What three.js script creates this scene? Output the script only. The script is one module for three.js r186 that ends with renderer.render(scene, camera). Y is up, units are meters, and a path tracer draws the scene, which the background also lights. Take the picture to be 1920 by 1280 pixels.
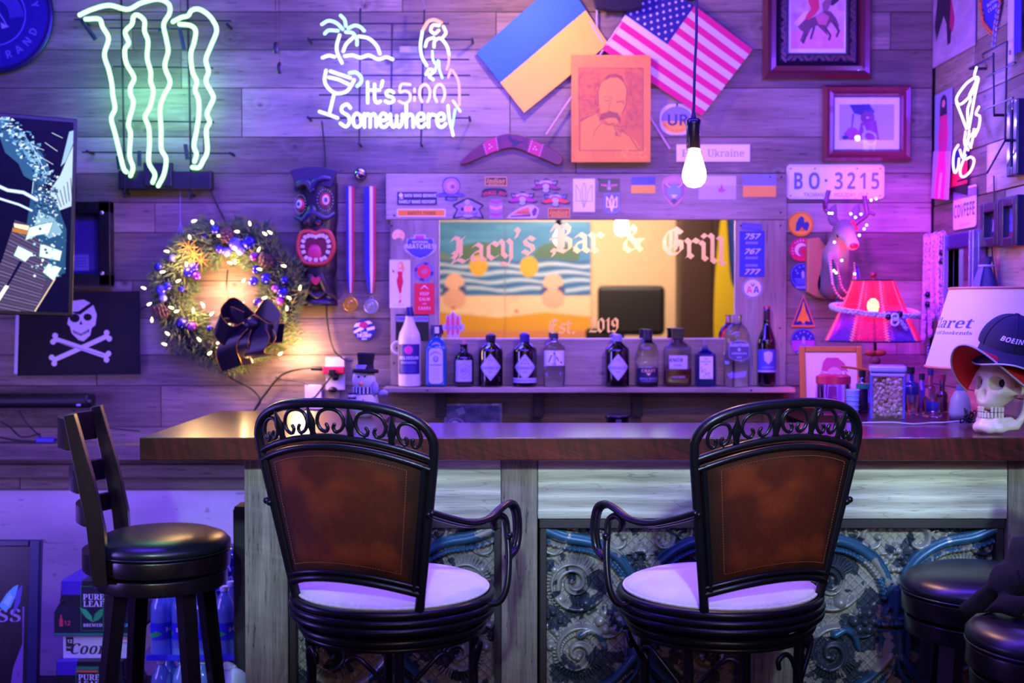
import * as THREE from 'three';
import { mergeGeometries, mergeVertices, toCreasedNormals } from 'three/addons/utils/BufferGeometryUtils.js';
import { RoundedBoxGeometry } from 'three/addons/geometries/RoundedBoxGeometry.js';
import { RectAreaLightUniformsLib } from 'three/addons/lights/RectAreaLightUniformsLib.js';

// ---------- camera, exposure, big lights ----------
const F = 2300, EYE = 1.43, PITCH = Math.atan(60 / F), WALL = 4.8, XR = 1.642;
const scene = new THREE.Scene();
scene.background = new THREE.Color(0x000000);
const camera = new THREE.PerspectiveCamera(2 * Math.atan(640 / F) * 180 / Math.PI, 1.5, 0.05, 60);
camera.position.set(0, EYE, 0); camera.rotation.x = -PITCH;
camera.focus = 3.05; camera.userData.fStop = 3.2;
const renderer = new THREE.WebGLRenderer({ antialias: true });
renderer.toneMapping = THREE.LinearToneMapping; renderer.toneMappingExposure = 1.0;
renderer.shadowMap.enabled = true;
RectAreaLightUniformsLib.init();

function area(name, w, h, pos, look, rgb, k) {
  const l = new THREE.RectAreaLight(new THREE.Color().setRGB(...rgb), k, w, h); l.name = name;
  l.position.set(...pos); l.lookAt(...look); scene.add(l); return l;
}
function point(name, pos, rgb, k, radius = 1) {
  const l = new THREE.PointLight(new THREE.Color().setRGB(...rgb), k); l.name = name; l.position.set(...pos);
  l.castShadow = true; l.shadow.radius = radius; scene.add(l); return l;
}
function spot(name, pos, look, rgb, k, ang, pen, radius = 4) {
  const l = new THREE.SpotLight(new THREE.Color().setRGB(...rgb), k, 0, ang, pen); l.name = name; l.position.set(...pos);
  l.target.position.set(...look); scene.add(l.target); l.castShadow = true; l.shadow.radius = radius; scene.add(l); return l;
}
area('unseen_violet_light', 3.4, 0.5, [-0.3, 2.66, -3.3], [-0.3, 0.9, -4.9], [0.1, 0.022, 1.0], 42);      // out of view overhead, placed to light the plank wall violet
area('unseen_blue_light', 2.6, 0.5, [0.4, 2.66, -1.6], [0.3, 0.6, -3.6], [0.14, 0.1, 1.0], 16);          // out of view overhead, placed for blue light on the stools
area('unseen_warm_light', 1.6, 0.4, [0.6, 2.66, 1.1], [0.6, 1.3, 2.7], [1.0, 0.82, 0.68], 105);            // out of view, brightens the room end that the mirror shows
area('unseen_bar_front_light', 1.8, 0.4, [0.5, 2.46, 1.0], [0.4, 0.85, -3.4], [0.62, 0.85, 1.0], 8);            // out of view behind the camera, placed to light the bar front
spot('unseen_magenta_light', [1.0, 2.6, -3.6], [1.62, 1.5, -4.8], [0.55, 0.0, 0.9], 26, 0.3, 0.7, 4);           // out of view overhead, placed to colour the wall corner magenta
spot('unseen_blue_corner_light', [0.9, 2.6, -2.9], [1.75, 1.35, -4.0], [0.12, 0.04, 1.0], 16, 0.6, 0.8, 4);  // out of view overhead, placed to light the right corner blue

area('unseen_indigo_light', 1.2, 1.0, [-2.66, 1.0, -3.3], [-1.6, 0.75, -4.4], [0.3, 0.18, 1.0], 14);           // out of view at the left, placed to light the concrete

for (let i = 0; i < 7; i++) spot('unseen_spot_light', [-1.0 + i * 0.47, 2.13, -0.62], [-1.0 + i * 0.47, 0.83, -3.4], [0.62, 0.95, 1.0], 17, 0.165, 0.85, 3); // narrow spots out of view, placed to light the bar front alone

// ---------- helpers ----------
let seed = 7;
const rnd = () => { seed = (seed + 0x6d2b79f5) | 0; let t = Math.imul(seed ^ (seed >>> 15), 1 | seed); t = (t + Math.imul(t ^ (t >>> 7), 61 | t)) ^ t; return ((t ^ (t >>> 14)) >>> 0) / 4294967296; };
const rr = (a, b) => a + (b - a) * rnd();
const PI = Math.PI, V = (x, y, z) => new THREE.Vector3(x, y, z);
const clamp = (x, a = 0, b = 1) => Math.min(b, Math.max(a, x)), mixf = (a, b, t) => a + (b - a) * t;
const sstep = (a, b, x) => { const t = clamp((x - a) / (b - a)); return t * t * (3 - 2 * t); };
// the place of a photograph point at a distance D in front of the camera plane
function at(px, py, D) {
  const x = (px - 960) / F, y = (640 - py) / F, c = Math.cos(PITCH), s = Math.sin(PITCH);
  const dy = y * c - s, dz = y * s + c, k = D / dz;
  return [x * k, EYE + dy * k, -D];
}
const counts = {};
function numbered(n) { const c = counts[n] = (counts[n] ?? -1) + 1; return c ? n + '_' + String(c).padStart(3, '0') : n; }
function tag(o, label, category, group, kind) {
  if (label) o.userData.label = label; if (category) o.userData.category = category;
  if (group) o.userData.group = group; if (kind) o.userData.kind = kind; return o;
}
function thing(name, label, category, pos = [0, 0, 0], ry = 0, group) {
  const g = new THREE.Group(); g.name = numbered(name); g.position.set(...pos); g.rotation.y = ry; scene.add(g);
  return tag(g, label, category, group);
}
function struct(name, parent = scene) { const g = new THREE.Group(); g.name = name; parent.add(g); g.userData.kind = 'structure'; return g; }
const asGeo = (g) => {
  if (!Array.isArray(g)) return g;
  g = g.map((x) => { let y = x.index ? x.toNonIndexed() : x; for (const k of Object.keys(y.attributes)) if (!['position', 'normal', 'uv'].includes(k)) y.deleteAttribute(k);
    if (!y.attributes.uv) y.setAttribute('uv', new THREE.BufferAttribute(new Float32Array(y.attributes.position.count * 2), 2));
    if (!y.attributes.normal) y.computeVertexNormals(); return y; });
  return g.length > 1 ? mergeGeometries(g) : g[0];
};
function part(name, geo, mat, parent, label) {
  const m = new THREE.Mesh(asGeo(geo), mat); m.name = parent === scene ? numbered(name) : name; parent.add(m);
  if (label) m.userData.label = label; return m;
}
const mats = new Map();
function mat(hex, rough = 0.6, metal = 0, extra) {
  const key = [hex, rough, metal, extra && JSON.stringify(extra)].join();
  if (!mats.has(key)) { const m = new THREE.MeshPhysicalMaterial({ color: hex, roughness: rough, metalness: metal, ...(extra || {}) }); mats.set(key, m); }
  return mats.get(key);
}
function glow(r, g, b, k = 1) {
  const key = ['glow', r, g, b, k].join();
  if (!mats.has(key)) { const m = new THREE.MeshStandardMaterial({ color: 0x222222, roughness: 0.5 }); m.emissive.setRGB(r, g, b); m.emissiveIntensity = k; mats.set(key, m); }
  return mats.get(key);
}
const glass = (hex = 0xffffff, rough = 0.02, att = 0.5, thick = 0.01) => {
  const key = ['glass', hex, rough, att, thick].join();
  if (!mats.has(key)) mats.set(key, new THREE.MeshPhysicalMaterial({ color: 0xffffff, roughness: rough, transmission: 1, thickness: thick, ior: 1.45, attenuationColor: new THREE.Color(hex), attenuationDistance: att }));
  return mats.get(key);
};
const pane = () => { if (!mats.has('pane')) mats.set('pane', new THREE.MeshPhysicalMaterial({ color: 0xffffff, roughness: 0.02, transmission: 1, thickness: 0, ior: 1.5 })); return mats.get('pane'); };
const move = (g, x = 0, y = 0, z = 0, rx = 0, ry = 0, rz = 0) => { if (rx || ry || rz) g.applyMatrix4(new THREE.Matrix4().makeRotationFromEuler(new THREE.Euler(rx, ry, rz))); return g.translate(x, y, z); };
const box = (w, h, d, x, y, z, rx, ry, rz) => move(new THREE.BoxGeometry(w, h, d), x, y, z, rx, ry, rz);
const rbox = (w, h, d, r, x, y, z, rx, ry, rz) => move(new RoundedBoxGeometry(w, h, d, 2, Math.min(r, w / 2.01, h / 2.01, d / 2.01)), x, y, z, rx, ry, rz);
const cyl = (r1, r2, h, n = 20, x, y, z, rx, ry, rz) => move(new THREE.CylinderGeometry(r1, r2, h, n), x, y, z, rx, ry, rz);
const sph = (r, x, y, z, sx = 1, sy = 1, sz = 1, n = 16) => new THREE.SphereGeometry(r, n, Math.max(6, n * 0.6 | 0)).scale(sx, sy, sz).translate(x || 0, y || 0, z || 0);
const tor = (R, r, x, y, z, rx, ry, rz, arc = 2 * PI, n = 32) => move(new THREE.TorusGeometry(R, r, 8, n, arc), x, y, z, rx, ry, rz);
const vec = (p) => (p.isVector3 ? p : V(p[0], p[1], p[2] ?? 0));
function tube(pts, r, seg, rad = 8, closed = false, tension = 0.5) {
  const c = new THREE.CatmullRomCurve3(pts.map(vec), closed, 'catmullrom', tension);
  return new THREE.TubeGeometry(c, seg ?? Math.max(8, pts.length * 6), r, rad, closed);
}
const capTube = (pts, r, seg, rad = 8) => [tube(pts, r, seg, rad), sph(r, ...vec(pts[0]).toArray(), 1, 1, 1, 8), sph(r, ...vec(pts.at(-1)).toArray(), 1, 1, 1, 8)];
function rod(a, b, r, n = 8, r2 = r) {
  a = vec(a); b = vec(b); const d = b.clone().sub(a), g = new THREE.CylinderGeometry(r2, r, d.length(), n);
  g.applyQuaternion(new THREE.Quaternion().setFromUnitVectors(V(0, 1, 0), d.clone().normalize()));
  return g.translate((a.x + b.x) / 2, (a.y + b.y) / 2, (a.z + b.z) / 2);
}
const lathe = (pts, n = 28, x = 0, y = 0, z = 0) => new THREE.LatheGeometry(pts.map((p) => new THREE.Vector2(Math.max(p[0], 1e-5), p[1])), n).translate(x, y, z);
function shp(pts) { const s = new THREE.Shape(); pts.forEach((p, i) => (i ? s.lineTo(p[0], p[1]) : s.moveTo(p[0], p[1]))); return s; }
function smoothShape(pts, n = 60) { return new THREE.Shape(new THREE.CatmullRomCurve3(pts.map((p) => V(p[0], p[1], 0)), true, 'catmullrom', 0.5).getPoints(n).map((p) => new THREE.Vector2(p.x, p.y))); }
function rrect(w, h, r) {
  const s = new THREE.Shape(), x = -w / 2, y = -h / 2;
  s.moveTo(x + r, y); s.lineTo(x + w - r, y); s.absarc(x + w - r, y + r, r, -PI / 2, 0); s.lineTo(x + w, y + h - r); s.absarc(x + w - r, y + h - r, r, 0, PI / 2);
  s.lineTo(x + r, y + h); s.absarc(x + r, y + h - r, r, PI / 2, PI); s.lineTo(x, y + r); s.absarc(x + r, y + r, r, PI, 1.5 * PI); return s;
}
const ext = (s, d, bevel = 0, x = 0, y = 0, z = 0, cs = 10) => new THREE.ExtrudeGeometry(s, { depth: d, bevelEnabled: bevel > 0, bevelSize: bevel, bevelThickness: bevel, bevelSegments: 2, curveSegments: cs }).translate(x, y, z);

// ---------- noise and computed textures ----------
function hash2(x, y, s) { let h = Math.imul(x, 374761393) + Math.imul(y, 668265263) + Math.imul(s, 982451653) | 0; h = Math.imul(h ^ (h >>> 13), 1274126177); return ((h ^ (h >>> 16)) >>> 0) / 4294967296; }
function vnoise(x, y, px, py, s) {
  const ix = Math.floor(x), iy = Math.floor(y), fx = x - ix, fy = y - iy, u = fx * fx * (3 - 2 * fx), v = fy * fy * (3 - 2 * fy), m = (a, p) => ((a % p) + p) % p;
  const a = hash2(m(ix, px), m(iy, py), s), b = hash2(m(ix + 1, px), m(iy, py), s), c = hash2(m(ix, px), m(iy + 1, py), s), d = hash2(m(ix + 1, px), m(iy + 1, py), s);
  return mixf(mixf(a, b, u), mixf(c, d, u), v);
}
function fbm(x, y, px, py, s, oct = 4) { let t = 0, a = 0.5; for (let i = 0; i < oct; i++) { t += a * vnoise(x, y, px, py, s + i * 17); x *= 2; y *= 2; px *= 2; py *= 2; a *= 0.5; } return t / (1 - Math.pow(0.5, oct)); }
function dataTex(w, h, fn, srgb = true) {
  const d = new Uint8Array(w * h * 4);
  for (let y = 0; y < h; y++) for (let x = 0; x < w; x++) { const c = fn(x / w, y / h), o = (y * w + x) * 4; d[o] = clamp(c[0]) * 255; d[o + 1] = clamp(c[1]) * 255; d[o + 2] = clamp(c[2]) * 255; d[o + 3] = 255; }
  const t = new THREE.DataTexture(d, w, h); t.wrapS = t.wrapT = THREE.RepeatWrapping; t.magFilter = THREE.LinearFilter; if (srgb) t.colorSpace = THREE.SRGBColorSpace; t.needsUpdate = true; return t;
}
// wood grain: u runs along the board
function woodTex(s, dark, light, o = {}) {
  const { rings = 7, contrast = 1, ringAmp = 0.22, fineAmp = 0.5, saw = 0, knots = 3, patch = 0.35, res = 768 } = o, kn = [];
  for (let i = 0; i < knots; i++) kn.push([hash2(i, 1, s), hash2(i, 2, s), 0.012 + 0.015 * hash2(i, 3, s)]);
  return dataTex(res, res / 2, (u, v) => {
    let w = v * rings + 0.9 * fbm(u * 3, v * 4, 3, 4, s, 3), kd = 1, kk = 0;
    for (const [a, b, r] of kn) { let du = Math.abs(u - a); du = Math.min(du, 1 - du) * 2; let dv = Math.abs(v - b); dv = Math.min(dv, 1 - dv); const q = Math.hypot(du * 0.8, dv) / r; w += 1.6 * Math.exp(-q * q * 0.12); kk = Math.max(kk, 1 - q); }
    const ring = Math.pow(Math.abs(((w % 1) + 1) % 1 - 0.5) * 2, 1.5), fine = fbm(u * 10, v * 90, 10, 90, s + 5, 3), fib = vnoise(u * 24, v * 260, 24, 260, s + 9), p = fbm(u * 3, v * 3, 3, 3, s + 31, 4);
    let t = 0.5 + contrast * (ringAmp * (ring - 0.5) + fineAmp * (fine - 0.5) + 0.22 * (fib - 0.5)) + patch * 1.5 * (p - 0.5);
    if (saw) t += saw * (vnoise(u * 120 + v * 14, v * 2, 120, 2, s + 3) - 0.5);
    if (fib < 0.12 && fine < 0.45) t -= 0.3;
    if (o.crack) { const q = Math.abs(vnoise(u * 6, v * 60, 6, 60, s + 41) - 0.5 + 0.3 * (ring - 0.5)); if (q < 0.02) t -= o.crack * (1 - q / 0.02); }
    if (kk > 0) t -= 0.5 * kk;
    t = clamp(t, 0, 1.2);
    return [0, 1, 2].map((i) => mixf(dark[i], light[i], t));
  });
}
// printed matter: every print gets a rectangle of a shared sheet; units are photograph pixels
const sheets = [];
function newSheet() {
  const c = document.createElement('canvas'); c.width = 2048; c.height = 2048; const g = c.getContext('2d'), t = new THREE.CanvasTexture(c);
  t.colorSpace = THREE.SRGBColorSpace; t.magFilter = THREE.LinearFilter;
  const s = { g, x: 0, y: 0, row: 0, mats: {}, t, mat(r, m = 0) { return this.mats[r + ',' + m] ??= new THREE.MeshPhysicalMaterial({ map: t, roughness: r, metalness: m }); } }; sheets.push(s); return s;
}
function print(w, h, draw, res = 3) {
  const W = Math.ceil(w * res) + 4, H = Math.ceil(h * res) + 4; let s = sheets.at(-1) ?? newSheet();
  if (s.x + W > 2048) { s.x = 0; s.y += s.row; s.row = 0; }
  if (s.y + H > 2048) s = newSheet();
  const x = s.x, y = s.y; s.x += W; s.row = Math.max(s.row, H);
  const g = s.g; g.save(); g.beginPath(); g.rect(x, y, W, H); g.clip(); g.translate(x + 2, y + 2); g.scale((W - 4) / w, (H - 4) / h); draw(g, w, h); g.restore();
  return { u0: (x + 2.5) / 2048, u1: (x + W - 2.5) / 2048, v1: 1 - (y + 2.5) / 2048, v0: 1 - (y + H - 2.5) / 2048, mat: (r, m) => s.mat(r, m) };
}
function mapTo(geo, pr, x0, x1, y0, y1) {
  const p = geo.attributes.position, uv = new Float32Array(p.count * 2);
  if (x0 === undefined) { geo.computeBoundingBox(); const b = geo.boundingBox; x0 = b.min.x; x1 = b.max.x; y0 = b.min.y; y1 = b.max.y; }
  for (let i = 0; i < p.count; i++) { uv[i * 2] = mixf(pr.u0, pr.u1, clamp((p.getX(i) - x0) / (x1 - x0))); uv[i * 2 + 1] = mixf(pr.v0, pr.v1, clamp((p.getY(i) - y0) / (y1 - y0))); }
  geo.setAttribute('uv', new THREE.BufferAttribute(uv, 2)); return geo;
}
const fillR = (g, c, x, y, w, h) => { g.fillStyle = c; g.fillRect(x, y, w, h); };
function poly(g, c, pts, stroke, lw = 1) { g.beginPath(); pts.forEach((p, i) => (i ? g.lineTo(p[0], p[1]) : g.moveTo(p[0], p[1]))); if (stroke) { g.strokeStyle = c; g.lineWidth = lw; g.lineJoin = g.lineCap = 'round'; g.stroke(); } else { g.closePath(); g.fillStyle = c; g.fill(); } }
function disc(g, c, x, y, r, ry = r, stroke) { g.beginPath(); g.ellipse(x, y, r, ry, 0, 0, 2 * PI); if (stroke) { g.strokeStyle = c; g.lineWidth = stroke; g.stroke(); } else { g.fillStyle = c; g.fill(); } }
function text(g, s, x, y, size, c, o = {}) { g.save(); g.translate(x, y); if (o.rot) g.rotate(o.rot); if (o.sx) g.scale(o.sx, 1); if (o.skew) g.transform(1, 0, o.skew, 1, 0, 0); g.font = `${o.bold === false ? '' : 'bold '}${size}px ${o.font ?? 'sans-serif'}`; g.textAlign = o.align ?? 'center'; g.textBaseline = 'middle'; if (o.stroke) { g.strokeStyle = o.stroke; g.lineWidth = o.lw ?? 1; g.strokeText(s, 0, 0); } g.fillStyle = c; g.fillText(s, 0, 0); g.restore(); }
function arcText(g, s, cx, cy, r, a0, a1, size, c, inward) { [...s].forEach((ch, i) => { const a = mixf(a0, a1, s.length > 1 ? i / (s.length - 1) : 0.5); text(g, ch, cx + r * Math.cos(a), cy + r * Math.sin(a), size, c, { rot: inward ? a - PI / 2 : a + PI / 2 }); }); }
function blotch(g, w, h, cols, n, s0, s1, al = 0.3) { for (let i = 0; i < n; i++) { g.globalAlpha = al * rr(0.4, 1); disc(g, cols[Math.floor(rnd() * cols.length)], rr(0, w), rr(0, h), rr(s0, s1), rr(s0, s1)); } g.globalAlpha = 1; }
// surface of a signed distance field (surface nets)
function field(f, lo, hi, cell) {
  const n = [0, 1, 2].map((i) => Math.ceil((hi[i] - lo[i]) / cell) + 1), [nx, ny, nz] = n, val = new Float32Array(nx * ny * nz), id = (x, y, z) => x + nx * (y + ny * z);
  for (let z = 0; z < nz; z++) for (let y = 0; y < ny; y++) for (let x = 0; x < nx; x++) val[id(x, y, z)] = f(lo[0] + x * cell, lo[1] + y * cell, lo[2] + z * cell);
  const vi = new Int32Array(nx * ny * nz).fill(-1), pos = [], idx = [];
  for (let z = 0; z < nz - 1; z++) for (let y = 0; y < ny - 1; y++) for (let x = 0; x < nx - 1; x++) {
    let c = 0, sx = 0, sy = 0, sz = 0;
    const v = []; for (let k = 0; k < 8; k++) v.push(val[id(x + (k & 1), y + (k >> 1 & 1), z + (k >> 2))]);
    for (let a = 0; a < 8; a++) for (const b of [1, 2, 4]) if (!(a & b)) { const p = v[a], q = v[a | b]; if ((p < 0) !== (q < 0)) { const t = p / (p - q); sx += (a & 1) + (b === 1 ? t : 0); sy += (a >> 1 & 1) + (b === 2 ? t : 0); sz += (a >> 2) + (b === 4 ? t : 0); c++; } }
    if (c) { vi[id(x, y, z)] = pos.length / 3; pos.push(lo[0] + (x + sx / c) * cell, lo[1] + (y + sy / c) * cell, lo[2] + (z + sz / c) * cell); }
  }
  const quad = (a, b, c, d, flip) => { if (a < 0 || b < 0 || c < 0 || d < 0) return; flip ? idx.push(a, c, b, a, d, c) : idx.push(a, b, c, a, c, d); };
  for (let z = 1; z < nz - 1; z++) for (let y = 1; y < ny - 1; y++) for (let x = 1; x < nx - 1; x++) {
    const p = val[id(x, y, z)] < 0;
    if (p !== val[id(x + 1, y, z)] < 0) quad(vi[id(x, y - 1, z - 1)], vi[id(x, y, z - 1)], vi[id(x, y, z)], vi[id(x, y - 1, z)], !p);
    if (p !== val[id(x, y + 1, z)] < 0) quad(vi[id(x - 1, y, z - 1)], vi[id(x - 1, y, z)], vi[id(x, y, z)], vi[id(x, y, z - 1)], !p);
    if (p !== val[id(x, y, z + 1)] < 0) quad(vi[id(x - 1, y - 1, z)], vi[id(x, y - 1, z)], vi[id(x, y, z)], vi[id(x - 1, y, z)], !p);
  }
  const g = new THREE.BufferGeometry(); g.setAttribute('position', new THREE.Float32BufferAttribute(pos, 3)); g.setIndex(idx); g.computeVertexNormals();
  g.setAttribute('uv', new THREE.Float32BufferAttribute(new Float32Array(pos.length / 3 * 2), 2)); return g;
}
const smin = (a, b, k) => { const h = clamp(0.5 + 0.5 * (b - a) / k); return mixf(b, a, h) - k * h * (1 - h); };
const ell = (x, y, z, cx, cy, cz, rx, ry, rz) => { const k = Math.hypot((x - cx) / rx, (y - cy) / ry, (z - cz) / rz); return (k - 1) * Math.min(rx, ry, rz); };
const cap3 = (x, y, z, a, b, r, r2 = r) => { const ab = [b[0] - a[0], b[1] - a[1], b[2] - a[2]], ap = [x - a[0], y - a[1], z - a[2]], t = clamp((ap[0] * ab[0] + ap[1] * ab[1] + ap[2] * ab[2]) / (ab[0] ** 2 + ab[1] ** 2 + ab[2] ** 2)); return Math.hypot(ap[0] - t * ab[0], ap[1] - t * ab[1], ap[2] - t * ab[2]) - mixf(r, r2, t); };
function colorBy(geo, fn) { const p = geo.attributes.position, c = new Float32Array(p.count * 3); for (let i = 0; i < p.count; i++) { const v = fn(p.getX(i), p.getY(i), p.getZ(i), i); c.set(v, i * 3); } geo.setAttribute('color', new THREE.BufferAttribute(c, 3)); return geo; }
const vcol = (rough = 0.6, metal = 0) => mat(0xffffff, rough, metal, { vertexColors: true });
// ---------- materials shared by the woodwork ----------
const barn = [woodTex(11, [0.26, 0.22, 0.20], [0.72, 0.65, 0.60], { contrast: 0.6, rings: 5 }), woodTex(23, [0.20, 0.165, 0.15], [0.58, 0.51, 0.47], { contrast: 0.6 }), woodTex(37, [0.32, 0.28, 0.26], [0.74, 0.68, 0.63], { patch: 0.5, contrast: 0.5 })];
const barnMat = barn.map((t) => new THREE.MeshPhysicalMaterial({ map: t, roughness: 0.72, bumpMap: t, bumpScale: 0.0015 }));
const paleTex = woodTex(51, [0.52, 0.51, 0.47], [0.88, 0.88, 0.83], { contrast: 0.9, knots: 3, rings: 14, ringAmp: 0.55, fineAmp: 0.35, res: 1536, crack: 0.35 });
const paleMat = new THREE.MeshPhysicalMaterial({ map: paleTex, roughness: 0.75, bumpMap: paleTex, bumpScale: 0.003 });
const sawTex = woodTex(67, [0.26, 0.23, 0.22], [0.66, 0.62, 0.58], { saw: 0.1, contrast: 0.8, knots: 3, res: 1536, crack: 0.3 });
const sawMat = new THREE.MeshPhysicalMaterial({ map: sawTex, roughness: 0.8, bumpMap: sawTex, bumpScale: 0.002 });
const topTex = woodTex(83, [0.13, 0.02, 0.04], [0.42, 0.11, 0.13], { saw: 0.5, contrast: 1.0, rings: 5, patch: 0.3, knots: 1 });
const topMat = new THREE.MeshPhysicalMaterial({ map: topTex, roughness: 0.3, bumpMap: topTex, bumpScale: 0.0007, clearcoat: 0.55, clearcoatRoughness: 0.16 });
const frameMat = new THREE.MeshPhysicalMaterial({ map: barn[2], roughness: 0.65, bumpMap: barn[2], bumpScale: 0.001 });
const darkWood = new THREE.MeshPhysicalMaterial({ color: 0x120a10, roughness: 0.3, clearcoat: 0.5, clearcoatRoughness: 0.2 });
const blackMat = mat(0x0a0a0c, 0.45), ironMat = mat(0x26222e, 0.3, 0.65);
// a board with grain along its longest side
function board(w, h, d, r = 0.003, vertical = h > w) {
  const g = rbox(w, h, d, r), p = g.attributes.position, n = g.attributes.normal, uv = new Float32Array(p.count * 2), a = rnd() * 7, b = rnd() * 7;
  for (let i = 0; i < p.count; i++) {
    let x = p.getX(i), y = p.getY(i), z = p.getZ(i); const ny = Math.abs(n.getY(i)), nx = Math.abs(n.getX(i));
    let s = x, t = y; if (ny > 0.7) t = z; else if (nx > 0.7) s = z;
    if (vertical) [s, t] = [t, s]; uv[i * 2] = s / 1.1 + a; uv[i * 2 + 1] = t / 0.55 + b;
  }
  g.setAttribute('uv', new THREE.BufferAttribute(uv, 2)); return g;
}
const plaster = mat(0xb9b2aa, 0.9);
const floorTex = woodTex(5, [0.07, 0.06, 0.06], [0.2, 0.17, 0.15]);
// ---------- room shell ----------
const floor = struct('floor'); part('floor_slab', move(new THREE.BoxGeometry(6, 0.1, 8), 0.1, -0.05, -1.2), mat(0x1d1a1c, 0.6), floor);
const ceiling = struct('ceiling'); part('ceiling_slab', box(6, 0.1, 8, 0.1, 2.79, -1.2), mat(0x2a2630, 0.9), ceiling);
const wallBack = struct('wall_back'); part('wall_core', box(6, 2.9, 0.12, 0.1, 1.35, -WALL - 0.085), mat(0x14100f, 0.9), wallBack);
const rowsPx = [-76, 22, 93, 165, 257, 325, 380, 436, 526, 597, 665, 723, 800, 876, 917];
rowsPx.forEach((py, r) => {
  if (r === rowsPx.length - 1) return;
  const y1 = at(960, py, WALL)[1], y0 = at(960, rowsPx[r + 1], WALL)[1]; let x = -2.75 + rr(-0.5, 0);
  while (x < XR) {
    const len = rr(0.7, 1.75), x1 = Math.min(x + len, XR - 0.004), h = y1 - y0 - 0.002;
    if (x1 - x > 0.05 && x1 > -2.7) { const g = board(x1 - x - 0.002, h, 0.022, 0.002); part('plank', g, barnMat[[0, 1, 0, 2, 1][Math.floor(rnd() * 5)]], wallBack).position.set((x + x1) / 2, (y0 + y1) / 2, -WALL - 0.011 + rr(-0.003, 0.001)); }
    x += len;
  }
});
const topRow = at(960, -76, WALL)[1];
for (const [x0, x1] of [[-2.7, -1.2], [-1.2, 0.4], [0.4, 1.638]]) part('plank', board(x1 - x0 - 0.003, 2.74 - topRow, 0.022), barnMat[1], wallBack).position.set((x0 + x1) / 2, (2.74 + topRow) / 2, -WALL - 0.012);
const concTex = dataTex(512, 512, (u, v) => { let t = 0.72 + 0.25 * (fbm(u * 6, v * 6, 6, 6, 71, 5) - 0.5); if (vnoise(u * 60, v * 60, 60, 60, 73) > 0.93) t -= 0.14; return [t, t * 0.99, t * 0.97]; });
const concY = at(960, 917, WALL)[1];
const conc = box(2.4, concY, 0.05, -1.55, concY / 2, -WALL + 0.012); part('concrete_base', conc, new THREE.MeshPhysicalMaterial({ map: concTex, roughness: 0.85 }), wallBack);
part('wall_base', box(2.0, concY, 0.03, 0.65, concY / 2, -WALL - 0.01), mat(0x3a3436, 0.9), wallBack);
const wallRight = struct('wall_right'); part('wall_core', box(0.12, 2.74, 0.93, XR + 0.082, 1.37, -4.385), mat(0x14100f, 0.9), wallRight);
[2.74, 2.56, 2.38, 2.19, 2.0, 1.83, 1.66, 1.5, 1.32, 1.14, 0.96, 0.7, 0.35, 0].forEach((y, i, A) => {
  if (i === A.length - 1) return; const h = y - A[i + 1]; let z = -4.79;
  const cut = -4.79 + rr(0.2, 0.7);
  for (const [z0, z1] of [[-4.79, cut], [cut, -3.92]]) part('plank', board(z1 - z0 - 0.003, h - 0.003, 0.02), barnMat[Math.floor(rnd() * 3)], wallRight).position.set(XR + 0.01 + rr(-0.001, 0.003), y - h / 2, (z0 + z1) / 2);
});
wallRight.children.forEach((m) => { if (m.name === 'plank') m.rotation.y = -PI / 2; });
const wallOffset = struct('wall_offset'); part('wall_panel', box(1.2, 2.74, 0.1, XR + 0.63, 1.37, -3.87), mat(0x59505a, 0.9), wallOffset);
const wallEast = struct('wall_east'); part('wall_panel', box(0.1, 2.74, 6.5, 2.87, 1.37, -0.65), mat(0x6b5a54, 0.9), wallEast);
const wallLeft = struct('wall_left'); part('wall_panel', box(0.1, 2.74, 7.6, -2.78, 1.37, -1.15), mat(0x4a4350, 0.9), wallLeft);
const wallFront = struct('wall_front'); part('wall_panel', box(5.7, 2.74, 0.1, 0.05, 1.37, 2.66), mat(0xe0b994, 0.85), wallFront);
// bodies for the unseen lamps, placed for the light they give
function unseenFitting(name, label, w, d, x, y, z, tilt, rgb, k) {
  const t = thing(name, label, 'ceiling light', [x, y, z]);
  part('housing', [rbox(w + 0.04, 0.03, d + 0.04, 0.006, 0, 0.03, 0)], mat(0x222222, 0.5), t);
  part('lamp_panel', box(w, 0.012, d, 0, 0.012, 0), glow(...rgb, k), t);
}
unseenFitting('unseen_ceiling_light', 'unseen violet ceiling panel lighting the plank wall', 3.4, 0.4, -0.3, 2.69, -3.3, 0, [0.27, 0.11, 1], 1.2);
unseenFitting('unseen_ceiling_light', 'unseen blue ceiling panel lighting the bar stools', 2.6, 0.4, 0.4, 2.69, -1.6, 0, [0.25, 0.28, 1], 0.8);
{ const t = thing('unseen_wall_light', 'unseen indigo panel at the left, lighting the white concrete', 'wall light', [-2.705, 1.0, -3.3], PI / 2); part('housing', rbox(1.26, 1.06, 0.03, 0.006, 0, 0, 0), mat(0x222222, 0.5), t); part('lamp_panel', box(1.2, 1.0, 0.012, 0, 0, 0.02), glow(0.3, 0.16, 1, 0.8), t); }  // body of the indigo lamp out of view at the left
{ const t = thing('unseen_ceiling_light', 'unseen cool tilted panel behind the camera, lighting the bar front', 'ceiling light', [0.5, 2.47, 1.02], PI); t.rotation.x = 0; part('housing', rbox(1.84, 0.44, 0.03, 0.006, 0, 0, 0, 0.35), mat(0x222222, 0.5), t); part('lamp_panel', box(1.8, 0.4, 0.012, 0, -0.005, 0.014, 0.35), glow(0.62, 0.88, 1, 1.2), t); for (const q of [-1, 1]) part('hanger', rod([q * 0.8, 0.08, -0.04], [q * 0.8, 0.265, -0.04], 0.006), mat(0x222222, 0.5), t); }  // body of the cool lamp out of view behind the camera
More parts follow.
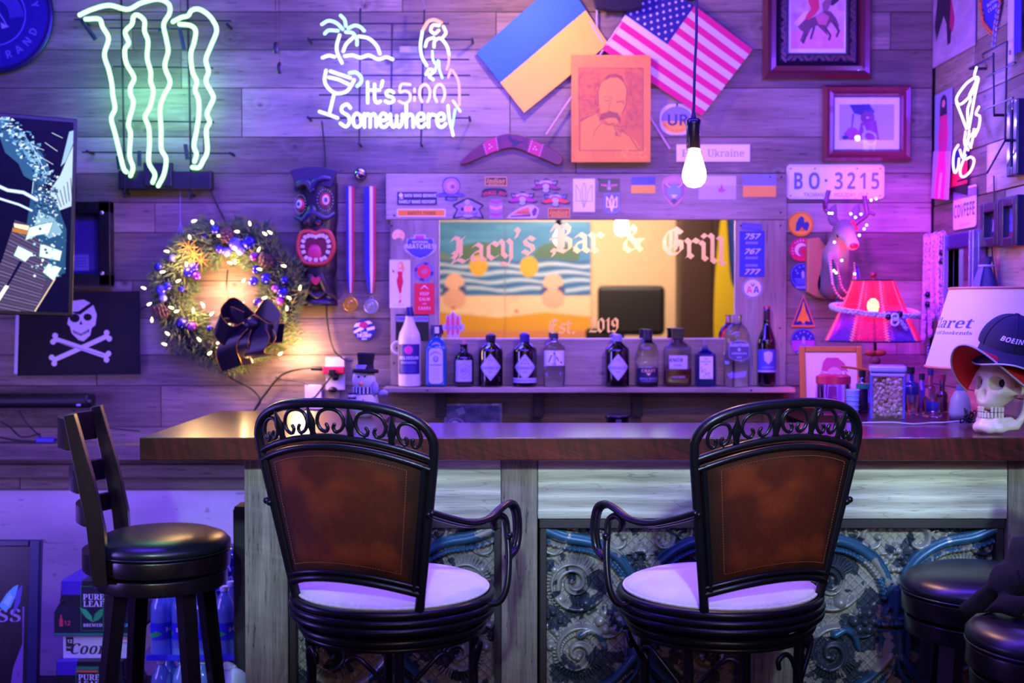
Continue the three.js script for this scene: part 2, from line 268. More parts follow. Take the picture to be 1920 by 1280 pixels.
{ const t = thing('unseen_spot_light', 'unseen row of seven small spots, lighting the bar front', 'track light', [0.41, 2.29, -0.56]); part('track', rbox(3.1, 0.03, 0.04, 0.004, 0, 0.02, 0), mat(0x111111, 0.4), t); for (const q of [-1.2, 1.2]) part('hanger', rod([q, 0.035, 0], [q, 0.45, 0], 0.006), mat(0x111111, 0.4), t); for (let i = 0; i < 7; i++) { const h = part('spot_head', [cyl(0.035, 0.045, 0.1, 20, 0, 0, 0), rod([0, 0.04, 0], [0, 0.1, 0.02], 0.006)], mat(0x111111, 0.4), t); h.position.set(-1.41 + i * 0.47, -0.1, 0.0); h.rotation.x = 0.95; part('lamp_lens', cyl(0.036, 0.036, 0.004, 20, 0, -0.052, 0), glow(0.62, 0.95, 1, 2), h); } }  // body for the unseen spots that light the bar front
unseenFitting('unseen_ceiling_light', 'unseen warm ceiling panel lighting the mural end of the room', 1.6, 0.4, 0.6, 2.69, 1.1, 0, [1, 0.62, 0.34], 1.2);  // body of the warm lamp out of view at the mural end

// ---------- wooden ledge along the left of the wall ----------
{
  const y = at(0, 833, 4.66)[1], t = thing('wall_ledge', 'rough wooden ledge along the wall above the white concrete', 'ledge', [-1.75, y, -4.72]);
  part('ledge_board', board(1.98, 0.06, 0.13, 0.004).translate(0, -0.03, 0), barnMat[1], t);
  part('ledge_trim', board(1.98, 0.05, 0.03, 0.003).translate(0, -0.115, -0.045), barnMat[0], t);
}
// ---------- bar ----------
const BAR = thing('bar_counter', 'long home bar with dark red plank top, pale weathered boards and pressed tin panels', 'bar', [0, 0, 0]);
const barY = at(960, 820, 3.3)[1];
{
  const s = shp([[-1.0, 3.3], [3.0 - 0.2, 3.3], [2.8, 3.75], [XR - 0.01, 3.75], [XR - 0.01, 4.79], [1.06, 4.79], [1.06, 3.73], [-0.4, 3.73], [-0.4, 4.17], [-1.0, 4.17]]);
  const g = ext(s, 0.056, 0.003); g.rotateX(-PI / 2); const p = g.attributes.position, n = g.attributes.normal, uv = new Float32Array(p.count * 2);
  for (let i = 0; i < p.count; i++) { const up = Math.abs(n.getY(i)) > 0.5, sx = Math.abs(n.getX(i)) > 0.7; uv[i * 2] = (sx ? p.getZ(i) : p.getX(i)) / 1.1; uv[i * 2 + 1] = (up ? p.getZ(i) : p.getY(i) + p.getX(i) * 0.35) / 0.5; }
  g.setAttribute('uv', new THREE.BufferAttribute(uv, 2)); part('worktop', g, topMat, BAR).position.y = barY - 0.059;
}
const DB = 3.385, bx = (px) => (px - 960) / F * DB, yTop = barY - 0.0625;
for (const [a, b] of [[456, 537], [940, 1008], [1395, 1492], [1894, 1975]]) { const w = bx(b) - bx(a); part('post', board(w, yTop, 0.07, 0.004, true), sawMat, BAR).position.set((bx(a) + bx(b)) / 2, yTop / 2, -DB - 0.035); }
const yB = at(960, 973, DB)[1];
for (const [a, b] of [[537, 940], [1008, 1395], [1492, 1894]]) { const w = bx(b) - bx(a) - 0.002; part('fascia_board', board(w, yTop - yB, 0.045, 0.003), paleMat, BAR).position.set((bx(a) + bx(b)) / 2, (yTop + yB) / 2, -DB - 0.026); }
part('cabinet_back', [box(1.9, yTop, 0.02, 0.75, yTop / 2, -3.72), box(0.02, yTop, 0.3, bx(456) + 0.02, yTop / 2, -3.57), box(0.02, yTop, 0.46, -0.5, yTop / 2, -3.95), box(0.5, yTop, 0.02, 1.38, yTop / 2, -3.79)], mat(0x1b1620, 0.8), BAR);
// pressed tin: raised scrollwork worked out as a height field
function tinPanel(w, h, seedN) {
  const U = 0.000404, nx = 300, ny = Math.round(nx * h / w), H = new Float32Array((nx + 1) * (ny + 1)), T = new Uint8Array((nx + 1) * (ny + 1)), cx = w / nx, cy = h / ny;
  const stamp = (X, Y, r, ht, tagv = 0) => { // X is the distance from the middle line, both halves are stamped
    X *= U; Y *= U; r *= U; ht *= U;
    for (const s of [-1, 1]) {
      const ci = (w / 2 + s * X) / cx, cj = Y / cy, ri = r / cx + 1, rj = r / cy + 1;
      for (let j = Math.max(0, Math.floor(cj - rj)); j <= Math.min(ny, cj + rj); j++) for (let i = Math.max(0, Math.floor(ci - ri)); i <= Math.min(nx, ci + ri); i++) {
        const d = Math.hypot((i - ci) * cx, (j - cj) * cy) / r; if (d >= 1) continue; const v = ht * Math.sqrt(1 - d * d), k = j * (nx + 1) + i; if (v > H[k]) { H[k] = v; if (d < 0.9) T[k] = tagv; }
      }
    }
  };
  const curve = (pts, r, ht, tagv, r2 = r) => { const c = new THREE.CatmullRomCurve3(pts.map((p) => V(p[0], p[1], 0)), false, 'catmullrom', 0.5), L = c.getLength(), n = Math.ceil(L / 6); for (let i = 0; i <= n; i++) { const p = c.getPointAt(i / n); stamp(p.x, p.y, mixf(r, r2, i / n), ht * mixf(1, r2 / r, i / n), tagv); } return c; };
  const spiral = (x, y, R, r0, a0, turns, rad, ht, dir, tagv = 1) => { const pts = []; for (let i = 0; i <= 40; i++) { const t = i / 40, a = a0 + dir * t * turns * 2 * PI, r = mixf(R, r0, Math.pow(t, 0.8)); pts.push([x + r * Math.cos(a), y + r * Math.sin(a)]); } curve(pts, rad, ht, tagv, rad * 0.6); stamp(pts.at(-1)[0], pts.at(-1)[1], rad * 1.1, ht, tagv); };
  for (let j = 0; j <= ny; j++) for (let i = 0; i <= nx; i++) { const X = Math.abs(i * cx - w / 2) / U, Y = j * cy / U, d = Math.min(Math.abs(((X + Y) % 62) - 31), Math.abs(((X - Y + 6200) % 62) - 31)); H[j * (nx + 1) + i] = d < 5 ? 5 * U : 0; }
  // ribbed fans behind the spirals
  const fan = (x, y, R0, R1, a0, a1) => { const n = Math.round((a1 - a0) * R1 / 26); for (let i = 0; i <= n; i++) { const a = mixf(a0, a1, i / n); for (let k = 0; k <= 6; k++) { const r = mixf(R0, R1, k / 6); stamp(x + r * Math.cos(a), y + r * Math.sin(a), 10, 20, 2); } } };
  for (const oy of [0, 1150]) {
    const arc = curve([[690, oy + 5], [535, oy + 70], [335, oy + 112], [185, oy + 200], [105, oy + 290], [55, oy + 400], [22, oy + 560]], 50, 48, 3, 26);
    curve([[690, oy - 28], [535, oy + 36], [330, oy + 78], [165, oy + 165], [80, oy + 260], [20, oy + 395]], 16, 40, 3, 10);
    for (let i = 0; i < 26; i++) { const p = arc.getPointAt(0.06 + i / 29), q = arc.getTangentAt(0.06 + i / 29), s = mixf(78, 42, i / 26); stamp(p.x + q.y * s, p.y - q.x * s, 23, 36, 3); }
    fan(465, oy + 390, 125, 195, -2.6, 2.4); spiral(465, oy + 390, 212, 40, 2.6, 1.6, 22, 34, -1); spiral(465, oy + 390, 120, 20, 0.4, 1.2, 26, 36, -1, 1);
    stamp(385, oy + 530, 52, 44, 1); stamp(560, oy + 505, 40, 30, 1); stamp(600, oy + 300, 40, 30, 1);
    fan(430, oy + 880, 120, 180, -2.2, 2.6); spiral(430, oy + 880, 196, 36, -2.4, 1.6, 24, 34, 1); spiral(440, oy + 890, 110, 16, 1.4, 1.2, 25, 34, 1, 1);
    curve([[420, oy + 750], [350, oy + 720], [285, oy + 760], [250, oy + 850]], 38, 42, 3, 22);
    for (let i = 0; i < 6; i++) stamp(215 + 66 * Math.cos(i * 1.05), oy + 660 + 66 * Math.sin(i * 1.05), 42, 34, 1); stamp(215, oy + 660, 34, 44, 1);
    spiral(215, oy + 660, 118, 60, 1.0, 0.8, 16, 26, 1, 1);
    for (let i = 0; i < 9; i++) stamp(610 + 50 * Math.sin(i * 2.4), oy + 600 + i * 30, 26 + 10 * Math.sin(i * 5), 26, 1);
    // palmette at the head
    spiral(150, oy + 88, 100, 34, -1.1, 0.75, 24, 34, 1, 1); spiral(290, oy + 40, 70, 20, -0.6, 0.8, 18, 28, 1, 1); stamp(18, oy + 165, 34, 36, 1); stamp(40, oy + 210, 30, 30, 1); stamp(66, oy + 250, 26, 28, 1); curve([[0, oy + 130], [40, oy + 180], [95, oy + 190]], 22, 30, 1, 12); stamp(20, oy + 300, 26, 26, 1);
    curve([[560, oy + 150], [600, oy + 190], [660, oy + 170], [670, oy + 120]], 20, 26, 1, 12); curve([[520, oy + 130], [560, oy + 180], [640, oy + 205]], 16, 24, 1, 10);
    // stem, collar and vase
    curve([[0, oy + 440], [0, oy + 640]], 40, 44, 3, 30); curve([[60, oy + 560], [75, oy + 610], [30, oy + 640]], 24, 40, 3);
    for (let X = 0; X < 130; X += 30) stamp(X, oy + 672, 30, 42, 3); curve([[0, oy + 722], [120, oy + 722]], 12, 30, 3);
    for (let Y = 740; Y < 900; Y += 12) for (let X = 0; X < 100; X += 14) stamp(X, oy + Y, 16, 30 + 12 * Math.sin(X * 0.06), 3);
    curve([[40, oy + 900], [95, oy + 970], [180, oy + 1060], [280, oy + 1120]], 40, 44, 3, 30); curve([[10, oy + 900], [30, oy + 1000], [100, oy + 1100]], 24, 36, 3);
    for (let i = 0; i < 9; i++) stamp(60 + i * 16, oy + 1000 + i * 14, 13, 40, 1);
  }
  const pos = new Float32Array((nx + 1) * (ny + 1) * 3), col = new Float32Array((nx + 1) * (ny + 1) * 3), idx = [];
  for (let j = 0; j <= ny; j++) for (let i = 0; i <= nx; i++) {
    const k = j * (nx + 1) + i, x = i * cx, y = j * cy; pos.set([x - w / 2, -y, H[k] * 1.8], k * 3);
    const n = fbm(x * 19 + seedN * 3.1, y * 19, 4096, 4096, 91 + seedN, 5), n2 = fbm(x * 60, y * 60 + seedN, 4096, 4096, 95 + seedN, 3), ridge = T[k] === 3;
    const painted = n + 0.25 * (n2 - 0.5) > (ridge ? 0.66 : 0.47), s = 0.85 + 0.3 * n2;
    col.set(painted ? [0.28 * s, 0.265 * s, 0.265 * s] : ridge ? [0.03 * s, 0.10 * s, 0.21 * s] : [0.035 * s, 0.045 * s, 0.075 * s], k * 3);
    if (i < nx && j < ny) idx.push(k, k + nx + 1, k + 1, k + 1, k + nx + 1, k + nx + 2);
  }
  const g = new THREE.BufferGeometry(); g.setAttribute('position', new THREE.BufferAttribute(pos, 3)); g.setAttribute('color', new THREE.BufferAttribute(col, 3)); g.setIndex(idx); g.computeVertexNormals(); return g;
}
{
  const yP = yB - 0.028, m = mat(0xffffff, 0.36, 0.25, { vertexColors: true });
  [[550, 927], [1025, 1387], [1505, 1878]].forEach(([a, b], i) => {
    const w = bx(b) - bx(a), xm = (bx(a) + bx(b)) / 2, hp = 0.79;
    part('tin_panel', tinPanel(w, hp, i), m, BAR).position.set(xm, yP, -DB - 0.05);
    part('panel_frame', [board(w + 0.04, 0.026, 0.04, 0.003).translate(xm, yP + 0.013, -DB - 0.03), ...[-1, 1].map((s) => board(0.02, hp, 0.035, 0.003).translate(xm + s * (w / 2 + 0.0085), yP - hp / 2, -DB - 0.034))], mat(0x241d24, 0.6), BAR);
  });
}
// ---------- things that hang on the plank wall ----------
const WF = 4.796;
function hang(name, label, category, px, py, D = WF, group) {
  const t = thing(name, label, category, at(px, py, D), 0, group), k = D / F;
  return [t, k, (x, y, z = 0) => [(x - px) * k, (py - y) * k, z]];
}
function plate(t, name, k, w, h, thick, draw, o = {}) { // a flat printed plate, its centre on the thing's origin
  const s = o.shape ? o.shape(k) : rrect(w * k, h * k, Math.min(o.r ?? 0.5, w / 2.02, h / 2.02) * k), pr = print(w, h, draw, o.res ?? 3), g = mapTo(ext(s, thick, 0, 0, 0, o.z ?? 0, 24), pr, -w * k / 2, w * k / 2, -h * k / 2, h * k / 2);
  return part(name, g, pr.mat(o.rough ?? 0.45, o.metal ?? 0), t);
}
// round brand sign, top left
{
  const [t, k] = hang('round_sign', 'large round blue brand sign with rim lettering in the top left corner', 'sign', -3, 31, WF);
  plate(t, 'sign_face', k, 204, 204, 0.03, (g) => {
    fillR(g, '#15105e', 0, 0, 204, 204); disc(g, '#1c1684', 102, 102, 96); disc(g, '#6a66d8', 102, 102, 56, 56, 2); disc(g, '#1a147a', 102, 102, 54);
    for (let i = 0; i < 7; i++) { g.save(); g.beginPath(); g.ellipse(100, 120, 30 + i * 4, 46 + i * 3, 0.2, -2.2, -0.4); g.strokeStyle = '#5f5bd0'; g.lineWidth = 1.4; g.stroke(); g.restore(); }
    poly(g, '#8a88e6', [[70, 110], [85, 95], [95, 104], [105, 92], [118, 112], [124, 124]], true, 2); poly(g, '#9a98ea', [[112, 116], [128, 124], [114, 128]]);
    arcText(g, 'FINEST QUALITY', 102, 102, 76, PI + 0.35, 2 * PI - 0.25, 19, '#6a60b8'); text(g, '✦', 176, 108, 14, '#6a60b8'); text(g, '✦', 28, 108, 14, '#6a60b8'); arcText(g, 'THE BRAND', 102, 102, 76, PI - 0.5, 0.42, 20, '#6a60b8', true);
  }, { r: 102, rough: 0.4 });
  part('rim', tor(102 * k, 0.012, 0, 0, 0.02, 0, 0, 0, 2 * PI, 64), mat(0x2a2560, 0.35, 0.5), t);
}
// neon claw sign
const GN = glow(0.52, 1.25, 0.58, 1.8);
function neon(t, L, list, r, m, z, ox, oy, s, name = 'neon_tube') { for (const pts of list) part(name, capTube(pts.map(([x, y]) => L(ox + x * s, oy + y * s, z)), r, Math.max(16, pts.length * 7)), m, t); }
{
  const D = 4.72, [t, k, L] = hang('neon_sign', 'green neon sign of three wavering claw marks on a black wire frame', 'neon sign', 280, 175, D), s = 0.3125, f = (a, b, r = 0.004) => rod(L(a[0] * s, a[1] * s, -0.02), L(b[0] * s, b[1] * s, -0.02), r);
  neon(t, L, [
    [[520, 120], [600, 120], [620, 165], [655, 235], [630, 330], [655, 420], [672, 500], [678, 570], [690, 650], [668, 710], [690, 800], [720, 930], [740, 1010], [755, 1027]],
    [[485, 95], [560, 62], [660, 38], [770, 62], [850, 25], [950, 2], [1015, 30], [1020, 85], [985, 150], [1000, 240], [1010, 310], [990, 400], [1020, 495], [985, 570], [960, 650], [965, 780], [965, 890], [993, 950], [980, 1040], [945, 1110]],
    [[780, 1050], [795, 1000], [775, 930], [782, 800], [770, 740], [800, 620], [783, 560], [785, 520], [805, 465], [760, 380], [752, 300], [775, 260], [755, 195], [795, 150], [805, 105], [830, 95], [870, 130], [870, 190], [890, 250], [885, 350], [905, 430], [905, 490], [920, 550], [900, 640], [870, 700], [890, 760], [895, 850], [890, 970], [925, 1040], [912, 1090]],
    [[1040, 135], [1090, 110], [1130, 100], [1150, 70], [1190, 60], [1240, 85], [1280, 130], [1300, 190], [1265, 280], [1235, 360], [1250, 430], [1235, 490], [1275, 570], [1275, 600], [1240, 680], [1255, 730], [1235, 780], [1240, 900], [1215, 960], [1190, 1000], [1150, 1000]],
    [[1080, 150], [1145, 158], [1175, 190], [1165, 260], [1145, 330], [1155, 430], [1180, 490], [1170, 540], [1190, 600], [1190, 690], [1175, 790], [1160, 870], [1175, 920], [1163, 965]],
  ], 4.3 * k, GN, 0, 0, 0, s);
  part('wire_frame', [f([723, -30], [735, 1180]), f([1120, -20], [1135, 1190]), ...[[115, 440, 1380], [165, 650, 1180], [395, 670, 1270], [718, 700, 1275], [905, 480, 1390]].map(([y, a, b]) => f([a, y], [b, y + 8], 0.003))], mat(0x101418, 0.5, 0.4), t);
  for (const [x, y] of [[500, 130], [1362, 150], [520, 905], [1375, 915], [735, 1150], [1130, 1160]]) part('standoff', rod(L(x * s, y * s, 0.0), L(x * s, y * s, -0.072), 0.006), mat(0x0d0f12, 0.5), t);
  for (const [a, b] of [[[490, 120], [570, 235]], [[1075, 170], [1100, 300]], [[1105, 860], [1115, 950]], [[700, 930], [708, 1010]], [[830, 900], [825, 990]], [[950, 190], [1010, 165]]]) part('electrode_sleeve', rod(L(a[0] * s, a[1] * s, -0.01), L(b[0] * s, b[1] * s, -0.015), 0.008), mat(0x14323a, 0.5), t);
  part('transformer_box', [rbox(175 * k, 36 * k, 0.05, 0.006, ...L(305, 335, -0.042)), rbox(54 * k, 46 * k, 0.03, 0.006, ...L(293, 325, -0.02))], mat(0x0a1a14, 0.4), t);
  part('power_cord', tube([L(362, 336, -0.04), L(385, 352, -0.06), L(400, 385, -0.066), L(418, 420, -0.068)], 0.004, 30), blackMat, t);
  point('neon_claw_light', at(240, 170, 4.68), [0.2, 1.0, 0.4], 0.42, 6); point('neon_claw_light', at(330, 170, 4.68), [0.2, 1.0, 0.4], 0.42, 6);
}
// pull chains
for (const [px, py, lab] of [[517, 90, 'short ball chain with dark wooden pull left of the longer one'], [524, 128, 'longer ball chain with dark wooden pull hanging below its neighbour']]) {
  const [t, k, L] = hang('pull_chain', lab, 'pull chain', px, py, 4.6);
  part('chain', [rod(L(px, -30), L(px, py - 10), 0.0012, 6), ...Array.from({ length: 26 }, (_, i) => sph(0.0022, ...L(px, py - 12 - i * 5), 1, 1, 1, 6))], mat(0x5a4a40, 0.4, 0.8), t);
  part('pull', lathe([[0.001, -0.021], [0.009, -0.02], [0.0105, -0.005], [0.009, 0.014], [0.004, 0.022], [0.001, 0.023]], 14), mat(0x2a1630, 0.4), t);
}
// palm and parrot neon
const BW = glow(0.75, 0.85, 1.25, 1.7), CY = glow(0.5, 1.15, 1.25, 1.6), PK = glow(1.2, 0.62, 1.15, 1.6), RD = glow(1.25, 0.42, 0.32, 1.5);
const strokeFont = { // strokes in a box one unit high, y down
  I: [0.25, [[[0.12, 0], [0.12, 1]]]], t: [0.5, [[[0.22, 0.1], [0.22, 0.8], [0.34, 1], [0.5, 0.93]], [[0.02, 0.38], [0.46, 0.38]]]], "'": [0.2, [[[0.12, -0.06], [0.05, 0.22]]]],
  s: [0.55, [[[0.46, 0.5], [0.28, 0.4], [0.1, 0.5], [0.16, 0.66], [0.4, 0.74], [0.46, 0.9], [0.26, 1], [0.05, 0.92]]]], 5: [0.7, [[[0.62, 0.03], [0.18, 0.03], [0.1, 0.42], [0.36, 0.36], [0.6, 0.5], [0.6, 0.82], [0.34, 1], [0.06, 0.9]]]],
  ':': [0.3, [[[0.14, 0.26], [0.14, 0.4]], [[0.14, 0.68], [0.14, 0.84]]]], 0: [0.75, [[[0.22, 0.92], [0.1, 0.6], [0.14, 0.22], [0.36, 0.02], [0.58, 0.22], [0.62, 0.6], [0.5, 0.92]]]],
  S: [0.62, [[[0.56, 0.16], [0.4, 0.0], [0.16, 0.1], [0.14, 0.32], [0.44, 0.5], [0.52, 0.76], [0.34, 0.98], [0.06, 0.84]]]], o: [0.55, [[[0.44, 0.5], [0.24, 0.4], [0.08, 0.6], [0.12, 0.9], [0.3, 1], [0.46, 0.84], [0.44, 0.5]]]],
  m: [0.75, [[[0.08, 1], [0.08, 0.42]], [[0.08, 0.6], [0.24, 0.42], [0.36, 0.56], [0.36, 1]], [[0.36, 0.6], [0.52, 0.42], [0.64, 0.56], [0.66, 0.98]]]], e: [0.55, [[[0.1, 0.72], [0.42, 0.66], [0.38, 0.44], [0.2, 0.42], [0.06, 0.68], [0.16, 0.96], [0.34, 1], [0.5, 0.86]]]],
  w: [0.75, [[[0.06, 0.44], [0.1, 0.84], [0.22, 1], [0.36, 0.8], [0.38, 0.5]], [[0.36, 0.8], [0.48, 1], [0.62, 0.84], [0.66, 0.44]]]], h: [0.55, [[[0.1, 0], [0.1, 1]], [[0.1, 0.62], [0.28, 0.44], [0.42, 0.56], [0.44, 1]]]], r: [0.45, [[[0.1, 0.44], [0.1, 1]], [[0.1, 0.64], [0.24, 0.46], [0.42, 0.48]]]],
};
function neonText(t, L, s, x, y, w, h, r, m, z) { let tot = 0; for (const c of s) tot += strokeFont[c][0]; let cx = x; for (const c of s) { const [cw, st] = strokeFont[c]; for (const pts of st) part('neon_letter', capTube(pts.map(([a, b]) => L(cx + a * w / tot, y + b * h, z)), r, pts.length * 8), m, t); cx += cw * w / tot; } }
{
  const D = 4.71, [t, k, L] = hang('neon_sign', 'neon sign with palm tree, cocktail, parrot and the words about five o\u2019clock', 'neon sign', 735, 135, D), s = 0.2969, ox = 460, N = (list, m, r = 3.3) => neon(t, L, list, r * k, m, 0, ox, 0, s);
  N([[[487, 157], [530, 135], [580, 150], [617, 187]], [[505, 215], [530, 195], [587, 197]], [[605, 103], [630, 130], [637, 167]], [[653, 182], [690, 165], [725, 172], [752, 197]], [[637, 205], [680, 212], [705, 250], [707, 285]]], CY, 3.1);
  N([[[598, 225], [580, 290], [585, 340], [612, 398]], [[620, 325], [640, 280], [682, 240]], [[720, 232], [780, 245], [830, 290], [850, 340]], [[490, 365], [530, 352], [565, 360]], [[630, 355], [680, 350], [730, 365], [780, 350], [840, 375], [890, 362], [930, 375]],
    [[512, 445], [503, 510], [530, 560], [580, 588], [640, 575], [675, 530], [688, 503]], [[540, 450], [600, 470], [665, 492]], [[530, 488], [590, 502], [655, 532]], [[560, 600], [535, 702]], [[470, 702], [530, 722], [583, 742]]], BW);
  N([[[660, 460], [700, 458], [730, 485], [730, 520], [708, 542]]], CY);
  N([[[1235, 147], [1195, 130], [1155, 140], [1125, 185]]], RD); N([[[1118, 200], [1105, 290], [1115, 360], [1145, 415]], [[1222, 165], [1185, 162], [1170, 195], [1195, 215], [1220, 195]], [[1250, 172], [1265, 210], [1245, 240]], [[1135, 295], [1150, 255], [1190, 240]], [[1190, 298], [1195, 262], [1230, 245], [1270, 290], [1285, 345]], [[1140, 470], [1160, 438], [1190, 450], [1160, 480], [1185, 502]], [[1278, 665], [1285, 740], [1310, 850]]], BW, 3.0);
  N([[[1180, 325], [1182, 370], [1195, 400]], [[1195, 452], [1218, 378], [1224, 440], [1242, 490]], [[1322, 690], [1305, 795]]], CY, 2.2);
  N([[[1285, 355], [1282, 400], [1270, 438]], [[1280, 488], [1295, 440]], [[1308, 445], [1345, 520], [1350, 660]]], RD, 2.2); N([[[1310, 635], [1355, 700]]], BW, 2.2);
  neonText(t, L, "It's", 685, 154, 56, 38, 3.2 * k, BW, 0); neonText(t, L, '5:00', 746, 157, 92, 36, 2.4 * k, PK, 0); neonText(t, L, 'Somewhere', 636, 195, 201, 42, 3.3 * k, BW, 0);
  const f = (a, b, r = 0.0035) => rod(L(ox + a[0] * s, a[1] * s, -0.02), L(ox + b[0] * s, b[1] * s, -0.02), r);
  part('wire_frame', [f([725, 50], [715, 905]), f([1128, 60], [1105, 905]), f([925, 145], [915, 800]), ...[[145, 730, 1285], [245, 395, 1430], [370, 730, 1412], [470, 740, 1418], [592, 462, 1412], [737, 390, 1415]].map(([y, a, b]) => f([a, y], [b, y], 0.003))], mat(0x16142a, 0.5, 0.4), t);
  part('hanging_wire', [rod(L(678, 12, -0.03), L(684, -20, -0.05), 0.001), rod(L(796, 14, -0.03), L(788, -20, -0.05), 0.001)], mat(0xb8a8d0, 0.4, 0.6), t);
  for (const [x, y] of [[400, 245], [1430, 245], [395, 737], [1412, 737], [715, 900], [1105, 900]]) part('standoff', rod(L(ox + x * s, y * s, 0), L(ox + x * s, y * s, -0.083), 0.005), mat(0x0d0f12, 0.5), t);
  part('transformer_box', rbox(34 * k, 12 * k, 0.03, 0.004, ...L(765, 90, -0.04)), mat(0x8a86a0, 0.4), t);
  part('power_cord', tube([L(600, 222, -0.05), L(602, 260, -0.075), L(604, 290, -0.08), L(604, 318, -0.08)], 0.003, 30), blackMat, t);
  for (const [x, y] of [[660, 100], [820, 110], [700, 205], [790, 205]]) point('neon_palm_light', at(x, y, 4.66), [0.16, 0.12, 1.0], 0.7, 6);
}
// television on a wall arm, turned towards the room
{
  const a = at(-60, 396, 4.3), b = at(141, 405, 4.42), A = V(...a), B = V(...b), w = 1.05, dir = B.clone().sub(A).normalize(), c = B.clone().addScaledVector(dir, -w / 2), ry = -Math.atan2(dir.z, dir.x);
  const t = thing('television', 'flat television on a wall arm showing a space station', 'television', [c.x, c.y, c.z], ry), h = 0.71; t.rotation.z = -0.035;
  part('housing', [rbox(w, h, 0.02, 0.004, 0, 0, -0.008), rbox(w * 0.6, h * 0.6, 0.05, 0.02, 0, 0, -0.03), rod([0, 0, -0.04], [-0.1, 0, -0.3], 0.02)], mat(0x050506, 0.3), t);
  const cv = document.createElement('canvas'); cv.width = 1536; cv.height = 1024; const g = cv.getContext('2d'); g.scale(1.5, 1.5); // 1024 x 683 units; only the right third is in view
  fillR(g, '#04042e', 0, 0, 1024, 683); const X = (x) => 1024 - (412 - x) * 0.64, Y = (y) => 4 + (y - 70) * 0.603; // crop pixels to screen
  const P2 = (l) => l.map(([x, y]) => [X(x), Y(y)]);
  poly(g, '#0a0a4c', P2([[-300, 1190], [-100, 900], [-300, 500]])); for (let i = 0; i < 60; i++) disc(g, '#2c3a90', rr(300, 1000), rr(10, 670), 0.8);
  poly(g, '#bcd6e8', P2([[412, 200], [380, 290], [350, 380], [300, 470], [300, 560], [330, 600], [412, 560]])); poly(g, '#9cc0e0', P2([[412, 110], [390, 120], [350, 330], [375, 300], [412, 190]]));
  for (let i = 0; i < 6; i++) poly(g, '#1a2a50', P2([[315 + i * 18, 520 - i * 25], [345 + i * 14, 580 - i * 12]]), true, 2.4);
  poly(g, '#2c5a8a', P2([[15, 80], [60, 75], [140, 130], [180, 190], [250, 260], [290, 340], [300, 420], [250, 450], [160, 400], [130, 330], [60, 270], [30, 180]])); poly(g, '#6fa6cc', P2([[120, 150], [160, 160], [200, 230], [250, 280], [240, 330], [170, 300]])); poly(g, '#24507c', P2([[210, 400], [340, 560], [390, 700], [390, 960], [300, 1000], [200, 820], [180, 700]])); poly(g, '#88b4cc', P2([[240, 600], [330, 640], [370, 720], [300, 760], [220, 700]]));
  for (let i = 0; i < 260; i++) { const q = rnd(), bx0 = mixf(15, 290, q) + rr(-45, 45), by0 = mixf(80, 460, q * q * 0.7 + q * 0.3) + rr(-50, 50); poly(g, ['#9cc8e4', '#5a94c4', '#2a5690', '#d8f0fc', '#16284e'][i % 5], P2([[bx0, by0], [bx0 + rr(4, 26), by0 + rr(-8, 8)], [bx0 + rr(2, 20), by0 + rr(6, 20)], [bx0 - 4, by0 + rr(6, 16)]])); }
  for (const l of [[[190, 205], [275, 375], [250, 390]], [[265, 195], [330, 240]], [[240, 280], [310, 320]], [[300, 135], [355, 160]], [[190, 215], [260, 240]], [[210, 430], [205, 500]]]) poly(g, '#cfe6f6', P2(l), true, 2.2);
  for (let i = 0; i < 200; i++) { const bx0 = rr(215, 330), by0 = rr(380, 640); poly(g, ['#dfeef8', '#6f9ac0', '#24406c', '#0c1630'][i % 4], P2([[bx0, by0], [bx0 + rr(3, 20), by0 + rr(-6, 6)], [bx0 + rr(3, 14), by0 + rr(4, 18)]])); }
  for (const [l, q] of [[[[-60, 440], [0, 455], [80, 490], [160, 497], [230, 535]], 10], [[[-60, 505], [0, 530], [70, 550], [140, 570], [205, 600]], 6]]) { poly(g, '#8fc0ff', P2(l), true, q + 3); poly(g, '#ffffff', P2(l), true, q * 0.75); }
  poly(g, '#473a5e', P2([[120, 660], [215, 690], [335, 990], [235, 1195], [0, 1195], [-40, 1160], [60, 900]])); for (let i = 0; i < 26; i++) poly(g, i % 3 ? '#9a90c8' : '#6c5a70', P2([[118 - i * 6, 700 + i * 20], [330 - i * 4, 820 + i * 17]]), true, 1.4);
  poly(g, '#f4e6c4', P2([[115, 680], [195, 690], [190, 720], [118, 705]])); poly(g, '#c47a2c', P2([[110, 708], [190, 722], [185, 745], [108, 730]])); poly(g, '#08063a', P2([[150, 900], [165, 905], [95, 1050], [85, 1045]])); poly(g, '#ffffff', P2([[80, 1045], [100, 1050], [30, 1185], [5, 1185]]));
  for (const l of [[[195, 700], [280, 670], [320, 660], [300, 730], [235, 745], [175, 780]], [[140, 810], [220, 850], [180, 905], [118, 870]], [[255, 790], [370, 830], [360, 890], [250, 870]], [[300, 905], [370, 930], [330, 1010], [270, 960]]]) { poly(g, '#dff2f0', P2(l)); poly(g, '#4a7a80', P2([...l, l[0]]), true, 2); }
  for (let i = 0; i < 90; i++) disc(g, ['#eafcff', '#2c5a70', '#9ad0d8'][i % 3], X(rr(200, 390)), Y(rr(620, 990)), rr(1.5, 5));
  for (let i = 0; i < 22; i++) disc(g, '#e8d0b0', X(335 - i * 4.6), Y(1000 + i * 9), 3);
  const tx = new THREE.CanvasTexture(cv); tx.colorSpace = THREE.SRGBColorSpace; tx.magFilter = THREE.LinearFilter;
  const m = new THREE.MeshPhysicalMaterial({ color: 0x020202, roughness: 0.4, specularIntensity: 0.2, emissive: 0xffffff, emissiveMap: tx, emissiveIntensity: 1.3 });
  part('screen', new THREE.PlaneGeometry(w - 0.028, h - 0.028).translate(0, 0, 0.0035), m, t);
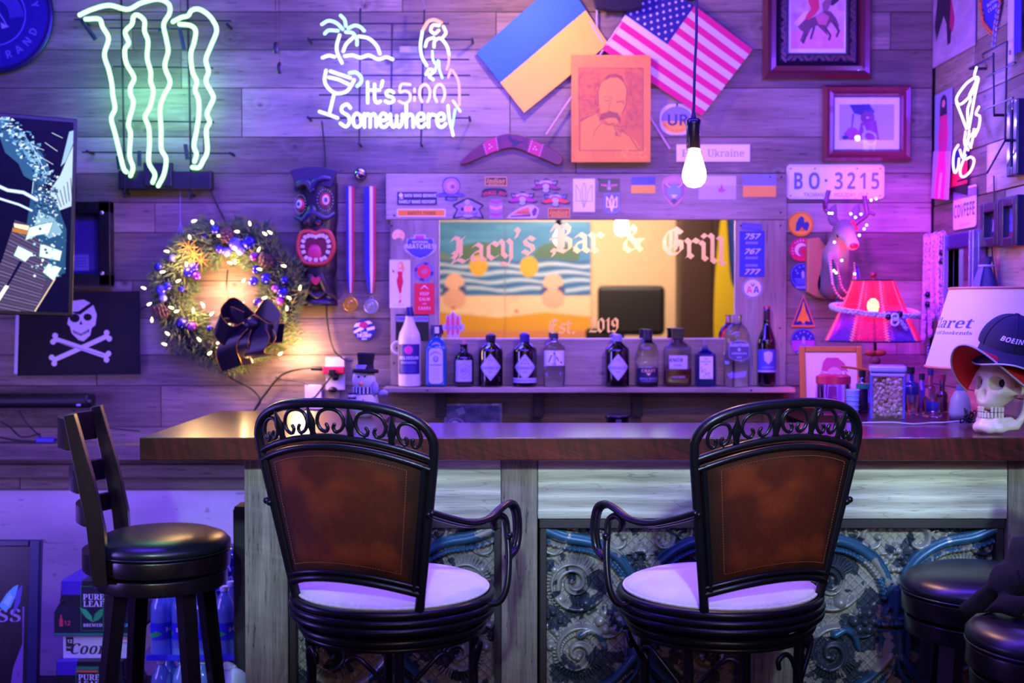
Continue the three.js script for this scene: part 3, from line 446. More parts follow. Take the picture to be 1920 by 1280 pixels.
  const l = area('television_light', 0.9, 0.6, [c.x + 0.02, c.y, c.z + 0.05], [c.x + 0.02 - dir.z * 1, c.y, c.z + 0.05 + dir.x], [0.35, 0.5, 1.0], 0.8);
}
// black shadow frame behind the television
{
  const [t, k] = hang('shadow_frame', 'black shadow box frame half hidden behind the television', 'picture frame', 165, 458, WF);
  part('frame', [-1, 1].flatMap((s) => [rbox(22 * k, 158 * k, 0.05, 0.004, s * 39 * k, 0, 0.03), rbox(100 * k, 22 * k, 0.05, 0.004, 0, s * 67 * k, 0.03)]), mat(0x0b0a12, 0.4), t);
  plate(t, 'mount_board', k, 72, 130, 0.004, (g) => { fillR(g, '#2a2470', 0, 0, 72, 130); fillR(g, '#4a3c86', 8, 10, 40, 105); fillR(g, '#8078b8', 10, 84, 28, 30); for (let i = 0; i < 4; i++) fillR(g, '#5a5294', 14, 90 + i * 5, 20, 2); });
  part('screw', [[35, -57], [35, 55]].map(([x, y]) => sph(0.008, x * k, -y * k, 0.056, 1, 1, 0.5)), mat(0xc8c0e0, 0.25, 0.9), t);
}
// wavy cloth helper
function cloth(w, h, amp, pr, wave, nx = 40, ny = 26) {
  const g = new THREE.PlaneGeometry(w, h, nx, ny), p = g.attributes.position; for (let i = 0; i < p.count; i++) p.setZ(i, amp * wave(p.getX(i) / w + 0.5, p.getY(i) / h + 0.5));
  mapTo(g, pr, -w / 2, w / 2, -h / 2, h / 2); const b = g.clone(), q = b.attributes.position; for (let i = 0; i < q.count; i++) q.setZ(i, q.getZ(i) - 0.0015); b.index.array.reverse();
  const m = asGeo([g, b]); m.computeVertexNormals(); return m;
}
// skull and crossbones flag
{
  const [t, k] = hang('pirate_flag', 'black pirate flag with an eyepatched skull over crossed bones', 'flag', 147, 625, 4.775);
  const pr = print(232, 156, (g) => {
    fillR(g, '#0a0812', 0, 0, 232, 156); const C = '#cfc8d4', q = (l) => l.map(([x, y]) => [(x - 75) * 0.4299 + 1, (y - 460) * 0.4299]); // crop pixels
    const bone = (a, b) => { poly(g, C, q([a, b]), true, 9); for (const [p, d] of [[a, -1], [b, 1]]) { const n = Math.atan2(b[1] - a[1], b[0] - a[0]); for (const s of [-1, 1]) { const [c2] = q([[p[0] + d * 6 * Math.cos(n) - s * 14 * Math.sin(n), p[1] + d * 6 * Math.sin(n) + s * 14 * Math.cos(n)]]); disc(g, C, c2[0], c2[1], 5.4); } } };
    bone([235, 755], [465, 655]); bone([240, 665], [462, 742]); poly(g, '#0a0812', q([[250, 678], [450, 738]]), true, 0.8);
    poly(g, C, q([[315, 500], [370, 494], [410, 515], [424, 560], [416, 605], [398, 620], [392, 650], [362, 676], [340, 670], [310, 640], [304, 612], [293, 600], [298, 575], [312, 560]])); disc(g, '#0a0812', ...q([[326, 574]])[0], 9.5, 8); disc(g, '#0a0812', ...q([[383, 571]])[0], 8, 6.6); poly(g, '#0a0812', q([[352, 585], [345, 602], [360, 602]])); poly(g, '#0a0812', q([[308, 548], [345, 545], [405, 505], [415, 515], [350, 560]]), false);
    poly(g, '#0a0812', q([[316, 625], [350, 642], [388, 622], [386, 636], [350, 652], [318, 640]])); for (let i = 0; i < 9; i++) poly(g, C, q([[322 + i * 7, 626], [322 + i * 7, 648]]), true, 1.2);
  });
  const wave = (u, v) => Math.sin(u * 7 + v * 3) * 0.4 + Math.sin(u * 3 - v * 6) * 0.5;
  part('cloth', cloth(232 * k, 156 * k, 0.008, pr, wave).rotateZ(0.012), mats.get('clothA') ?? pr.mat(0.9), t);
  part('hem', rbox(6 * k, 112 * k, 0.004, 0.001, -115 * k, -20 * k, 0.006, 0, 0, -0.04), mat(0xb9b2d8, 0.8), t);
}
// sound bar and its cables
{
  const [t, k] = hang('sound_bar', 'long black rounded sound bar fixed under the pirate flag', 'speaker', 60, 751, 4.72);
  part('body', move(new THREE.CapsuleGeometry(14 * k, 205 * k, 6, 20), 0, 0, 0, 0, 0, PI / 2), mat(0x0b0a14, 0.55), t); part('end_cap', cyl(13.6 * k, 13.6 * k, 6 * k, 20, 112 * k, 0, 0, 0, 0, PI / 2), mat(0x14121f, 0.3), t); part('emblem', rbox(8 * k, 4 * k, 0.003, 0.001, 92 * k, -7 * k, 13 * k), mat(0x8f88d0, 0.4), t);
}
{
  const [t, k, L] = hang('cable', 'tangle of thin black cables lying on the ledge below the sound bar', 'cable', 60, 815, 4.73);
  part('cable_run', [tube([L(0, 790), L(18, 800), L(45, 818, 0.02), L(80, 812, 0.02)], 0.003), tube([L(35, 768), L(52, 795), L(80, 818, 0.02)], 0.003), tube([L(0, 818, 0.02), L(40, 824, 0.03), L(90, 826, 0.03), L(112, 822, 0.03)], 0.004), tube([L(135, 765), L(150, 780), L(200, 800, 0.01), L(262, 808)], 0.0025)], blackMat, t);
  part('plug', rbox(34 * k, 9 * k, 0.02, 0.003, ...L(92, 823, 0.035)), mat(0x25219a, 0.5), t);
}
// evergreen wreath
{
  const D = 4.74, cx = 430, cy = 553, [t, k, L] = hang('wreath', 'evergreen wreath with warm fairy lights, purple baubles and a dark ribbon bow', 'wreath', cx, cy, D), R = 104 * k;
  part('ring', tor(R, 24 * k, 0, 0, 0, 0, 0, 0, 2 * PI, 48), mat(0x1c2113, 0.9), t);
  const blade = new THREE.ConeGeometry(0.0034, 0.036, 4).translate(0, 0.018, 0).scale(1, 1, 0.45), N = 7500, im = new THREE.InstancedMesh(blade, mat(0xffffff, 0.75), N), M4 = new THREE.Matrix4(), col = new THREE.Color();
  for (let i = 0; i < N; i++) {
    const a = rr(0, 2 * PI), b = rr(0, 2 * PI), q = (10 + 30 * Math.sqrt(rnd())) * k * (1 + 0.2 * Math.sin(a * 7) + 0.12 * Math.sin(a * 13 + 2)), rad = R + q * Math.cos(b), p = V(rad * Math.cos(a), rad * Math.sin(a), 0.62 * q * Math.sin(b) + 0.012);
    const d = V(Math.cos(a) * Math.cos(b) + rr(-0.9, 0.9), Math.sin(a) * Math.cos(b) + rr(-0.9, 0.9), Math.sin(b) * 0.6 + rr(0, 0.7)).add(V(-Math.sin(a), Math.cos(a), 0).multiplyScalar(0.7)).normalize();
    M4.compose(p, new THREE.Quaternion().setFromUnitVectors(V(0, 1, 0), d), V(1, rr(0.5, 1.1), 1).multiplyScalar(rr(0.7, 1.2))); im.setMatrixAt(i, M4); col.setRGB(...[[0.07, 0.14, 0.045], [0.12, 0.19, 0.06], [0.03, 0.07, 0.04], [0.17, 0.17, 0.06]][Math.floor(rnd() * 4)]); im.setColorAt(i, col);
  }
  im.name = 'foliage'; im.userData.kind = 'stuff'; t.add(im);
  const pos = (x, y, z = 0.06) => L(260 + x * 0.3281, 380 + y * 0.3281, z);
  const ball = (x, y, r, c, z = 0.06) => part('bauble', sph(r * k, ...pos(x, y, z), 1, 1, 1, 18), mat(c, 0.16, 0.55), t);
  for (const [x, y, r, c] of [[575, 240, 13, 0x5a56d8], [650, 235, 13, 0x2a22a8], [605, 275, 10, 0x7a78e0], [525, 285, 9, 0x6a60d8], [485, 270, 8, 0x3a30b0], [745, 435, 10, 0x3128c0], [675, 450, 9, 0x4038c8], [690, 385, 8, 0x2c24a0], [155, 500, 10, 0x4a44d0], [190, 480, 9, 0x3a34c0], [165, 545, 8, 0x9090e8], [310, 400, 10, 0x2a20b8], [340, 370, 9, 0x3c30c8], [355, 420, 8, 0x7a30b0], [840, 515, 11, 0x28209c], [800, 490, 8, 0xa040a0], [825, 560, 8, 0xa838a8], [270, 690, 12, 0x241a80], [325, 705, 10, 0x6a2a98], [425, 715, 6, 0x241c98], [460, 160, 9, 0x3a36a8], [400, 205, 9, 0x30284a], [680, 310, 9, 0x7a2c98], [140, 370, 8, 0x2620a0], [270, 495, 6, 0x2a22b0], [215, 320, 7, 0x6a62d0], [700, 570, 9, 0x382878], [850, 445, 8, 0x2c2490]]) ball(x, y, r, c);
  const cone = []; for (let i = 0; i < 46; i++) { const a = i * 2.4, f2 = i / 46, r = 0.022 * Math.sin(PI * (0.12 + 0.85 * f2)); cone.push(box(0.012, 0.004, 0.009, 0, 0, 0, 0.5, -a, 0).translate(r * Math.cos(a), f2 * 0.06 - 0.03, r * Math.sin(a))); }
  for (const [x, y, rz] of [[745, 335, 0.6], [530, 190, -0.3], [150, 620, 1.2]]) { const c = part('pine_cone', cone.map((g) => g.clone()), mat(0x5a3a38, 0.7), t); c.position.set(...pos(x, y, 0.065)); c.rotation.set(0.6, 0, rz); }
  for (const [x, y] of [[340, 300], [380, 330], [310, 260]]) part('gold_sprig', Array.from({ length: 12 }, (_, i) => rod(pos(x, y), pos(x + 60 * Math.cos(i * 0.7), y + 60 * Math.sin(i * 0.7), 0.075), 0.0025, 5, 0.0006)), mat(0xa07030, 0.4, 0.4), t);
  const bulbs = [[350, 115], [460, 125], [600, 175], [665, 130], [745, 185], [485, 195], [325, 205], [205, 285], [315, 360], [175, 400], [255, 450], [215, 600], [245, 620], [100, 580], [120, 670], [205, 745], [180, 805], [390, 580], [440, 635], [345, 615], [440, 855], [490, 795], [490, 825], [535, 690], [615, 580], [685, 675], [805, 655], [875, 605], [885, 545], [940, 490], [850, 365], [710, 275], [585, 345], [725, 385], [630, 450], [740, 545], [825, 860], [665, 900], [780, 180], [560, 350], [75, 490], [400, 590], [370, 780]];
  const WB = glow(1.3, 0.95, 0.5, 5); bulbs.forEach(([x, y], i) => { const p = pos(x, y, 0.085 + 0.02 * Math.sin(i)); part('bulb', lathe([[0.0001, 0.013], [0.0035, 0.007], [0.0048, 0], [0.0036, -0.007], [0.0001, -0.008]], 8).applyMatrix4(new THREE.Matrix4().makeRotationFromEuler(new THREE.Euler(rr(-0.8, 0.8), 0, rr(-1.5, 1.5)))).translate(...p), WB, t); });
  // bow: loops, tails and gold edging
  const ribbonMat = mat(0x0e0a18, 0.35, 0.1, { sheen: 1, sheenColor: 0x3a3060 }), goldM = mat(0xb0803c, 0.35, 0.8);
  const ribbon = (pts, w, ang) => { const c = new THREE.CatmullRomCurve3(pts.map(([x, y, z]) => V(...pos(x, y, z)))), P = c.getPoints(24), p = [], e = [[], []], idx = [], wd = V(Math.cos(ang), Math.sin(ang), 0.25).multiplyScalar(w * k / 2); P.forEach((q, i) => { for (const s of [-1, 1]) { const r = q.clone().addScaledVector(wd, s); p.push(r.x, r.y, r.z); e[(s + 1) / 2].push(r); } if (i) { const a = i * 2; idx.push(a - 2, a - 1, a, a - 1, a + 1, a); } }); const g = new THREE.BufferGeometry(); g.setAttribute('position', new THREE.Float32BufferAttribute(p, 3)); g.setIndex(idx); g.computeVertexNormals(); part('ribbon', g, ribbonMat, t); part('ribbon_edge', e.map((l) => tube(l, 0.0018, 40, 5)), goldM, t); };
  ribbon([[680, 690, 0.1], [560, 600, 0.13], [500, 680, 0.15], [560, 760, 0.13], [680, 690, 0.11]], 40, 1.2); ribbon([[680, 690, 0.1], [760, 610, 0.14], [840, 700, 0.15], [780, 760, 0.13], [680, 700, 0.11]], 40, 1.3);
  ribbon([[660, 690, 0.1], [600, 740, 0.13], [540, 830, 0.12], [560, 940, 0.09]], 42, 0.3); ribbon([[690, 700, 0.12], [730, 780, 0.14], [700, 860, 0.13], [760, 870, 0.1]], 40, 0.2); ribbon([[690, 690, 0.11], [780, 740, 0.14], [860, 740, 0.12]], 36, 1.4); ribbon([[640, 690, 0.12], [610, 800, 0.13], [620, 920, 0.09]], 38, 0.1); ribbon([[640, 670, 0.12], [560, 640, 0.12], [480, 690, 0.09]], 30, 1.5);
  part('knot', sph(13 * k, ...pos(680, 690, 0.125), 1.2, 1, 0.8), ribbonMat, t);
  for (const [x, y] of [[350, 610], [560, 340], [760, 640], [640, 880], [300, 330]]) point('wreath_bulb_light', L(260 + x * 0.3281, 380 + y * 0.3281, 0.1).map((v, i) => v + [t.position.x, t.position.y, t.position.z][i]), [1, 0.55, 0.22], 0.26, 1.5);
  point('wreath_bulb_light', at(425, 548, 4.74), [1, 0.5, 0.2], 0.4, 2); point('wreath_bulb_light', at(565, 660, 4.72), [1, 0.5, 0.2], 0.45, 2);
}
{
  const [t, k, L] = hang('power_cord', 'thin black cords running from the wreath down to the red tap', 'cord', 480, 720, 4.765);
  part('cord', [tube([L(428, 505), L(426, 540), L(432, 575), L(440, 610)], 0.003), tube([L(424, 690), L(430, 706), L(470, 728), L(488, 750), L(476, 770)], 0.004), tube([L(476, 770), L(496, 740), L(530, 702), L(575, 690), L(605, 691)], 0.004), tube([L(516, 706), L(530, 712), L(560, 715), L(578, 722)], 0.002), tube([L(262, 580), L(280, 572), L(296, 565)], 0.003)], blackMat, t); part('cord_end', rod(L(584, 690), L(607, 691), 0.009), blackMat, t);
}
{
  const [t, k, L] = hang('hanging_ornament', 'small twisted metal ornament on a string left of the wreath', 'ornament', 338, 430, 4.78);
  part('string', rod(L(339, 340), L(338, 418), 0.001), mat(0xb0a4d0, 0.5), t); part('wire_loop', [[-7, 24], [0, 28], [7, 24]].map(([x, y]) => tube([L(338, 417), L(338 + x * 0.4, 428), L(338 + x, 440), L(338 + x * 0.9, 418 + y), L(338, 446)], 0.0015)), mat(0xa098c8, 0.4, 0.6), t);
}
// carved tiki mask
{
  const D = 4.76, [t, k, L] = hang('tiki_mask', 'tall carved tiki mask with ringed eyes and wide toothy mouth', 'mask', 596, 448, D), q = (x, y, z = 0) => L(540 + x * 0.2265, 310 + y * 0.2265, z), M = (hex, r = 0.4) => mat(hex, r);
  const hw = (v) => (v < 0.08 ? mixf(0.7, 1, v / 0.08) : v < 0.36 ? 1 : v < 0.5 ? mixf(1, 0.86, (v - 0.36) / 0.14) : v < 0.72 ? 0.95 : v < 0.8 ? mixf(0.95, 0.78, (v - 0.72) / 0.08) : mixf(0.78, 1.0, (v - 0.8) / 0.2));
  const g = new THREE.PlaneGeometry(1, 1, 30, 70), p = g.attributes.position; for (let i = 0; i < p.count; i++) { const u = p.getX(i) * 2, v = 0.5 - p.getY(i), W = hw(v) * 36 * k; p.setXYZ(i, u * W, (0.5 - v) * 250 * k, 0.055 * Math.sqrt(Math.max(0, 1 - u * u * 0.96)) - 0.035 + 0.008 * Math.sin(v * 40) * (v > 0.78 ? 1 : 0)); } g.computeVertexNormals();
  part('body', [g, box(66 * k, 240 * k, 0.012, 0, 0, -0.03)], M(0x1c1624, 0.35), t);
  const crest = []; for (let i = 0; i < 7; i++) crest.push(rbox(13 * k, 34 * k, 0.02, 0.003, ...q(80 + i * 47, 120 - 25 * Math.sin((i + 0.5) * 0.45), 0.015), 0, 0, (3 - i) * 0.12)); part('crest', crest, M(0x221c3a), t);
  part('brow', [tube([q(200, 215, 0.03), q(250, 130, 0.035), q(340, 115, 0.02), q(372, 150, 0)], 0.012), tube([q(215, 215, 0.03), q(170, 150, 0.035), q(100, 160, 0.025), q(72, 200, 0)], 0.012), tube([q(70, 430, 0), q(130, 455, 0.03), q(185, 405, 0.036), q(240, 405, 0.036), q(320, 440, 0.03), q(378, 400, 0)], 0.01)], M(0x252050), t);
  for (const [x, y, s, rot] of [[112, 325, 1, 0.15], [312, 292, 1.15, -0.1]]) {
    const e = part('eye', lathe([[0.0001, 0.012], [0.012, 0.011], [0.02, 0.004], [0.022, 0]], 24).rotateX(PI / 2).scale(0.82 * s, 1.15 * s, 1).rotateZ(rot), M(0xc02848), t); e.position.set(...q(x, y, 0.012)); if (x < 200) e.rotation.y = -0.5; else e.rotation.y = 0.35;
    part('iris', cyl(0.013 * s, 0.014 * s, 0.006, 24, 0, 0, 0.011, PI / 2).scale(0.85, 1.2, 1), M(0xd8d0e4), e); part('pupil', cyl(0.0065 * s, 0.0065 * s, 0.006, 20, 0, 0, 0.014, PI / 2).scale(0.85, 1.25, 1), M(0x342a70), e);
    part('eye_dots', Array.from({ length: 20 }, (_, i) => sph(0.0018, 0.027 * s * Math.cos(i * 0.314), 0.036 * s * Math.sin(i * 0.314), 0.004, 1, 1, 1, 6)), M(0xcfc4da), e);
  }
  part('nose', [sph(0.03, ...q(205, 420, 0.018), 0.9, 1.5, 0.8), sph(0.018, ...q(160, 470, 0.018)), sph(0.018, ...q(262, 470, 0.018))], M(0x1d182e), t); part('nostril', [sph(0.008, ...q(163, 475, 0.03), 1, 1.3, 0.5), sph(0.009, ...q(265, 478, 0.03), 1, 1.3, 0.5)], M(0x8a1838), t);
  const lip = [[240, 565], [290, 545], [350, 560], [380, 620], [385, 700], [340, 790], [290, 815], [190, 815], [130, 790], [95, 700], [100, 620], [130, 560], [190, 550]]; part('lips', tube(lip.map(([x, y]) => q(x, y, 0.028)), 0.009, 90, 8, true), M(0xb83a30), t);
  part('mouth', ext(smoothShape(lip.map(([x, y]) => q(240 + (x - 240) * 0.86, 680 + (y - 680) * 0.86))), 0.006, 0, 0, 0, 0.02), M(0x6a1028), t); part('tongue', sph(0.03, ...q(228, 735, 0.024), 0.95, 1.25, 0.3, 20), M(0xc42a58), t);
  for (let i = 0; i < 18; i++) { const f = i / 18, n = lip.length, a = f * n, i0 = Math.floor(a), p0 = lip[i0], p1 = lip[(i0 + 1) % n], x = mixf(p0[0], p1[0], a - i0), y = mixf(p0[1], p1[1], a - i0), x2 = 240 + (x - 240) * 0.76, y2 = 690 + (y - 690) * 0.76, an = Math.atan2(690 - y2, x2 - 240); part('tooth', rbox(0.016, 0.014, 0.008, 0.003, 0, 0, 0, 0, 0, an).translate(...q(x2, y2, 0.03)), M(0xd8ccd2, 0.35), t); }
  part('chest', [tube([q(150, 1040, 0.02), q(190, 960, 0.03), q(200, 900, 0.03)], 0.016), tube([q(330, 1040, 0.02), q(300, 960, 0.03), q(280, 900, 0.03)], 0.016), tube([q(110, 1110, 0), q(160, 1040, 0.03), q(250, 1090, 0.03), q(330, 1045, 0.03), q(408, 1100, 0)], 0.006)], M(0x2a1f2c), t); part('heart', ext(smoothShape([[0, -0.014], [0.016, 0.004], [0.011, 0.014], [0, 0.008], [-0.011, 0.014], [-0.016, 0.004]]), 0.008, 0.002, ...q(242, 955, 0.035)), M(0xb82848), t);
  part('cord', tube([q(310, 1160, -0.02), q(315, 1280, -0.02), L(618, 640, -0.02), L(628, 662, -0.02), L(648, 676, -0.02), L(660, 676, -0.02)], 0.003, 40), blackMat, t);
}
// two medals on ribbons
for (const [px, bot, x0, lab, hex] of [[657, 570, 0, 'gold medal hanging on a tricolour ribbon beside the mask', 0xd0a050], [696, 574, 1, 'silver medal hanging on the wider tricolour ribbon', 0xa8a8d8]]) {
  const [t, k, L] = hang('medal', lab, 'medal', px, 460, 4.785, 'medals on ribbons'), w = x0 ? [10, 6, 5] : [5, 5, 5], tot = w.reduce((a, b) => a + b), cols = [0x201c8a, 0xd8d4ec, 0xc01840]; let x = px - tot / 2 - (x0 ? 2 : 0);
  w.forEach((ww, i) => { const s = (dx) => { const tip = px + (i - 1) * 1.5; return [L(x + dx, 350), L(x + dx, 470 + 40), L(mixf(tip, x + dx, 0.35), 549)]; }; const a = s(0), b = s(ww); part('ribbon_stripe', ext(shp([a[0], a[1], a[2], b[2], b[1], b[0]]), 0.003, 0, 0, 0, i * 0.0006), mat(cols[i], 0.6), t); x += ww; });
  part('medal_disc', [cyl(13 * k, 13 * k, 0.004, 28, ...L(px, bot, 0.004), PI / 2), tor(13 * k, 0.0016, ...L(px, bot, 0.006)), tor(3 * k, 0.001, ...L(px, bot - 15, 0.003)), rbox(11 * k, 9 * k, 0.004, 0.002, ...L(px, bot + 1, 0.007)), sph(4 * k, ...L(px + 1, bot - 4, 0.007), 1, 1, 0.4)], mat(hex, 0.28, 0.9), t);
}
{ const [t, k] = hang('metal_knob', 'shiny round metal knob on the wall above the medals', 'knob', 677, 327, WF); part('ball', sph(12 * k, 0, 0, 10 * k, 1, 1, 0.9, 24), mat(0x9a90b8, 0.12, 1), t); part('collar', tor(10 * k, 0.003, 0, 0, 0.003), mat(0x3a3040, 0.3, 0.8), t); }
{
  const [t, k] = hang('button_badge', 'round campaign button badge with bold lettering below the medals', 'badge', 683, 619, WF);
  plate(t, 'face', k, 40, 40, 0.006, (g) => { fillR(g, '#2a2a86', 0, 0, 40, 40); poly(g, '#e0d8ea', [[0, 8], [40, 0], [40, 6], [0, 15]]); poly(g, '#e0d8ea', [[0, 22], [16, 12], [20, 18], [2, 26]]); poly(g, '#e0d8ea', [[24, 16], [40, 12], [40, 18], [26, 21]]); disc(g, '#b02868', 19, 10, 8, 6); text(g, 'I AM', 20, 24, 6, '#e8e4f4'); text(g, 'TRUMP', 20, 30, 9, '#e8e4f4', { sx: 0.9 }); text(g, '2020', 20, 36, 4.5, '#e8e4f4'); }, { r: 20, rough: 0.15, res: 4 });
}
// boomerang
{
  const [t, k, L] = hang('boomerang', 'red boomerang painted with a kangaroo and dotted bands', 'boomerang', 958, 280, WF);
  const top = [[865, 304], [885, 285], [915, 265], [945, 254], [965, 253], [995, 262], [1030, 278], [1050, 292], [1053, 302], [1048, 308]], bot = [[1040, 307], [1005, 292], [975, 280], [958, 277], [930, 283], [900, 296], [872, 307]], sh = smoothShape([...top, ...bot].map(([x, y]) => L(x, y)), 90);
  const pr = print(192, 58, (g) => { fillR(g, '#5c1024', 0, 0, 192, 58); blotch(g, 192, 58, ['#7a1832', '#440a1c'], 60, 3, 12); const q = (x, y) => [x - 864, y - 252]; poly(g, '#a81850', [q(906, 268), q(930, 256), q(934, 282), q(914, 294)]); poly(g, '#a81850', [q(994, 262), q(1018, 272), q(1010, 296), q(988, 288)]); for (const [a, b] of [[[906, 268], [914, 294]], [[930, 256], [934, 282]], [[998, 262], [990, 288]], [[1018, 272], [1010, 296]]]) for (let i = 0; i < 7; i++) disc(g, '#e0a8c8', mixf(a[0], b[0], i / 6) - 864, mixf(a[1], b[1], i / 6) - 252, 1); for (const [x, y] of [[918, 272], [922, 276], [918, 279], [1003, 276], [1005, 281], [1000, 280]]) disc(g, '#e8b8d0', x - 864, y - 252, 1.2); poly(g, '#1c0818', [q(951, 257), q(956, 256), q(962, 262), q(974, 266), q(988, 268), q(974, 270), q(966, 276), q(958, 276), q(962, 271), q(956, 266)]); });
  part('body', mapTo(ext(sh, 0.008, 0.002, 0, 0, 0.002), pr, ...[864, 1056].map((x) => L(x, 0)[0]), L(0, 310)[1], L(0, 252)[1]), pr.mat(0.3), t);
}
// crossed flags
function flagOn(name, label, pole0, pole1, corners, draw, D, wpx, hpx, cat = 'flag') { // corners: pole top, fly top, fly bottom, pole bottom
  const c = corners.reduce((a, b) => [a[0] + b[0] / 4, a[1] + b[1] / 4], [0, 0]), [t, k, L] = hang(name, label, cat, c[0], c[1], D), pr = print(wpx, hpx, draw, 2.2), n = 28, p = [], uv = [], idx = [];
  for (let side = 0; side < 2; side++) for (let j = 0; j <= n; j++) for (let i = 0; i <= n; i++) { const u = i / n, v = j / n, a = [0, 1].map((q) => mixf(mixf(corners[0][q], corners[1][q], u), mixf(corners[3][q], corners[2][q], u), v)), z = 0.006 * Math.sin(u * 5 + v * 2) * u + 0.004 * Math.sin(v * 6) - side * 0.0015; p.push(...L(a[0], a[1], z)); uv.push(mixf(pr.u0, pr.u1, u), mixf(pr.v1, pr.v0, v)); if (i < n && j < n) { const b = side * (n + 1) * (n + 1) + j * (n + 1) + i; side ? idx.push(b, b + 1, b + n + 1, b + 1, b + n + 2, b + n + 1) : idx.push(b, b + n + 1, b + 1, b + 1, b + n + 1, b + n + 2); } }
  const g = new THREE.BufferGeometry(); g.setAttribute('position', new THREE.Float32BufferAttribute(p, 3)); g.setAttribute('uv', new THREE.Float32BufferAttribute(uv, 2)); g.setIndex(idx); g.computeVertexNormals(); part('cloth', g, pr.mat(0.85), t);
  part('pole', rod(L(...pole0, -0.006), L(...pole1, -0.006), 0.004), mat(0xc8a0c0, 0.5), t); return t;
}
flagOn('flag', 'blue and yellow flag on a stick behind the bearded man portrait', [1060, -30], [1256, 277], [[1056, -42], [894, 98], [983, 210], [1140, 82]], (g, w, h) => { fillR(g, '#2a62d4', 0, 0, w, h / 2); fillR(g, '#f2b648', 0, h / 2, w, h / 2); }, 4.775, 210, 160);
flagOn('flag', 'stars and stripes flag on a stick above the bare bulb', [1222, -40], [1026, 250], [[1223, -46], [1411, 92], [1316, 216], [1130, 92]], (g, w, h) => {
  for (let i = 0; i < 13; i++) fillR(g, i % 2 ? '#c8c0e6' : '#d0206c', 0, i * h / 13, w, h / 13 + 0.5); fillR(g, '#221e6e', 0, 0, w * 0.42, h * 7 / 13);
  for (let j = 0; j < 9; j++) for (let i = 0; i < (j % 2 ? 5 : 6); i++) { const x = w * 0.42 * (i * 2 + 1 + (j % 2)) / 12, y = h * 7 / 13 * (j + 0.7) / 9.4; poly(g, '#dcd6f0', Array.from({ length: 10 }, (_, q) => [x + (q % 2 ? 1.5 : 3.6) * Math.sin(q * PI / 5), y - (q % 2 ? 1.5 : 3.6) * Math.cos(q * PI / 5)])); }
}, 4.765, 235, 155);
{
  const [t, k, L] = hang('black_hat', 'black hat hanging upside the top edge between the crossed flags', 'hat', 1158, -6, 4.735); t.userData.label = 'black cloth hat brim showing at the top between the two flags';
  part('brim', ext(smoothShape([L(1118, -30), L(1118, 10), L(1126, 16), L(1160, 19), L(1194, 15), L(1200, 8), L(1200, -30)]), 0.03, 0.004, 0, 0, -0.01), mat(0x120a2c, 0.9), t); part('crown', sph(0.07, ...L(1160, -40, 0.0), 1, 0.7, 0.6), mat(0x120a2c, 0.9), t);
}
{ const [t, k, L] = hang('thin_rod', 'thin pale rod standing on the wall behind the flags', 'rod', 1119, 60, 4.787); part('rod_body', rod(L(1119, 10), L(1119, 104), 0.0035), mat(0xb8a8e0, 0.4), t); }
// portrait burnt into a wooden board
{
  const [t, k] = hang('portrait_board', 'orange wooden board with a burnt drawing of a moustached man', 'picture', 1145, 205, 4.765);
  plate(t, 'panel', k, 147, 198, 0.018, (g) => {
    fillR(g, '#e08c0c', 0, 0, 147, 198); blotch(g, 147, 198, ['#e89814', '#cc7804', '#f0a828'], 120, 4, 22, 0.16); g.save(); g.translate(-700 * 0.302 * 0 - 1071 + 0, -106); const q = (l) => l.map(([x, y]) => [860 + x * 0.302, y * 0.302]);
    const dk = 'rgba(110,48,14,'; poly(g, '#cf7804', q([[742, 430], [1138, 432], [1140, 935], [748, 935]])); for (let i = 0; i < 260; i++) { g.globalAlpha = 0.13; const x = rr(745, 870), y = rr(435, 760); disc(g, '#8a4212', 860 + x * 0.302, y * 0.302, rr(1, 5)); disc(g, '#9a5018', 860 + rr(1030, 1135) * 0.302, rr(435, 800) * 0.302, rr(1, 5)); } g.globalAlpha = 1;
    poly(g, '#e2960f', q([[865, 620], [870, 540], [900, 500], [960, 470], [1010, 500], [1040, 560], [1030, 660], [1000, 720], [980, 770], [930, 770], [880, 720]])); poly(g, '#e2960f', q([[755, 935], [760, 760], [850, 700], [880, 770], [1010, 800], [1100, 880], [1120, 935]]));
    poly(g, dk + '0.55)', q([[900, 510], [925, 470], [970, 465], [1010, 480], [1020, 520], [985, 490], [940, 490]])); const ln = (l, w = 1, a = 0.7) => poly(g, dk + a + ')', q(l), true, w);
    ln([[742, 430], [1138, 432], [1140, 935], [748, 935], [742, 430]], 1.2); ln([[865, 640], [860, 580], [880, 520], [920, 480]], 1.4); ln([[1012, 500], [1040, 560], [1032, 660], [1010, 710]], 1.4); ln([[845, 600], [845, 650], [862, 660]]); ln([[900, 610], [930, 605], [945, 615], [935, 650], [925, 690], [950, 700]], 1); ln([[905, 632], [930, 630]], 1.6); ln([[975, 640], [1015, 632], [1020, 650]], 1.6);
    poly(g, dk + '0.6)', q([[870, 750], [880, 710], [930, 695], [985, 705], [1000, 735], [1000, 770], [970, 735], [930, 735], [900, 745]])); ln([[905, 770], [930, 780], [960, 765]], 1.5); ln([[755, 750], [840, 715], [870, 680]], 1.2); ln([[880, 770], [840, 820], [835, 850]], 1.1); ln([[960, 780], [975, 830], [990, 850]], 1); ln([[1000, 800], [1060, 850], [1110, 930]], 1.4); for (let i = 0; i < 26; i++) ln([[rr(960, 1040), rr(770, 850)], [rr(960, 1040), rr(770, 850)]], 0.7, 0.45);
    for (let i = 0; i < 90; i++) { g.globalAlpha = 0.5; disc(g, '#f8c840', 860 + rr(1000, 1160) * 0.302, rr(905, 985) * 0.302, rr(0.4, 1.4)); } g.globalAlpha = 1; g.restore();
  }, { rough: 0.5 });
}
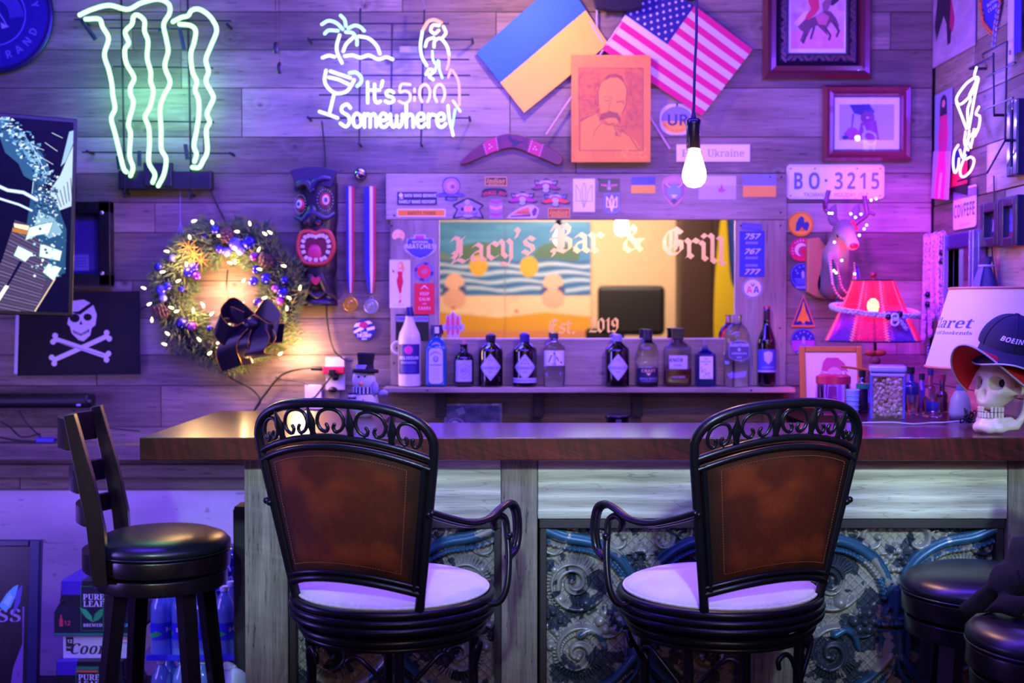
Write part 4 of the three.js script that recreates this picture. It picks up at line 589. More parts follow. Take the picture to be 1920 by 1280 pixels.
// oval sticker, text plate
{
  const [t, k] = hang('oval_sign', 'oval blue over yellow sign with dark capitals beside the bulb', 'sign', 1269, 224, WF);
  plate(t, 'face', k, 64, 58, 0.003, (g) => { fillR(g, '#cfc8f0', 0, 0, 64, 58); g.save(); g.beginPath(); g.ellipse(32, 30, 29, 25, 0, 0, 7); g.clip(); fillR(g, '#8078d0', 0, 0, 64, 32); fillR(g, '#f0a400', 0, 32, 64, 30); g.restore(); text(g, 'UR', 33, 30, 27, '#3a2c50', { bold: false, sx: 1.15, stroke: '#3a2c50', lw: 1.6 }); arcText(g, 'made in brave land', 32, 22, 28, 2.5, 0.64, 3.4, '#7a4a18', true); }, { r: 24, res: 4 });
  part('hook', rbox(3 * k, 6 * k, 0.006, 0.001, 0, 27 * k, 0.003), blackMat, t);
}
{ const [t, k] = hang('slogan_plate', 'white text plate partly hidden behind the glowing bulb', 'sign', 1337, 287, WF); plate(t, 'face', k, 137, 32, 0.004, (g) => { fillR(g, '#e6e0f2', 0, 0, 137, 32); text(g, 'Ukraine', 92, 16, 18, '#8a80b0', { font: 'serif', bold: false }); text(g, 'For', 28, 16, 18, '#8a80b0', { font: 'serif', bold: false, sx: 1.3 }); }, { res: 4 }); }
// licence plate
{
  const [t, k] = hang('licence_plate', 'white number plate reading BO 3215 under the small framed picture', 'number plate', 1566, 341, WF);
  plate(t, 'plate', k, 181, 63, 0.003, (g) => { fillR(g, '#e2dcf0', 0, 0, 181, 63); g.strokeStyle = '#c4bce0'; g.lineWidth = 1.5; g.strokeRect(3, 3, 175, 57); const c = '#5a62a8'; for (const [s, x] of [['B', 21], ['O', 51], ['3', 97], ['2', 120], ['1', 143], ['5', 165]]) text(g, s, x, 30, 43, c, { sx: 0.74 }); disc(g, '#3a3a70', 73, 29, 2.6); text(g, 'TASMANIA - HOLIDAY  ISLE', 92, 56, 10, '#3a3870', { bold: false, sx: 1.0 }); for (const [x, y] of [[7, 7], [174, 7], [7, 57], [174, 57], [52, 7], [131, 7]]) disc(g, '#4a4470', x, y, 1.6); }, { r: 6, res: 4, rough: 0.35 });
  const rim = rrect(181 * k, 63 * k, 6 * k); part('rim', tube(rim.getPoints(8).map((p) => [p.x, p.y, 0.003]), 0.0018, 120, 6, true, 0.1), mat(0xd8d2ec, 0.3), t);
}
// round patches and triangle
const patch = (lab, px, py, w, h, draw, o = {}) => { const [t, k] = hang('patch', lab, 'patch', px, py, WF); plate(t, 'cloth', k, w, h, 0.004, draw, { r: w / 2, res: 4, rough: 0.85, ...o }); return t; };
patch('round orange patch with a bearded figure, topmost of five patches', 1501, 420, 47, 46, (g) => { fillR(g, '#f0a030', 0, 0, 47, 46); disc(g, '#c06018', 23, 23, 22, 21, 1.4); poly(g, '#3a3a78', [[14, 32], [15, 22], [20, 12], [25, 8], [30, 13], [30, 20], [36, 18], [40, 24], [36, 36], [30, 34], [26, 28], [20, 36], [14, 36]]); poly(g, '#e07020', [[22, 36], [26, 28], [31, 37]]); });
patch('round red patch with a white crescent and ring lettering', 1503, 468, 46, 44, (g) => { fillR(g, '#c81858', 0, 0, 46, 44); disc(g, '#e8c8e0', 22, 22, 12); disc(g, '#b83068', 26, 25, 10); disc(g, '#d01838', 27, 26, 5); arcText(g, 'TOY YODOBOD CREST', 23, 22, 17, -3.6, 1.4, 4.5, '#f0c0e0'); for (let i = 0; i < 4; i++) disc(g, '#f01838', 10 + i * 7, 40 - Math.abs(1.5 - i) * 1.5, 3); });
const starPatch = (g, two) => { fillR(g, '#2a2490', 0, 0, 46, 50); disc(g, '#7a70d0', 23, 23, 22, 22, 1); if (two) fillR(g, '#c040b0', 1, 22, 44, 26); for (const [x, y] of [[10, 14], [17, 8], [24, 6], [31, 9], [37, 14], [13, 19], [34, 19]]) disc(g, '#9a90e8', x, y, 1.6); poly(g, '#a8a0e0', [[21, 28], [20, 18], [23, 13], [26, 18], [26, 28]]); for (let i = 0; i < 4; i++) fillR(g, '#8078d0', 8 + i, 29 + i * 3, 30 - i * 2, 1.2); fillR(g, '#4a40b0', 8, 41, 30, 8); text(g, 'RELIANCE', 23, 45, 5, '#c0b8f0'); };
patch('round dark blue patch with stars, third from the top', 1505, 518, 46, 50, (g) => starPatch(g), { r: 22 });
patch('triangular navy patch with an orange bird emblem', 1506, 582, 46, 62, (g) => { fillR(g, '#d07850', 0, 0, 46, 62); poly(g, '#221a70', [[23, 6], [42, 58], [4, 58]]); poly(g, '#e8a028', [[23, 12], [27, 30], [36, 52], [28, 50], [23, 56], [18, 50], [10, 52], [19, 30]]); for (let i = 0; i < 5; i++) poly(g, '#b06818', [[19 + i * 2, 32], [14 + i * 4, 50]], true, 0.6); text(g, 'F-14', 23, 57, 4, '#c0a0d0'); }, { shape: (k) => shp([[0, 31 * k], [23 * k, -31 * k], [-23 * k, -31 * k]]) });
patch('round patch half blue half pink, lowest of five patches', 1505, 640, 44, 48, (g) => starPatch(g, true), { r: 21 });
// framed pictures, top right
function frame(t, k, w, h, bw, d, mt, name = 'frame') { const pr = [[0, 0], [0, d * 0.5], [bw * k * 0.25, d], [bw * k * 0.55, d * 0.8], [bw * k * 0.85, d * 0.9], [bw * k, d * 0.35], [bw * k, 0]]; const sides = []; for (const [len, rot, off] of [[w, 0, h], [h, PI / 2, w], [w, PI, h], [h, -PI / 2, w]]) { const s = pr, p = [], idx = []; const half = len * k / 2; for (const e of [-1, 1]) for (const [a, z] of s) p.push(e * (half - a), off * k / 2 - a, z); const n = s.length; for (let i = 0; i < n - 1; i++) idx.push(i, n + i, i + 1, i + 1, n + i, n + i + 1); const g = new THREE.BufferGeometry(); g.setAttribute('position', new THREE.Float32BufferAttribute(p, 3)); g.setIndex(idx); g.rotateZ(rot); const q = g.toNonIndexed(); q.computeVertexNormals(); sides.push(q); } for (const s of sides) part(name + '_side', s, mt, t); }
{
  const [t, k, L] = hang('framed_picture', 'large ornate dark framed painting of a horse and rider, cut by the top edge', 'framed picture', 1531, 40, WF);
  frame(t, k, 202, 216, 26, 0.04, mat(0x5a2030, 0.3, 0, { clearcoat: 0.6 })); frame(t, k, 152, 166, 24, 0.03, mat(0x241a3a, 0.4, 0.3), 'inner_frame');
  const orn = []; for (let s = -1; s <= 1; s += 2) for (let i = 0; i < 16; i++) { const y = 74 - i * 9.6; orn.push(rbox(13 * k, 2.4 * k, 0.006, 0.001, s * 64 * k, y * k, 0.03, 0, 0, (i % 4 < 2 ? 1 : -1) * 0.8), rbox(13 * k, 2.4 * k, 0.006, 0.001, s * 64 * k, (y - 4) * k, 0.03, 0, 0, (i % 4 < 2 ? 1 : -1) * 0.8)); } for (let i = 0; i < 12; i++) for (const s of [-1, 1]) orn.push(rbox(13 * k, 2.4 * k, 0.006, 0.001, (i - 5.5) * 10 * k, s * 71 * k, 0.03, 0, 0, (i % 4 < 2 ? 1 : -1) * 0.9), rbox(13 * k, 2.4 * k, 0.006, 0.001, ((i - 5.5) * 10 + 4) * k, s * 71 * k, 0.03, 0, 0, (i % 4 < 2 ? 1 : -1) * 0.9)); part('carved_ornament', orn, mat(0x6a4a58, 0.35, 0.5), t);
  plate(t, 'picture', k, 112, 126, 0.008, (g) => {
    fillR(g, '#e4d4ee', 0, 0, 112, 126); fillR(g, '#c89ab8', 7, 7, 98, 108); blotch(g, 112, 60, ['#e0b8d0', '#b088b8', '#d8c0d8'], 70, 5, 18, 0.3); g.save(); g.beginPath(); g.rect(7, 7, 98, 108); g.clip(); g.translate(0, 22); fillR(g, '#d88aa8', 7, 60, 98, 40); blotch(g, 112, 100, ['#e8a8b8', '#b86890'], 40, 3, 10, 0.3);
    poly(g, '#6a4258', [[18, 50], [28, 40], [42, 38], [58, 30], [70, 22], [80, 24], [90, 36], [96, 50], [94, 62], [86, 48], [80, 44], [72, 58], [76, 70], [66, 60], [56, 50], [44, 56], [36, 72], [30, 84], [24, 78], [30, 62], [24, 58]]); poly(g, '#c06a86', [[52, 34], [66, 26], [78, 34], [72, 50], [58, 48]]); poly(g, '#d03858', [[30, 38], [44, 20], [38, 4], [46, -6], [58, 0], [60, 18], [52, 30], [40, 40]]); poly(g, '#e8c0c8', [[12, 46], [30, 26], [40, 22], [32, 40], [20, 52]]); disc(g, '#d89a90', 62, -4, 5); poly(g, '#3a2440', [[70, 8], [84, 2], [92, -10], [96, 4], [84, 14]]); poly(g, '#8a5a70', [[64, 10], [76, -4], [82, 6], [76, 22], [66, 24]]); for (const l of [[[86, 46], [96, 60], [92, 70]], [[72, 56], [80, 68], [78, 76]], [[36, 66], [30, 82]], [[50, 54], [44, 74]]]) poly(g, '#4a2c44', l, true, 4); g.restore();
  }, { z: 0.006 });
}
{
  const [t, k, L] = hang('framed_picture', 'red edged framed print of a seated figure, catching a neon reflection', 'framed picture', 1624, 232, WF);
  frame(t, k, 164, 140, 20, 0.035, mat(0x6a1e34, 0.3, 0, { clearcoat: 0.7 })); plate(t, 'mount', k, 128, 106, 0.004, (g) => { fillR(g, '#5a2a90', 0, 0, 128, 106); }, { z: 0.002 });
  plate(t, 'print', k, 121, 96, 0.004, (g) => { fillR(g, '#e4dcf2', 0, 0, 121, 96); fillR(g, '#b0a4d8', 9, 13, 102, 66); const q = (x, y) => [(x - 533) * 0.3125, (y - 585) * 0.3125]; poly(g, '#3a2a80', [q(622, 628), q(740, 625), q(772, 668), q(760, 690), q(690, 690), q(650, 680)]); poly(g, '#5a3a80', [q(640, 680), q(650, 684), q(640, 770), q(634, 760)]); disc(g, '#7a2a78', ...q(730, 705), 13, 12); poly(g, '#8a2888', [q(690, 735), q(780, 720), q(800, 835), q(620, 835), q(590, 800), q(620, 765), q(680, 790)]); disc(g, '#a83a98', ...q(640, 795), 12, 10); disc(g, '#2a2060', ...q(598, 822), 6, 4); disc(g, '#d8a0d0', ...q(730, 705), 3, 2); }, { z: 0.007 });
  part('glass_pane', box(126 * k, 104 * k, 0.002, 0, 0, 0.018), pane(), t);
}
// ---------- bar mirror with lettering ----------
const MF = WF - 0.024; // front of the mirror's frame boards
{
  const [t, k, L] = hang('bar_mirror', 'wide bar mirror with gold blackletter lettering in a frame of grey weathered boards', 'mirror', 1100, 525, WF);
  const bd = (x0, x1, y0, y1) => part('frame_board', board((x1 - x0 - 1) * k, (y1 - y0 - 1) * k, 0.022, 0.002).translate(((x0 + x1) / 2 - 1100) * k, (525 - (y0 + y1) / 2) * k, 0.0125), frameMat, t);
  bd(725, 1472, 327, 413); bd(733, 823, 413, 722); bd(1378, 1472, 413, 722); bd(823, 1378, 635, 722);
  part('mirror_glass', box(560 * k, 228 * k, 0.004, ...L(1100, 524, 0.006)), new THREE.MeshPhysicalMaterial({ color: 0xdcd6cf, roughness: 0.015, metalness: 1 }), t);
  part('glass_edge', [rbox(2.4 * k, 222 * k, 0.006, 0.001, ...L(824, 524, 0.012)), rbox(2.4 * k, 222 * k, 0.006, 0.001, ...L(1377, 524, 0.012)), rbox(553 * k, 2.4 * k, 0.006, 0.001, ...L(1100, 634.5, 0.012))], mat(0xd8c8c0, 0.25, 0.5), t);
  part('nail', [[741, 405], [736, 424], [1386, 424], [1460, 424], [1460, 400], [1440, 334], [1461, 334], [1460, 615], [1121, 338], [745, 652], [740, 680]].map(([x, y]) => cyl(1.8 * k, 1.8 * k, 0.002, 10, ...L(x, y, 0.0245), PI / 2)), mat(0x1a1626, 0.5, 0.5), t);
  // letters written with a broad nib
  const A = {
    L: [1.15, [[0.05, 1.3], [0.2, 1.5], [0.45, 1.4], [0.4, 0.6], [0.3, 0.3], [0.1, 0.0]], [[0.85, 1.55], [0.6, 1.35], [0.6, 0.4], [0.35, 0.12], [0.1, -0.05]], [[0.15, 0.02], [0.5, 0.16], [0.8, 0.02], [1.08, 0.22]], [[0.15, 0.6], [0.34, 0.5]], [[0.1, 0.34], [0.3, 0.3]]],
    a: [0.92, [[0.15, 0.82], [0.42, 1], [0.68, 0.85], [0.68, 0.15], [0.88, 0.02]], [[0.68, 0.62], [0.3, 0.5], [0.14, 0.32], [0.14, 0.14], [0.34, 0], [0.68, 0.22]]], c: [0.82, [[0.75, 0.82], [0.48, 1], [0.2, 0.8], [0.2, 0.2], [0.45, 0], [0.78, 0.2]]],
    y: [0.9, [[0.08, 1], [0.25, 0.85], [0.25, 0.22], [0.45, 0.02], [0.72, 0.22]], [[0.55, 1.05], [0.74, 0.85], [0.74, -0.1], [0.5, -0.45], [0.15, -0.35]]], "'": [0.45, [[0.15, 1.6], [0.3, 1.45], [0.14, 1.1]]], s: [0.85, [[0.75, 0.85], [0.48, 1], [0.2, 0.8], [0.3, 0.6], [0.65, 0.45], [0.72, 0.2], [0.48, 0], [0.12, 0.16]]],
    r: [0.82, [[0.08, 1], [0.25, 0.85], [0.25, 0.15], [0.42, 0]], [[0.1, 0.0], [0.25, 0.15]], [[0.3, 0.75], [0.52, 1], [0.76, 0.86]]], i: [0.5, [[0.08, 1], [0.25, 0.85], [0.25, 0.15], [0.42, 0]], [[0.2, 1.4], [0.34, 1.28]]], l: [0.5, [[0.08, 1.55], [0.25, 1.4], [0.25, 0.15], [0.42, 0]]], t: [0.65, [[0.28, 1.35], [0.25, 0.15], [0.42, 0], [0.6, 0.14]], [[0.04, 0.98], [0.55, 0.98]]],
    B: [1.2, [[0.02, 1.2], [0.2, 1.5], [0.42, 1.35], [0.4, 0.2], [0.2, 0.02], [0.05, 0.1]], [[0.4, 1.4], [0.75, 1.55], [1.0, 1.3], [0.95, 1.05], [0.62, 0.85]], [[0.62, 0.85], [1.05, 0.62], [1.05, 0.2], [0.75, 0], [0.4, 0.12]], [[0.62, 1.35], [0.62, 0.2]], [[0.0, 0.75], [0.4, 0.8]], [[0.2, 0.02], [0.1, -0.2]]],
    '&': [1.3, [[1.1, 0.05], [0.38, 0.95], [0.36, 1.25], [0.56, 1.45], [0.76, 1.25], [0.7, 1.02], [0.18, 0.55], [0.15, 0.22], [0.45, 0], [0.85, 0.22], [1.1, 0.62]], [[0.75, 0.62], [1.2, 0.66]]],
    G: [1.3, [[1.1, 1.25], [0.75, 1.5], [0.35, 1.3], [0.15, 0.9], [0.15, 0.45], [0.5, 0.05], [0.85, 0.05], [1.12, 0.3], [1.1, 0.72], [0.75, 0.8]], [[0.52, 1.35], [0.48, 0.25]], [[0.82, 1.4], [0.78, 0.3]], [[0.6, 0.5], [1.0, 0.55]]], E: [1.05, [[0.92, 1.25], [0.62, 1.5], [0.3, 1.3], [0.15, 0.85], [0.2, 0.35], [0.5, 0], [0.95, 0.2]], [[0.2, 0.78], [0.85, 0.86]], [[0.55, 1.35], [0.52, 0.2]]],
    '.': [0.35, [[0.1, 0.1], [0.2, 0.02]]], 2: [0.85, [[0.1, 1.1], [0.36, 1.4], [0.66, 1.12], [0.55, 0.7], [0.1, 0.06], [0.78, 0.04]]], 0: [0.85, [[0.4, 1.4], [0.15, 1.1], [0.15, 0.3], [0.4, 0], [0.66, 0.3], [0.66, 1.1], [0.4, 1.4]]], 1: [0.6, [[0.08, 1.15], [0.32, 1.4], [0.32, 0.1], [0.46, 0]]], 9: [0.85, [[0.66, 0.85], [0.38, 0.6], [0.14, 0.85], [0.16, 1.2], [0.4, 1.4], [0.66, 1.15], [0.66, 0.4], [0.4, 0], [0.14, 0.12]]],
  };
  const gold = mat(0xf4c684, 0.32, 0.8);
  const write = (s, x, base, u, step = 0) => {
    let cx = x; for (const ch of s) {
      const [w, ...st] = A[ch], pos = [], nx = 0.145 * u * Math.cos(0.7), ny = 0.145 * u * Math.sin(0.7), e = 0.03 * u;
      for (const l of st) for (let i = 1; i < l.length; i++) { const p = [cx + l[i - 1][0] * u, base - l[i - 1][1] * u], q = [cx + l[i][0] * u, base - l[i][1] * u], d = Math.hypot(q[0] - p[0], q[1] - p[1]) || 1, ex = (q[0] - p[0]) / d * e, ey = (q[1] - p[1]) / d * e; const a = [p[0] - nx - ex, p[1] + ny - ey], b = [p[0] + nx - ex, p[1] - ny - ey], c = [q[0] + nx + ex, q[1] - ny + ey], f = [q[0] - nx + ex, q[1] + ny + ey]; const px = -ey * 0.9, py = ex * 0.9; for (const quad of [[a, b, c, f], [[p[0] + px, p[1] + py], [p[0] - px, p[1] - py], [q[0] - px, q[1] - py], [q[0] + px, q[1] + py]]]) { const ar = (quad[1][0] - quad[0][0]) * (quad[2][1] - quad[0][1]) - (quad[1][1] - quad[0][1]) * (quad[2][0] - quad[0][0]); for (const i2 of ar > 0 ? [0, 2, 1, 0, 3, 2] : [0, 1, 2, 0, 2, 3]) pos.push(...L(quad[i2][0], quad[i2][1], 0.0088)); } }
      for (let i = 0; i < pos.length; i += 3) pos[i + 2] += Math.floor(i / 18) * 0.00006; const g = new THREE.BufferGeometry(); g.setAttribute('position', new THREE.Float32BufferAttribute(pos, 3)); const n = new Float32Array(pos.length); for (let i = 2; i < n.length; i += 3) n[i] = 1; g.setAttribute('normal', new THREE.BufferAttribute(n, 3)); g.setAttribute('uv', new THREE.Float32BufferAttribute(new Float32Array(pos.length / 3 * 2), 2));
      part('gold_letter', g, gold, t); cx += w * u; base += step;
    }
  };
  write("Lacy's", 846, 492, 31, -3.2); write('Bar', 1034, 472, 33); write('&', 1166, 471, 32); write('Grill', 1240, 478, 33, 4.5); write('Est.', 1028, 624, 17.5); write('2019', 1104, 622, 18);
}
// stickers on the frame
const sticker = (lab, px, py, w, h, draw, o = {}) => { const [t, k] = hang('sticker', lab, 'sticker', px, py, o.on ?? MF); plate(t, 'print', k, w, h, 0.0012, draw, { res: 4.5, r: 1, rough: 0.35, ...o }); return t; };
const W = '#d8d4ee', K = '#16122e';
const outline = (l) => (k) => smoothShape(l.map(([x, y]) => [x * k, -y * k]), 80);
sticker('black slogan sticker about men who behave, above the orange strip', 782, 372, 74, 24, (g) => { fillR(g, '#1e1a40', 0, 0, 74, 24); text(g, 'MEN WHO BEHAVE', 43, 6.5, 8.6, W, { sx: 0.78 }); text(g, 'RARELY MAKE HISTORY', 37, 18, 8.6, W, { sx: 0.72 }); disc(g, W, 7, 6, 4); poly(g, W, [[2, 12], [12, 10], [10, 13]]); });
sticker('orange safety strip sticker with a white border', 790, 399, 91, 15, (g) => { fillR(g, '#dcd6ee', 0, 0, 91, 15); fillR(g, '#e8861c', 2, 2, 87, 11); text(g, 'SAFETY THIRD', 46, 7.8, 8.4, '#5a3a1a', { bold: true, sx: 0.95 }); });
sticker('round lilac motorcycle club sticker on a dark name scroll', 846, 354, 50, 44, (g) => { fillR(g, '#5a4a90', 0, 0, 50, 44); disc(g, '#2a2050', 25, 17, 17); disc(g, '#a070b0', 25, 17, 15.4); disc(g, '#b888c0', 25, 17, 9); disc(g, '#8a3a80', 28, 18, 4); fillR(g, '#2a2350', 1, 31, 48, 6); text(g, 'INDIAN MOTORCYCLE', 25, 34, 4.6, '#8a80c0'); fillR(g, '#2a2350', 14, 37, 24, 6); text(g, 'Riders', 26, 40, 5, '#a098d0', { font: 'serif' }); }, { shape: outline([[0, -22], [12, -19], [17, -6], [15, 6], [25, 9], [24, 15], [12, 15], [10, 22], [-10, 22], [-12, 15], [-24, 15], [-25, 9], [-15, 6], [-17, -6], [-12, -19]]) });
sticker('lilac five pointed club shield sticker outlined in black', 878, 391, 58, 40, (g) => { fillR(g, K, 0, 0, 58, 40); poly(g, '#9078b8', [[22, 6], [29, 3], [36, 6], [54, 15], [48, 21], [54, 36], [40, 34], [29, 38], [18, 34], [4, 36], [10, 21], [4, 15]]); disc(g, '#b0a0e0', 27, 8, 5); text(g, '69', 29, 20, 15, '#f0a080'); disc(g, K, 18, 21, 3); disc(g, K, 40, 21, 3); disc(g, '#f08060', 29, 21, 4); poly(g, K, [[12, 28], [29, 33], [46, 28], [42, 35], [16, 35]], true, 1); text(g, 'RIDERS', 29, 33, 5, W); }, { shape: outline([[0, -20], [12, -16], [29, -6], [22, 2], [29, 18], [10, 16], [0, 20], [-10, 16], [-29, 18], [-22, 2], [-29, -6], [-12, -16]]) });
const rectBrand = (bg, bg2) => (g, w, h) => { fillR(g, '#e0a050', 0, 0, w, h); fillR(g, bg, 1.6, 1.6, w - 3.2, h - 3.2); text(g, 'Indian', w * 0.5, h * 0.42, 10.5, '#e8a840', { font: 'serif', skew: -0.3 }); text(g, 'MOTORCYCLE', w / 2, h * 0.82, 4.8, bg2, { sx: 0.95 }); };
sticker('small black and gold rectangular script sticker at the top', 930, 340, 41, 17, rectBrand('#2a1428', '#e0a040')); sticker('small red and gold rectangular script sticker near the bottom edge', 1048, 399, 41, 18, rectBrand('#a01c28', '#f0c040'));
sticker('curved black sticker with red rally lettering', 927, 361, 48, 18, (g) => { fillR(g, K, 0, 0, 48, 18); arcText(g, 'STURGIS 2017', 24, 66, 57, -1.92, -1.22, 8.6, '#e02850'); }, { shape: outline([[0, -8.5], [20, -6], [24, 6], [21, 8], [0, 3], [-21, 8], [-24, 6], [-20, -6]]) });
sticker('small faded red sticker of three stacked bands', 930, 392, 24, 36, (g) => { fillR(g, '#9080c8', 0, 0, 24, 36); for (const [y, c] of [[6, '#a84878'], [17, '#e09088'], [29, '#a84878']]) { poly(g, c, [[2, y - 3], [12, y], [22, y - 3]], true, 6); } });
const wings = (c1, c2) => (g) => { fillR(g, K, 0, 0, 56, 27); poly(g, c1, [[2, 18], [8, 14], [24, 9], [32, 9], [48, 14], [54, 18], [46, 20], [32, 18], [24, 18], [10, 20]]); poly(g, c2, [[8, 4], [12, 7], [20, 4], [28, 3], [36, 4], [44, 7], [48, 4], [46, 11], [28, 8], [10, 11]]); arcText(g, 'NATIONAL', 28, 26, 20, -2.1, -1.04, 4.6, W); disc(g, '#b8b0e4', 28, 15, 6, 5); disc(g, '#a8a0d8', 28, 22, 6, 4); };
const wingShape = outline([[-28, 6], [-20, 0], [-22, -10], [-10, -9], [0, -13.5], [10, -9], [22, -10], [20, 0], [28, 6], [20, 9], [8, 7], [6, 12], [0, 13.5], [-6, 12], [-8, 7], [-20, 9]]);
sticker('plum winged badge sticker, highest of the three winged ones', 1024, 348, 57, 27, wings('#8a1868', '#a878b8'), { shape: wingShape }); sticker('magenta winged badge sticker, left of the three winged ones', 980, 372, 57, 27, wings('#b0208a', '#a06aa8'), { shape: wingShape }); sticker('red winged badge sticker with blue scroll, right of the winged ones', 1042, 374, 57, 27, wings('#e01c40', '#6a60d0'), { shape: wingShape });
sticker('white edged feather headdress shaped sticker', 981, 397, 60, 25, (g) => { fillR(g, '#c8b8ec', 0, 0, 60, 25); poly(g, '#d87850', [[8, 18], [26, 8], [40, 4], [44, 18]]); poly(g, '#5a2070', [[6, 20], [44, 17], [44, 21], [6, 22]]); poly(g, '#702068', [[46, 12], [52, 4], [56, 8], [54, 18], [48, 21]]); text(g, 'Indian', 30, 13, 7, '#a03050', { font: 'serif', skew: -0.3 }); }, { shape: outline([[-30, 10], [-12, -4], [6, -12], [20, -12], [29, -4], [26, 8], [20, 12], [-20, 12]]) });
const tri = (g, c, x, y, s, lw) => { for (const d of [-1, 1]) { poly(g, c, [[x + d * 10 * s, y - 12 * s], [x + d * 10 * s, y + 8 * s], [x, y + 8 * s]], true, lw); poly(g, c, [[x + d * 10 * s, y - 12 * s], [x + d * 5 * s, y - 4 * s], [x + d * 4 * s, y + 4 * s], [x, y + 16 * s]], true, lw); } poly(g, c, [[x, y - 15 * s], [x + 2.5 * s, y - 8 * s], [x + s, y + 10 * s], [x, y + 16 * s], [x - s, y + 10 * s], [x - 2.5 * s, y - 8 * s], [x, y - 15 * s]], true, lw); };
sticker('white rectangular sticker with an outlined trident', 1095, 366, 41, 62, (g) => { fillR(g, '#d8d4f0', 0, 0, 41, 62); tri(g, '#8a88d8', 20.5, 30, 1.5, 1); });
sticker('small black sticker with pink wings and sword', 1142, 347, 39, 24, (g) => { fillR(g, K, 0, 0, 39, 24); poly(g, '#d02888', [[4, 10], [16, 11], [16, 15], [4, 13]]); poly(g, '#d02888', [[35, 10], [23, 11], [23, 15], [35, 13]]); poly(g, '#9088d8', [[18, 3], [21, 3], [22, 20], [17, 20]]); disc(g, '#a098e0', 19.5, 18, 4, 3); });
sticker('small navy shield sticker with a pale trident', 1147, 383, 30, 41, (g) => { fillR(g, '#26208a', 0, 0, 30, 41); g.strokeStyle = '#7068c0'; g.strokeRect(1, 1, 28, 34); tri(g, '#f0d0a0', 15, 18, 0.95, 2.2); }, { shape: (k) => shp([[-15 * k, 20 * k], [15 * k, 20 * k], [15 * k, -13 * k], [0, -20.5 * k], [-15 * k, -13 * k]]) });
const ua = (a, b) => (g, w, h) => { fillR(g, a, 0, 0, w, h / 2); fillR(g, b, 0, h / 2, w, h / 2); };
sticker('small deep blue and yellow flag sticker left of the bulb', 1206, 347, 45, 31, ua('#2a24a0', '#e89c28')); sticker('larger pale blue and yellow flag sticker right of the bulb', 1424, 348, 62, 42, ua('#7a78d0', '#eaa040'));
sticker('ornate shield patch with blue crest partly behind the bulb', 1264, 358, 46, 58, (g) => { fillR(g, '#c07888', 0, 0, 46, 58); poly(g, '#8a5a90', [[3, 16], [43, 16], [42, 36], [23, 55], [4, 36]]); arcText(g, 'SECURITY', 23, 34, 27, -2.2, -0.94, 7, '#a8b0e8'); disc(g, '#7a90d8', 23, 30, 13, 15); poly(g, '#f0c8a0', [[17, 36], [29, 36], [23, 44]]); poly(g, '#4a3a60', [[16, 48], [23, 42], [30, 48], [23, 54]]); for (const d of [-1, 1]) poly(g, '#e8b8a0', [[23 + d * 8, 22], [23 + d * 15, 16]], true, 2); }, { shape: (k) => smoothShape([[-20, 22], [0, 29], [20, 22], [22, 4], [16, -14], [0, -29], [-16, -14], [-22, 4]].map(([x, y]) => [x * k, y * k])) });
sticker('pale photo card with a tiny red rider on a snowy field', 1345, 352, 70, 44, (g) => { fillR(g, '#b8a8dc', 0, 0, 70, 44); fillR(g, '#c8bcec', 0, 0, 70, 18); poly(g, '#b84890', [[38, 30], [36, 22], [40, 24], [43, 14], [46, 24], [52, 26], [46, 30]]); });
sticker('gold waning moon disc near the upper left of the mirror', 747, 442, 25, 25, (g) => { fillR(g, '#f0c088', 0, 0, 25, 25); blotch(g, 25, 25, ['#e0a868'], 20, 1, 4, 0.3); }, { shape: (k) => { const s = new THREE.Shape(); s.absarc(0, 0, 12 * k, -1.1, 3.6, false); s.absarc(1 * k, -12 * k, 8 * k, 2.5, 0.6, true); return s; } });
sticker('blue matches shield sticker with a pink top tab', 788, 463, 62, 46, (g) => { fillR(g, '#b8b0ec', 0, 0, 62, 46); fillR(g, '#c030b0', 22, 2, 16, 7); poly(g, '#4a44b0', [[9, 8], [53, 8], [55, 14], [58, 26], [46, 38], [31, 44], [16, 38], [4, 26], [7, 14]]); text(g, 'NATIONAL', 31, 13, 6, W); text(g, 'MATCHES', 31, 22, 12, '#d8d4f4', { sx: 0.98, stroke: '#2a2480', lw: 0.8 }); fillR(g, '#3a3498', 20, 38, 22, 3); }, { shape: (k) => shp([[-12, 23], [10, 23], [11, 17], [25, 15], [25, 8], [31, 2], [28, -8], [16, -16], [0, -23], [-16, -16], [-28, -8], [-31, 2], [-25, 8], [-25, 15], [-13, 17]].map(([x, y]) => [x * k, y * k])) });
sticker('white pin up card with a blonde woman in a red dress', 750, 532, 39, 90, (g) => { fillR(g, '#dcd8f2', 0, 0, 39, 90); disc(g, '#e0a050', 21, 11, 6, 8); disc(g, '#f0b8a0', 19, 11, 3.4, 4.4); poly(g, '#e0a050', [[23, 8], [29, 16], [26, 24], [22, 16]]); poly(g, '#eab0a8', [[16, 18], [24, 18], [27, 26], [24, 30], [16, 29], [12, 24], [8, 22], [7, 20], [12, 21]]); poly(g, '#d01838', [[15, 22], [24, 22], [24, 30], [26, 40], [23, 54], [22, 62], [18, 62], [14, 46], [13, 38], [16, 30]]); poly(g, '#e8b0a0', [[17, 62], [22, 62], [22, 72], [21, 77], [19, 77]]); poly(g, '#c01030', [[18, 76], [22, 74], [21, 80], [17, 82]]); poly(g, '#40305a', [[6, 18], [9, 22], [8, 25], [5, 21]]); text(g, 'SUPER 88', 17, 84, 5, '#b0a0d0', { bold: false }); });
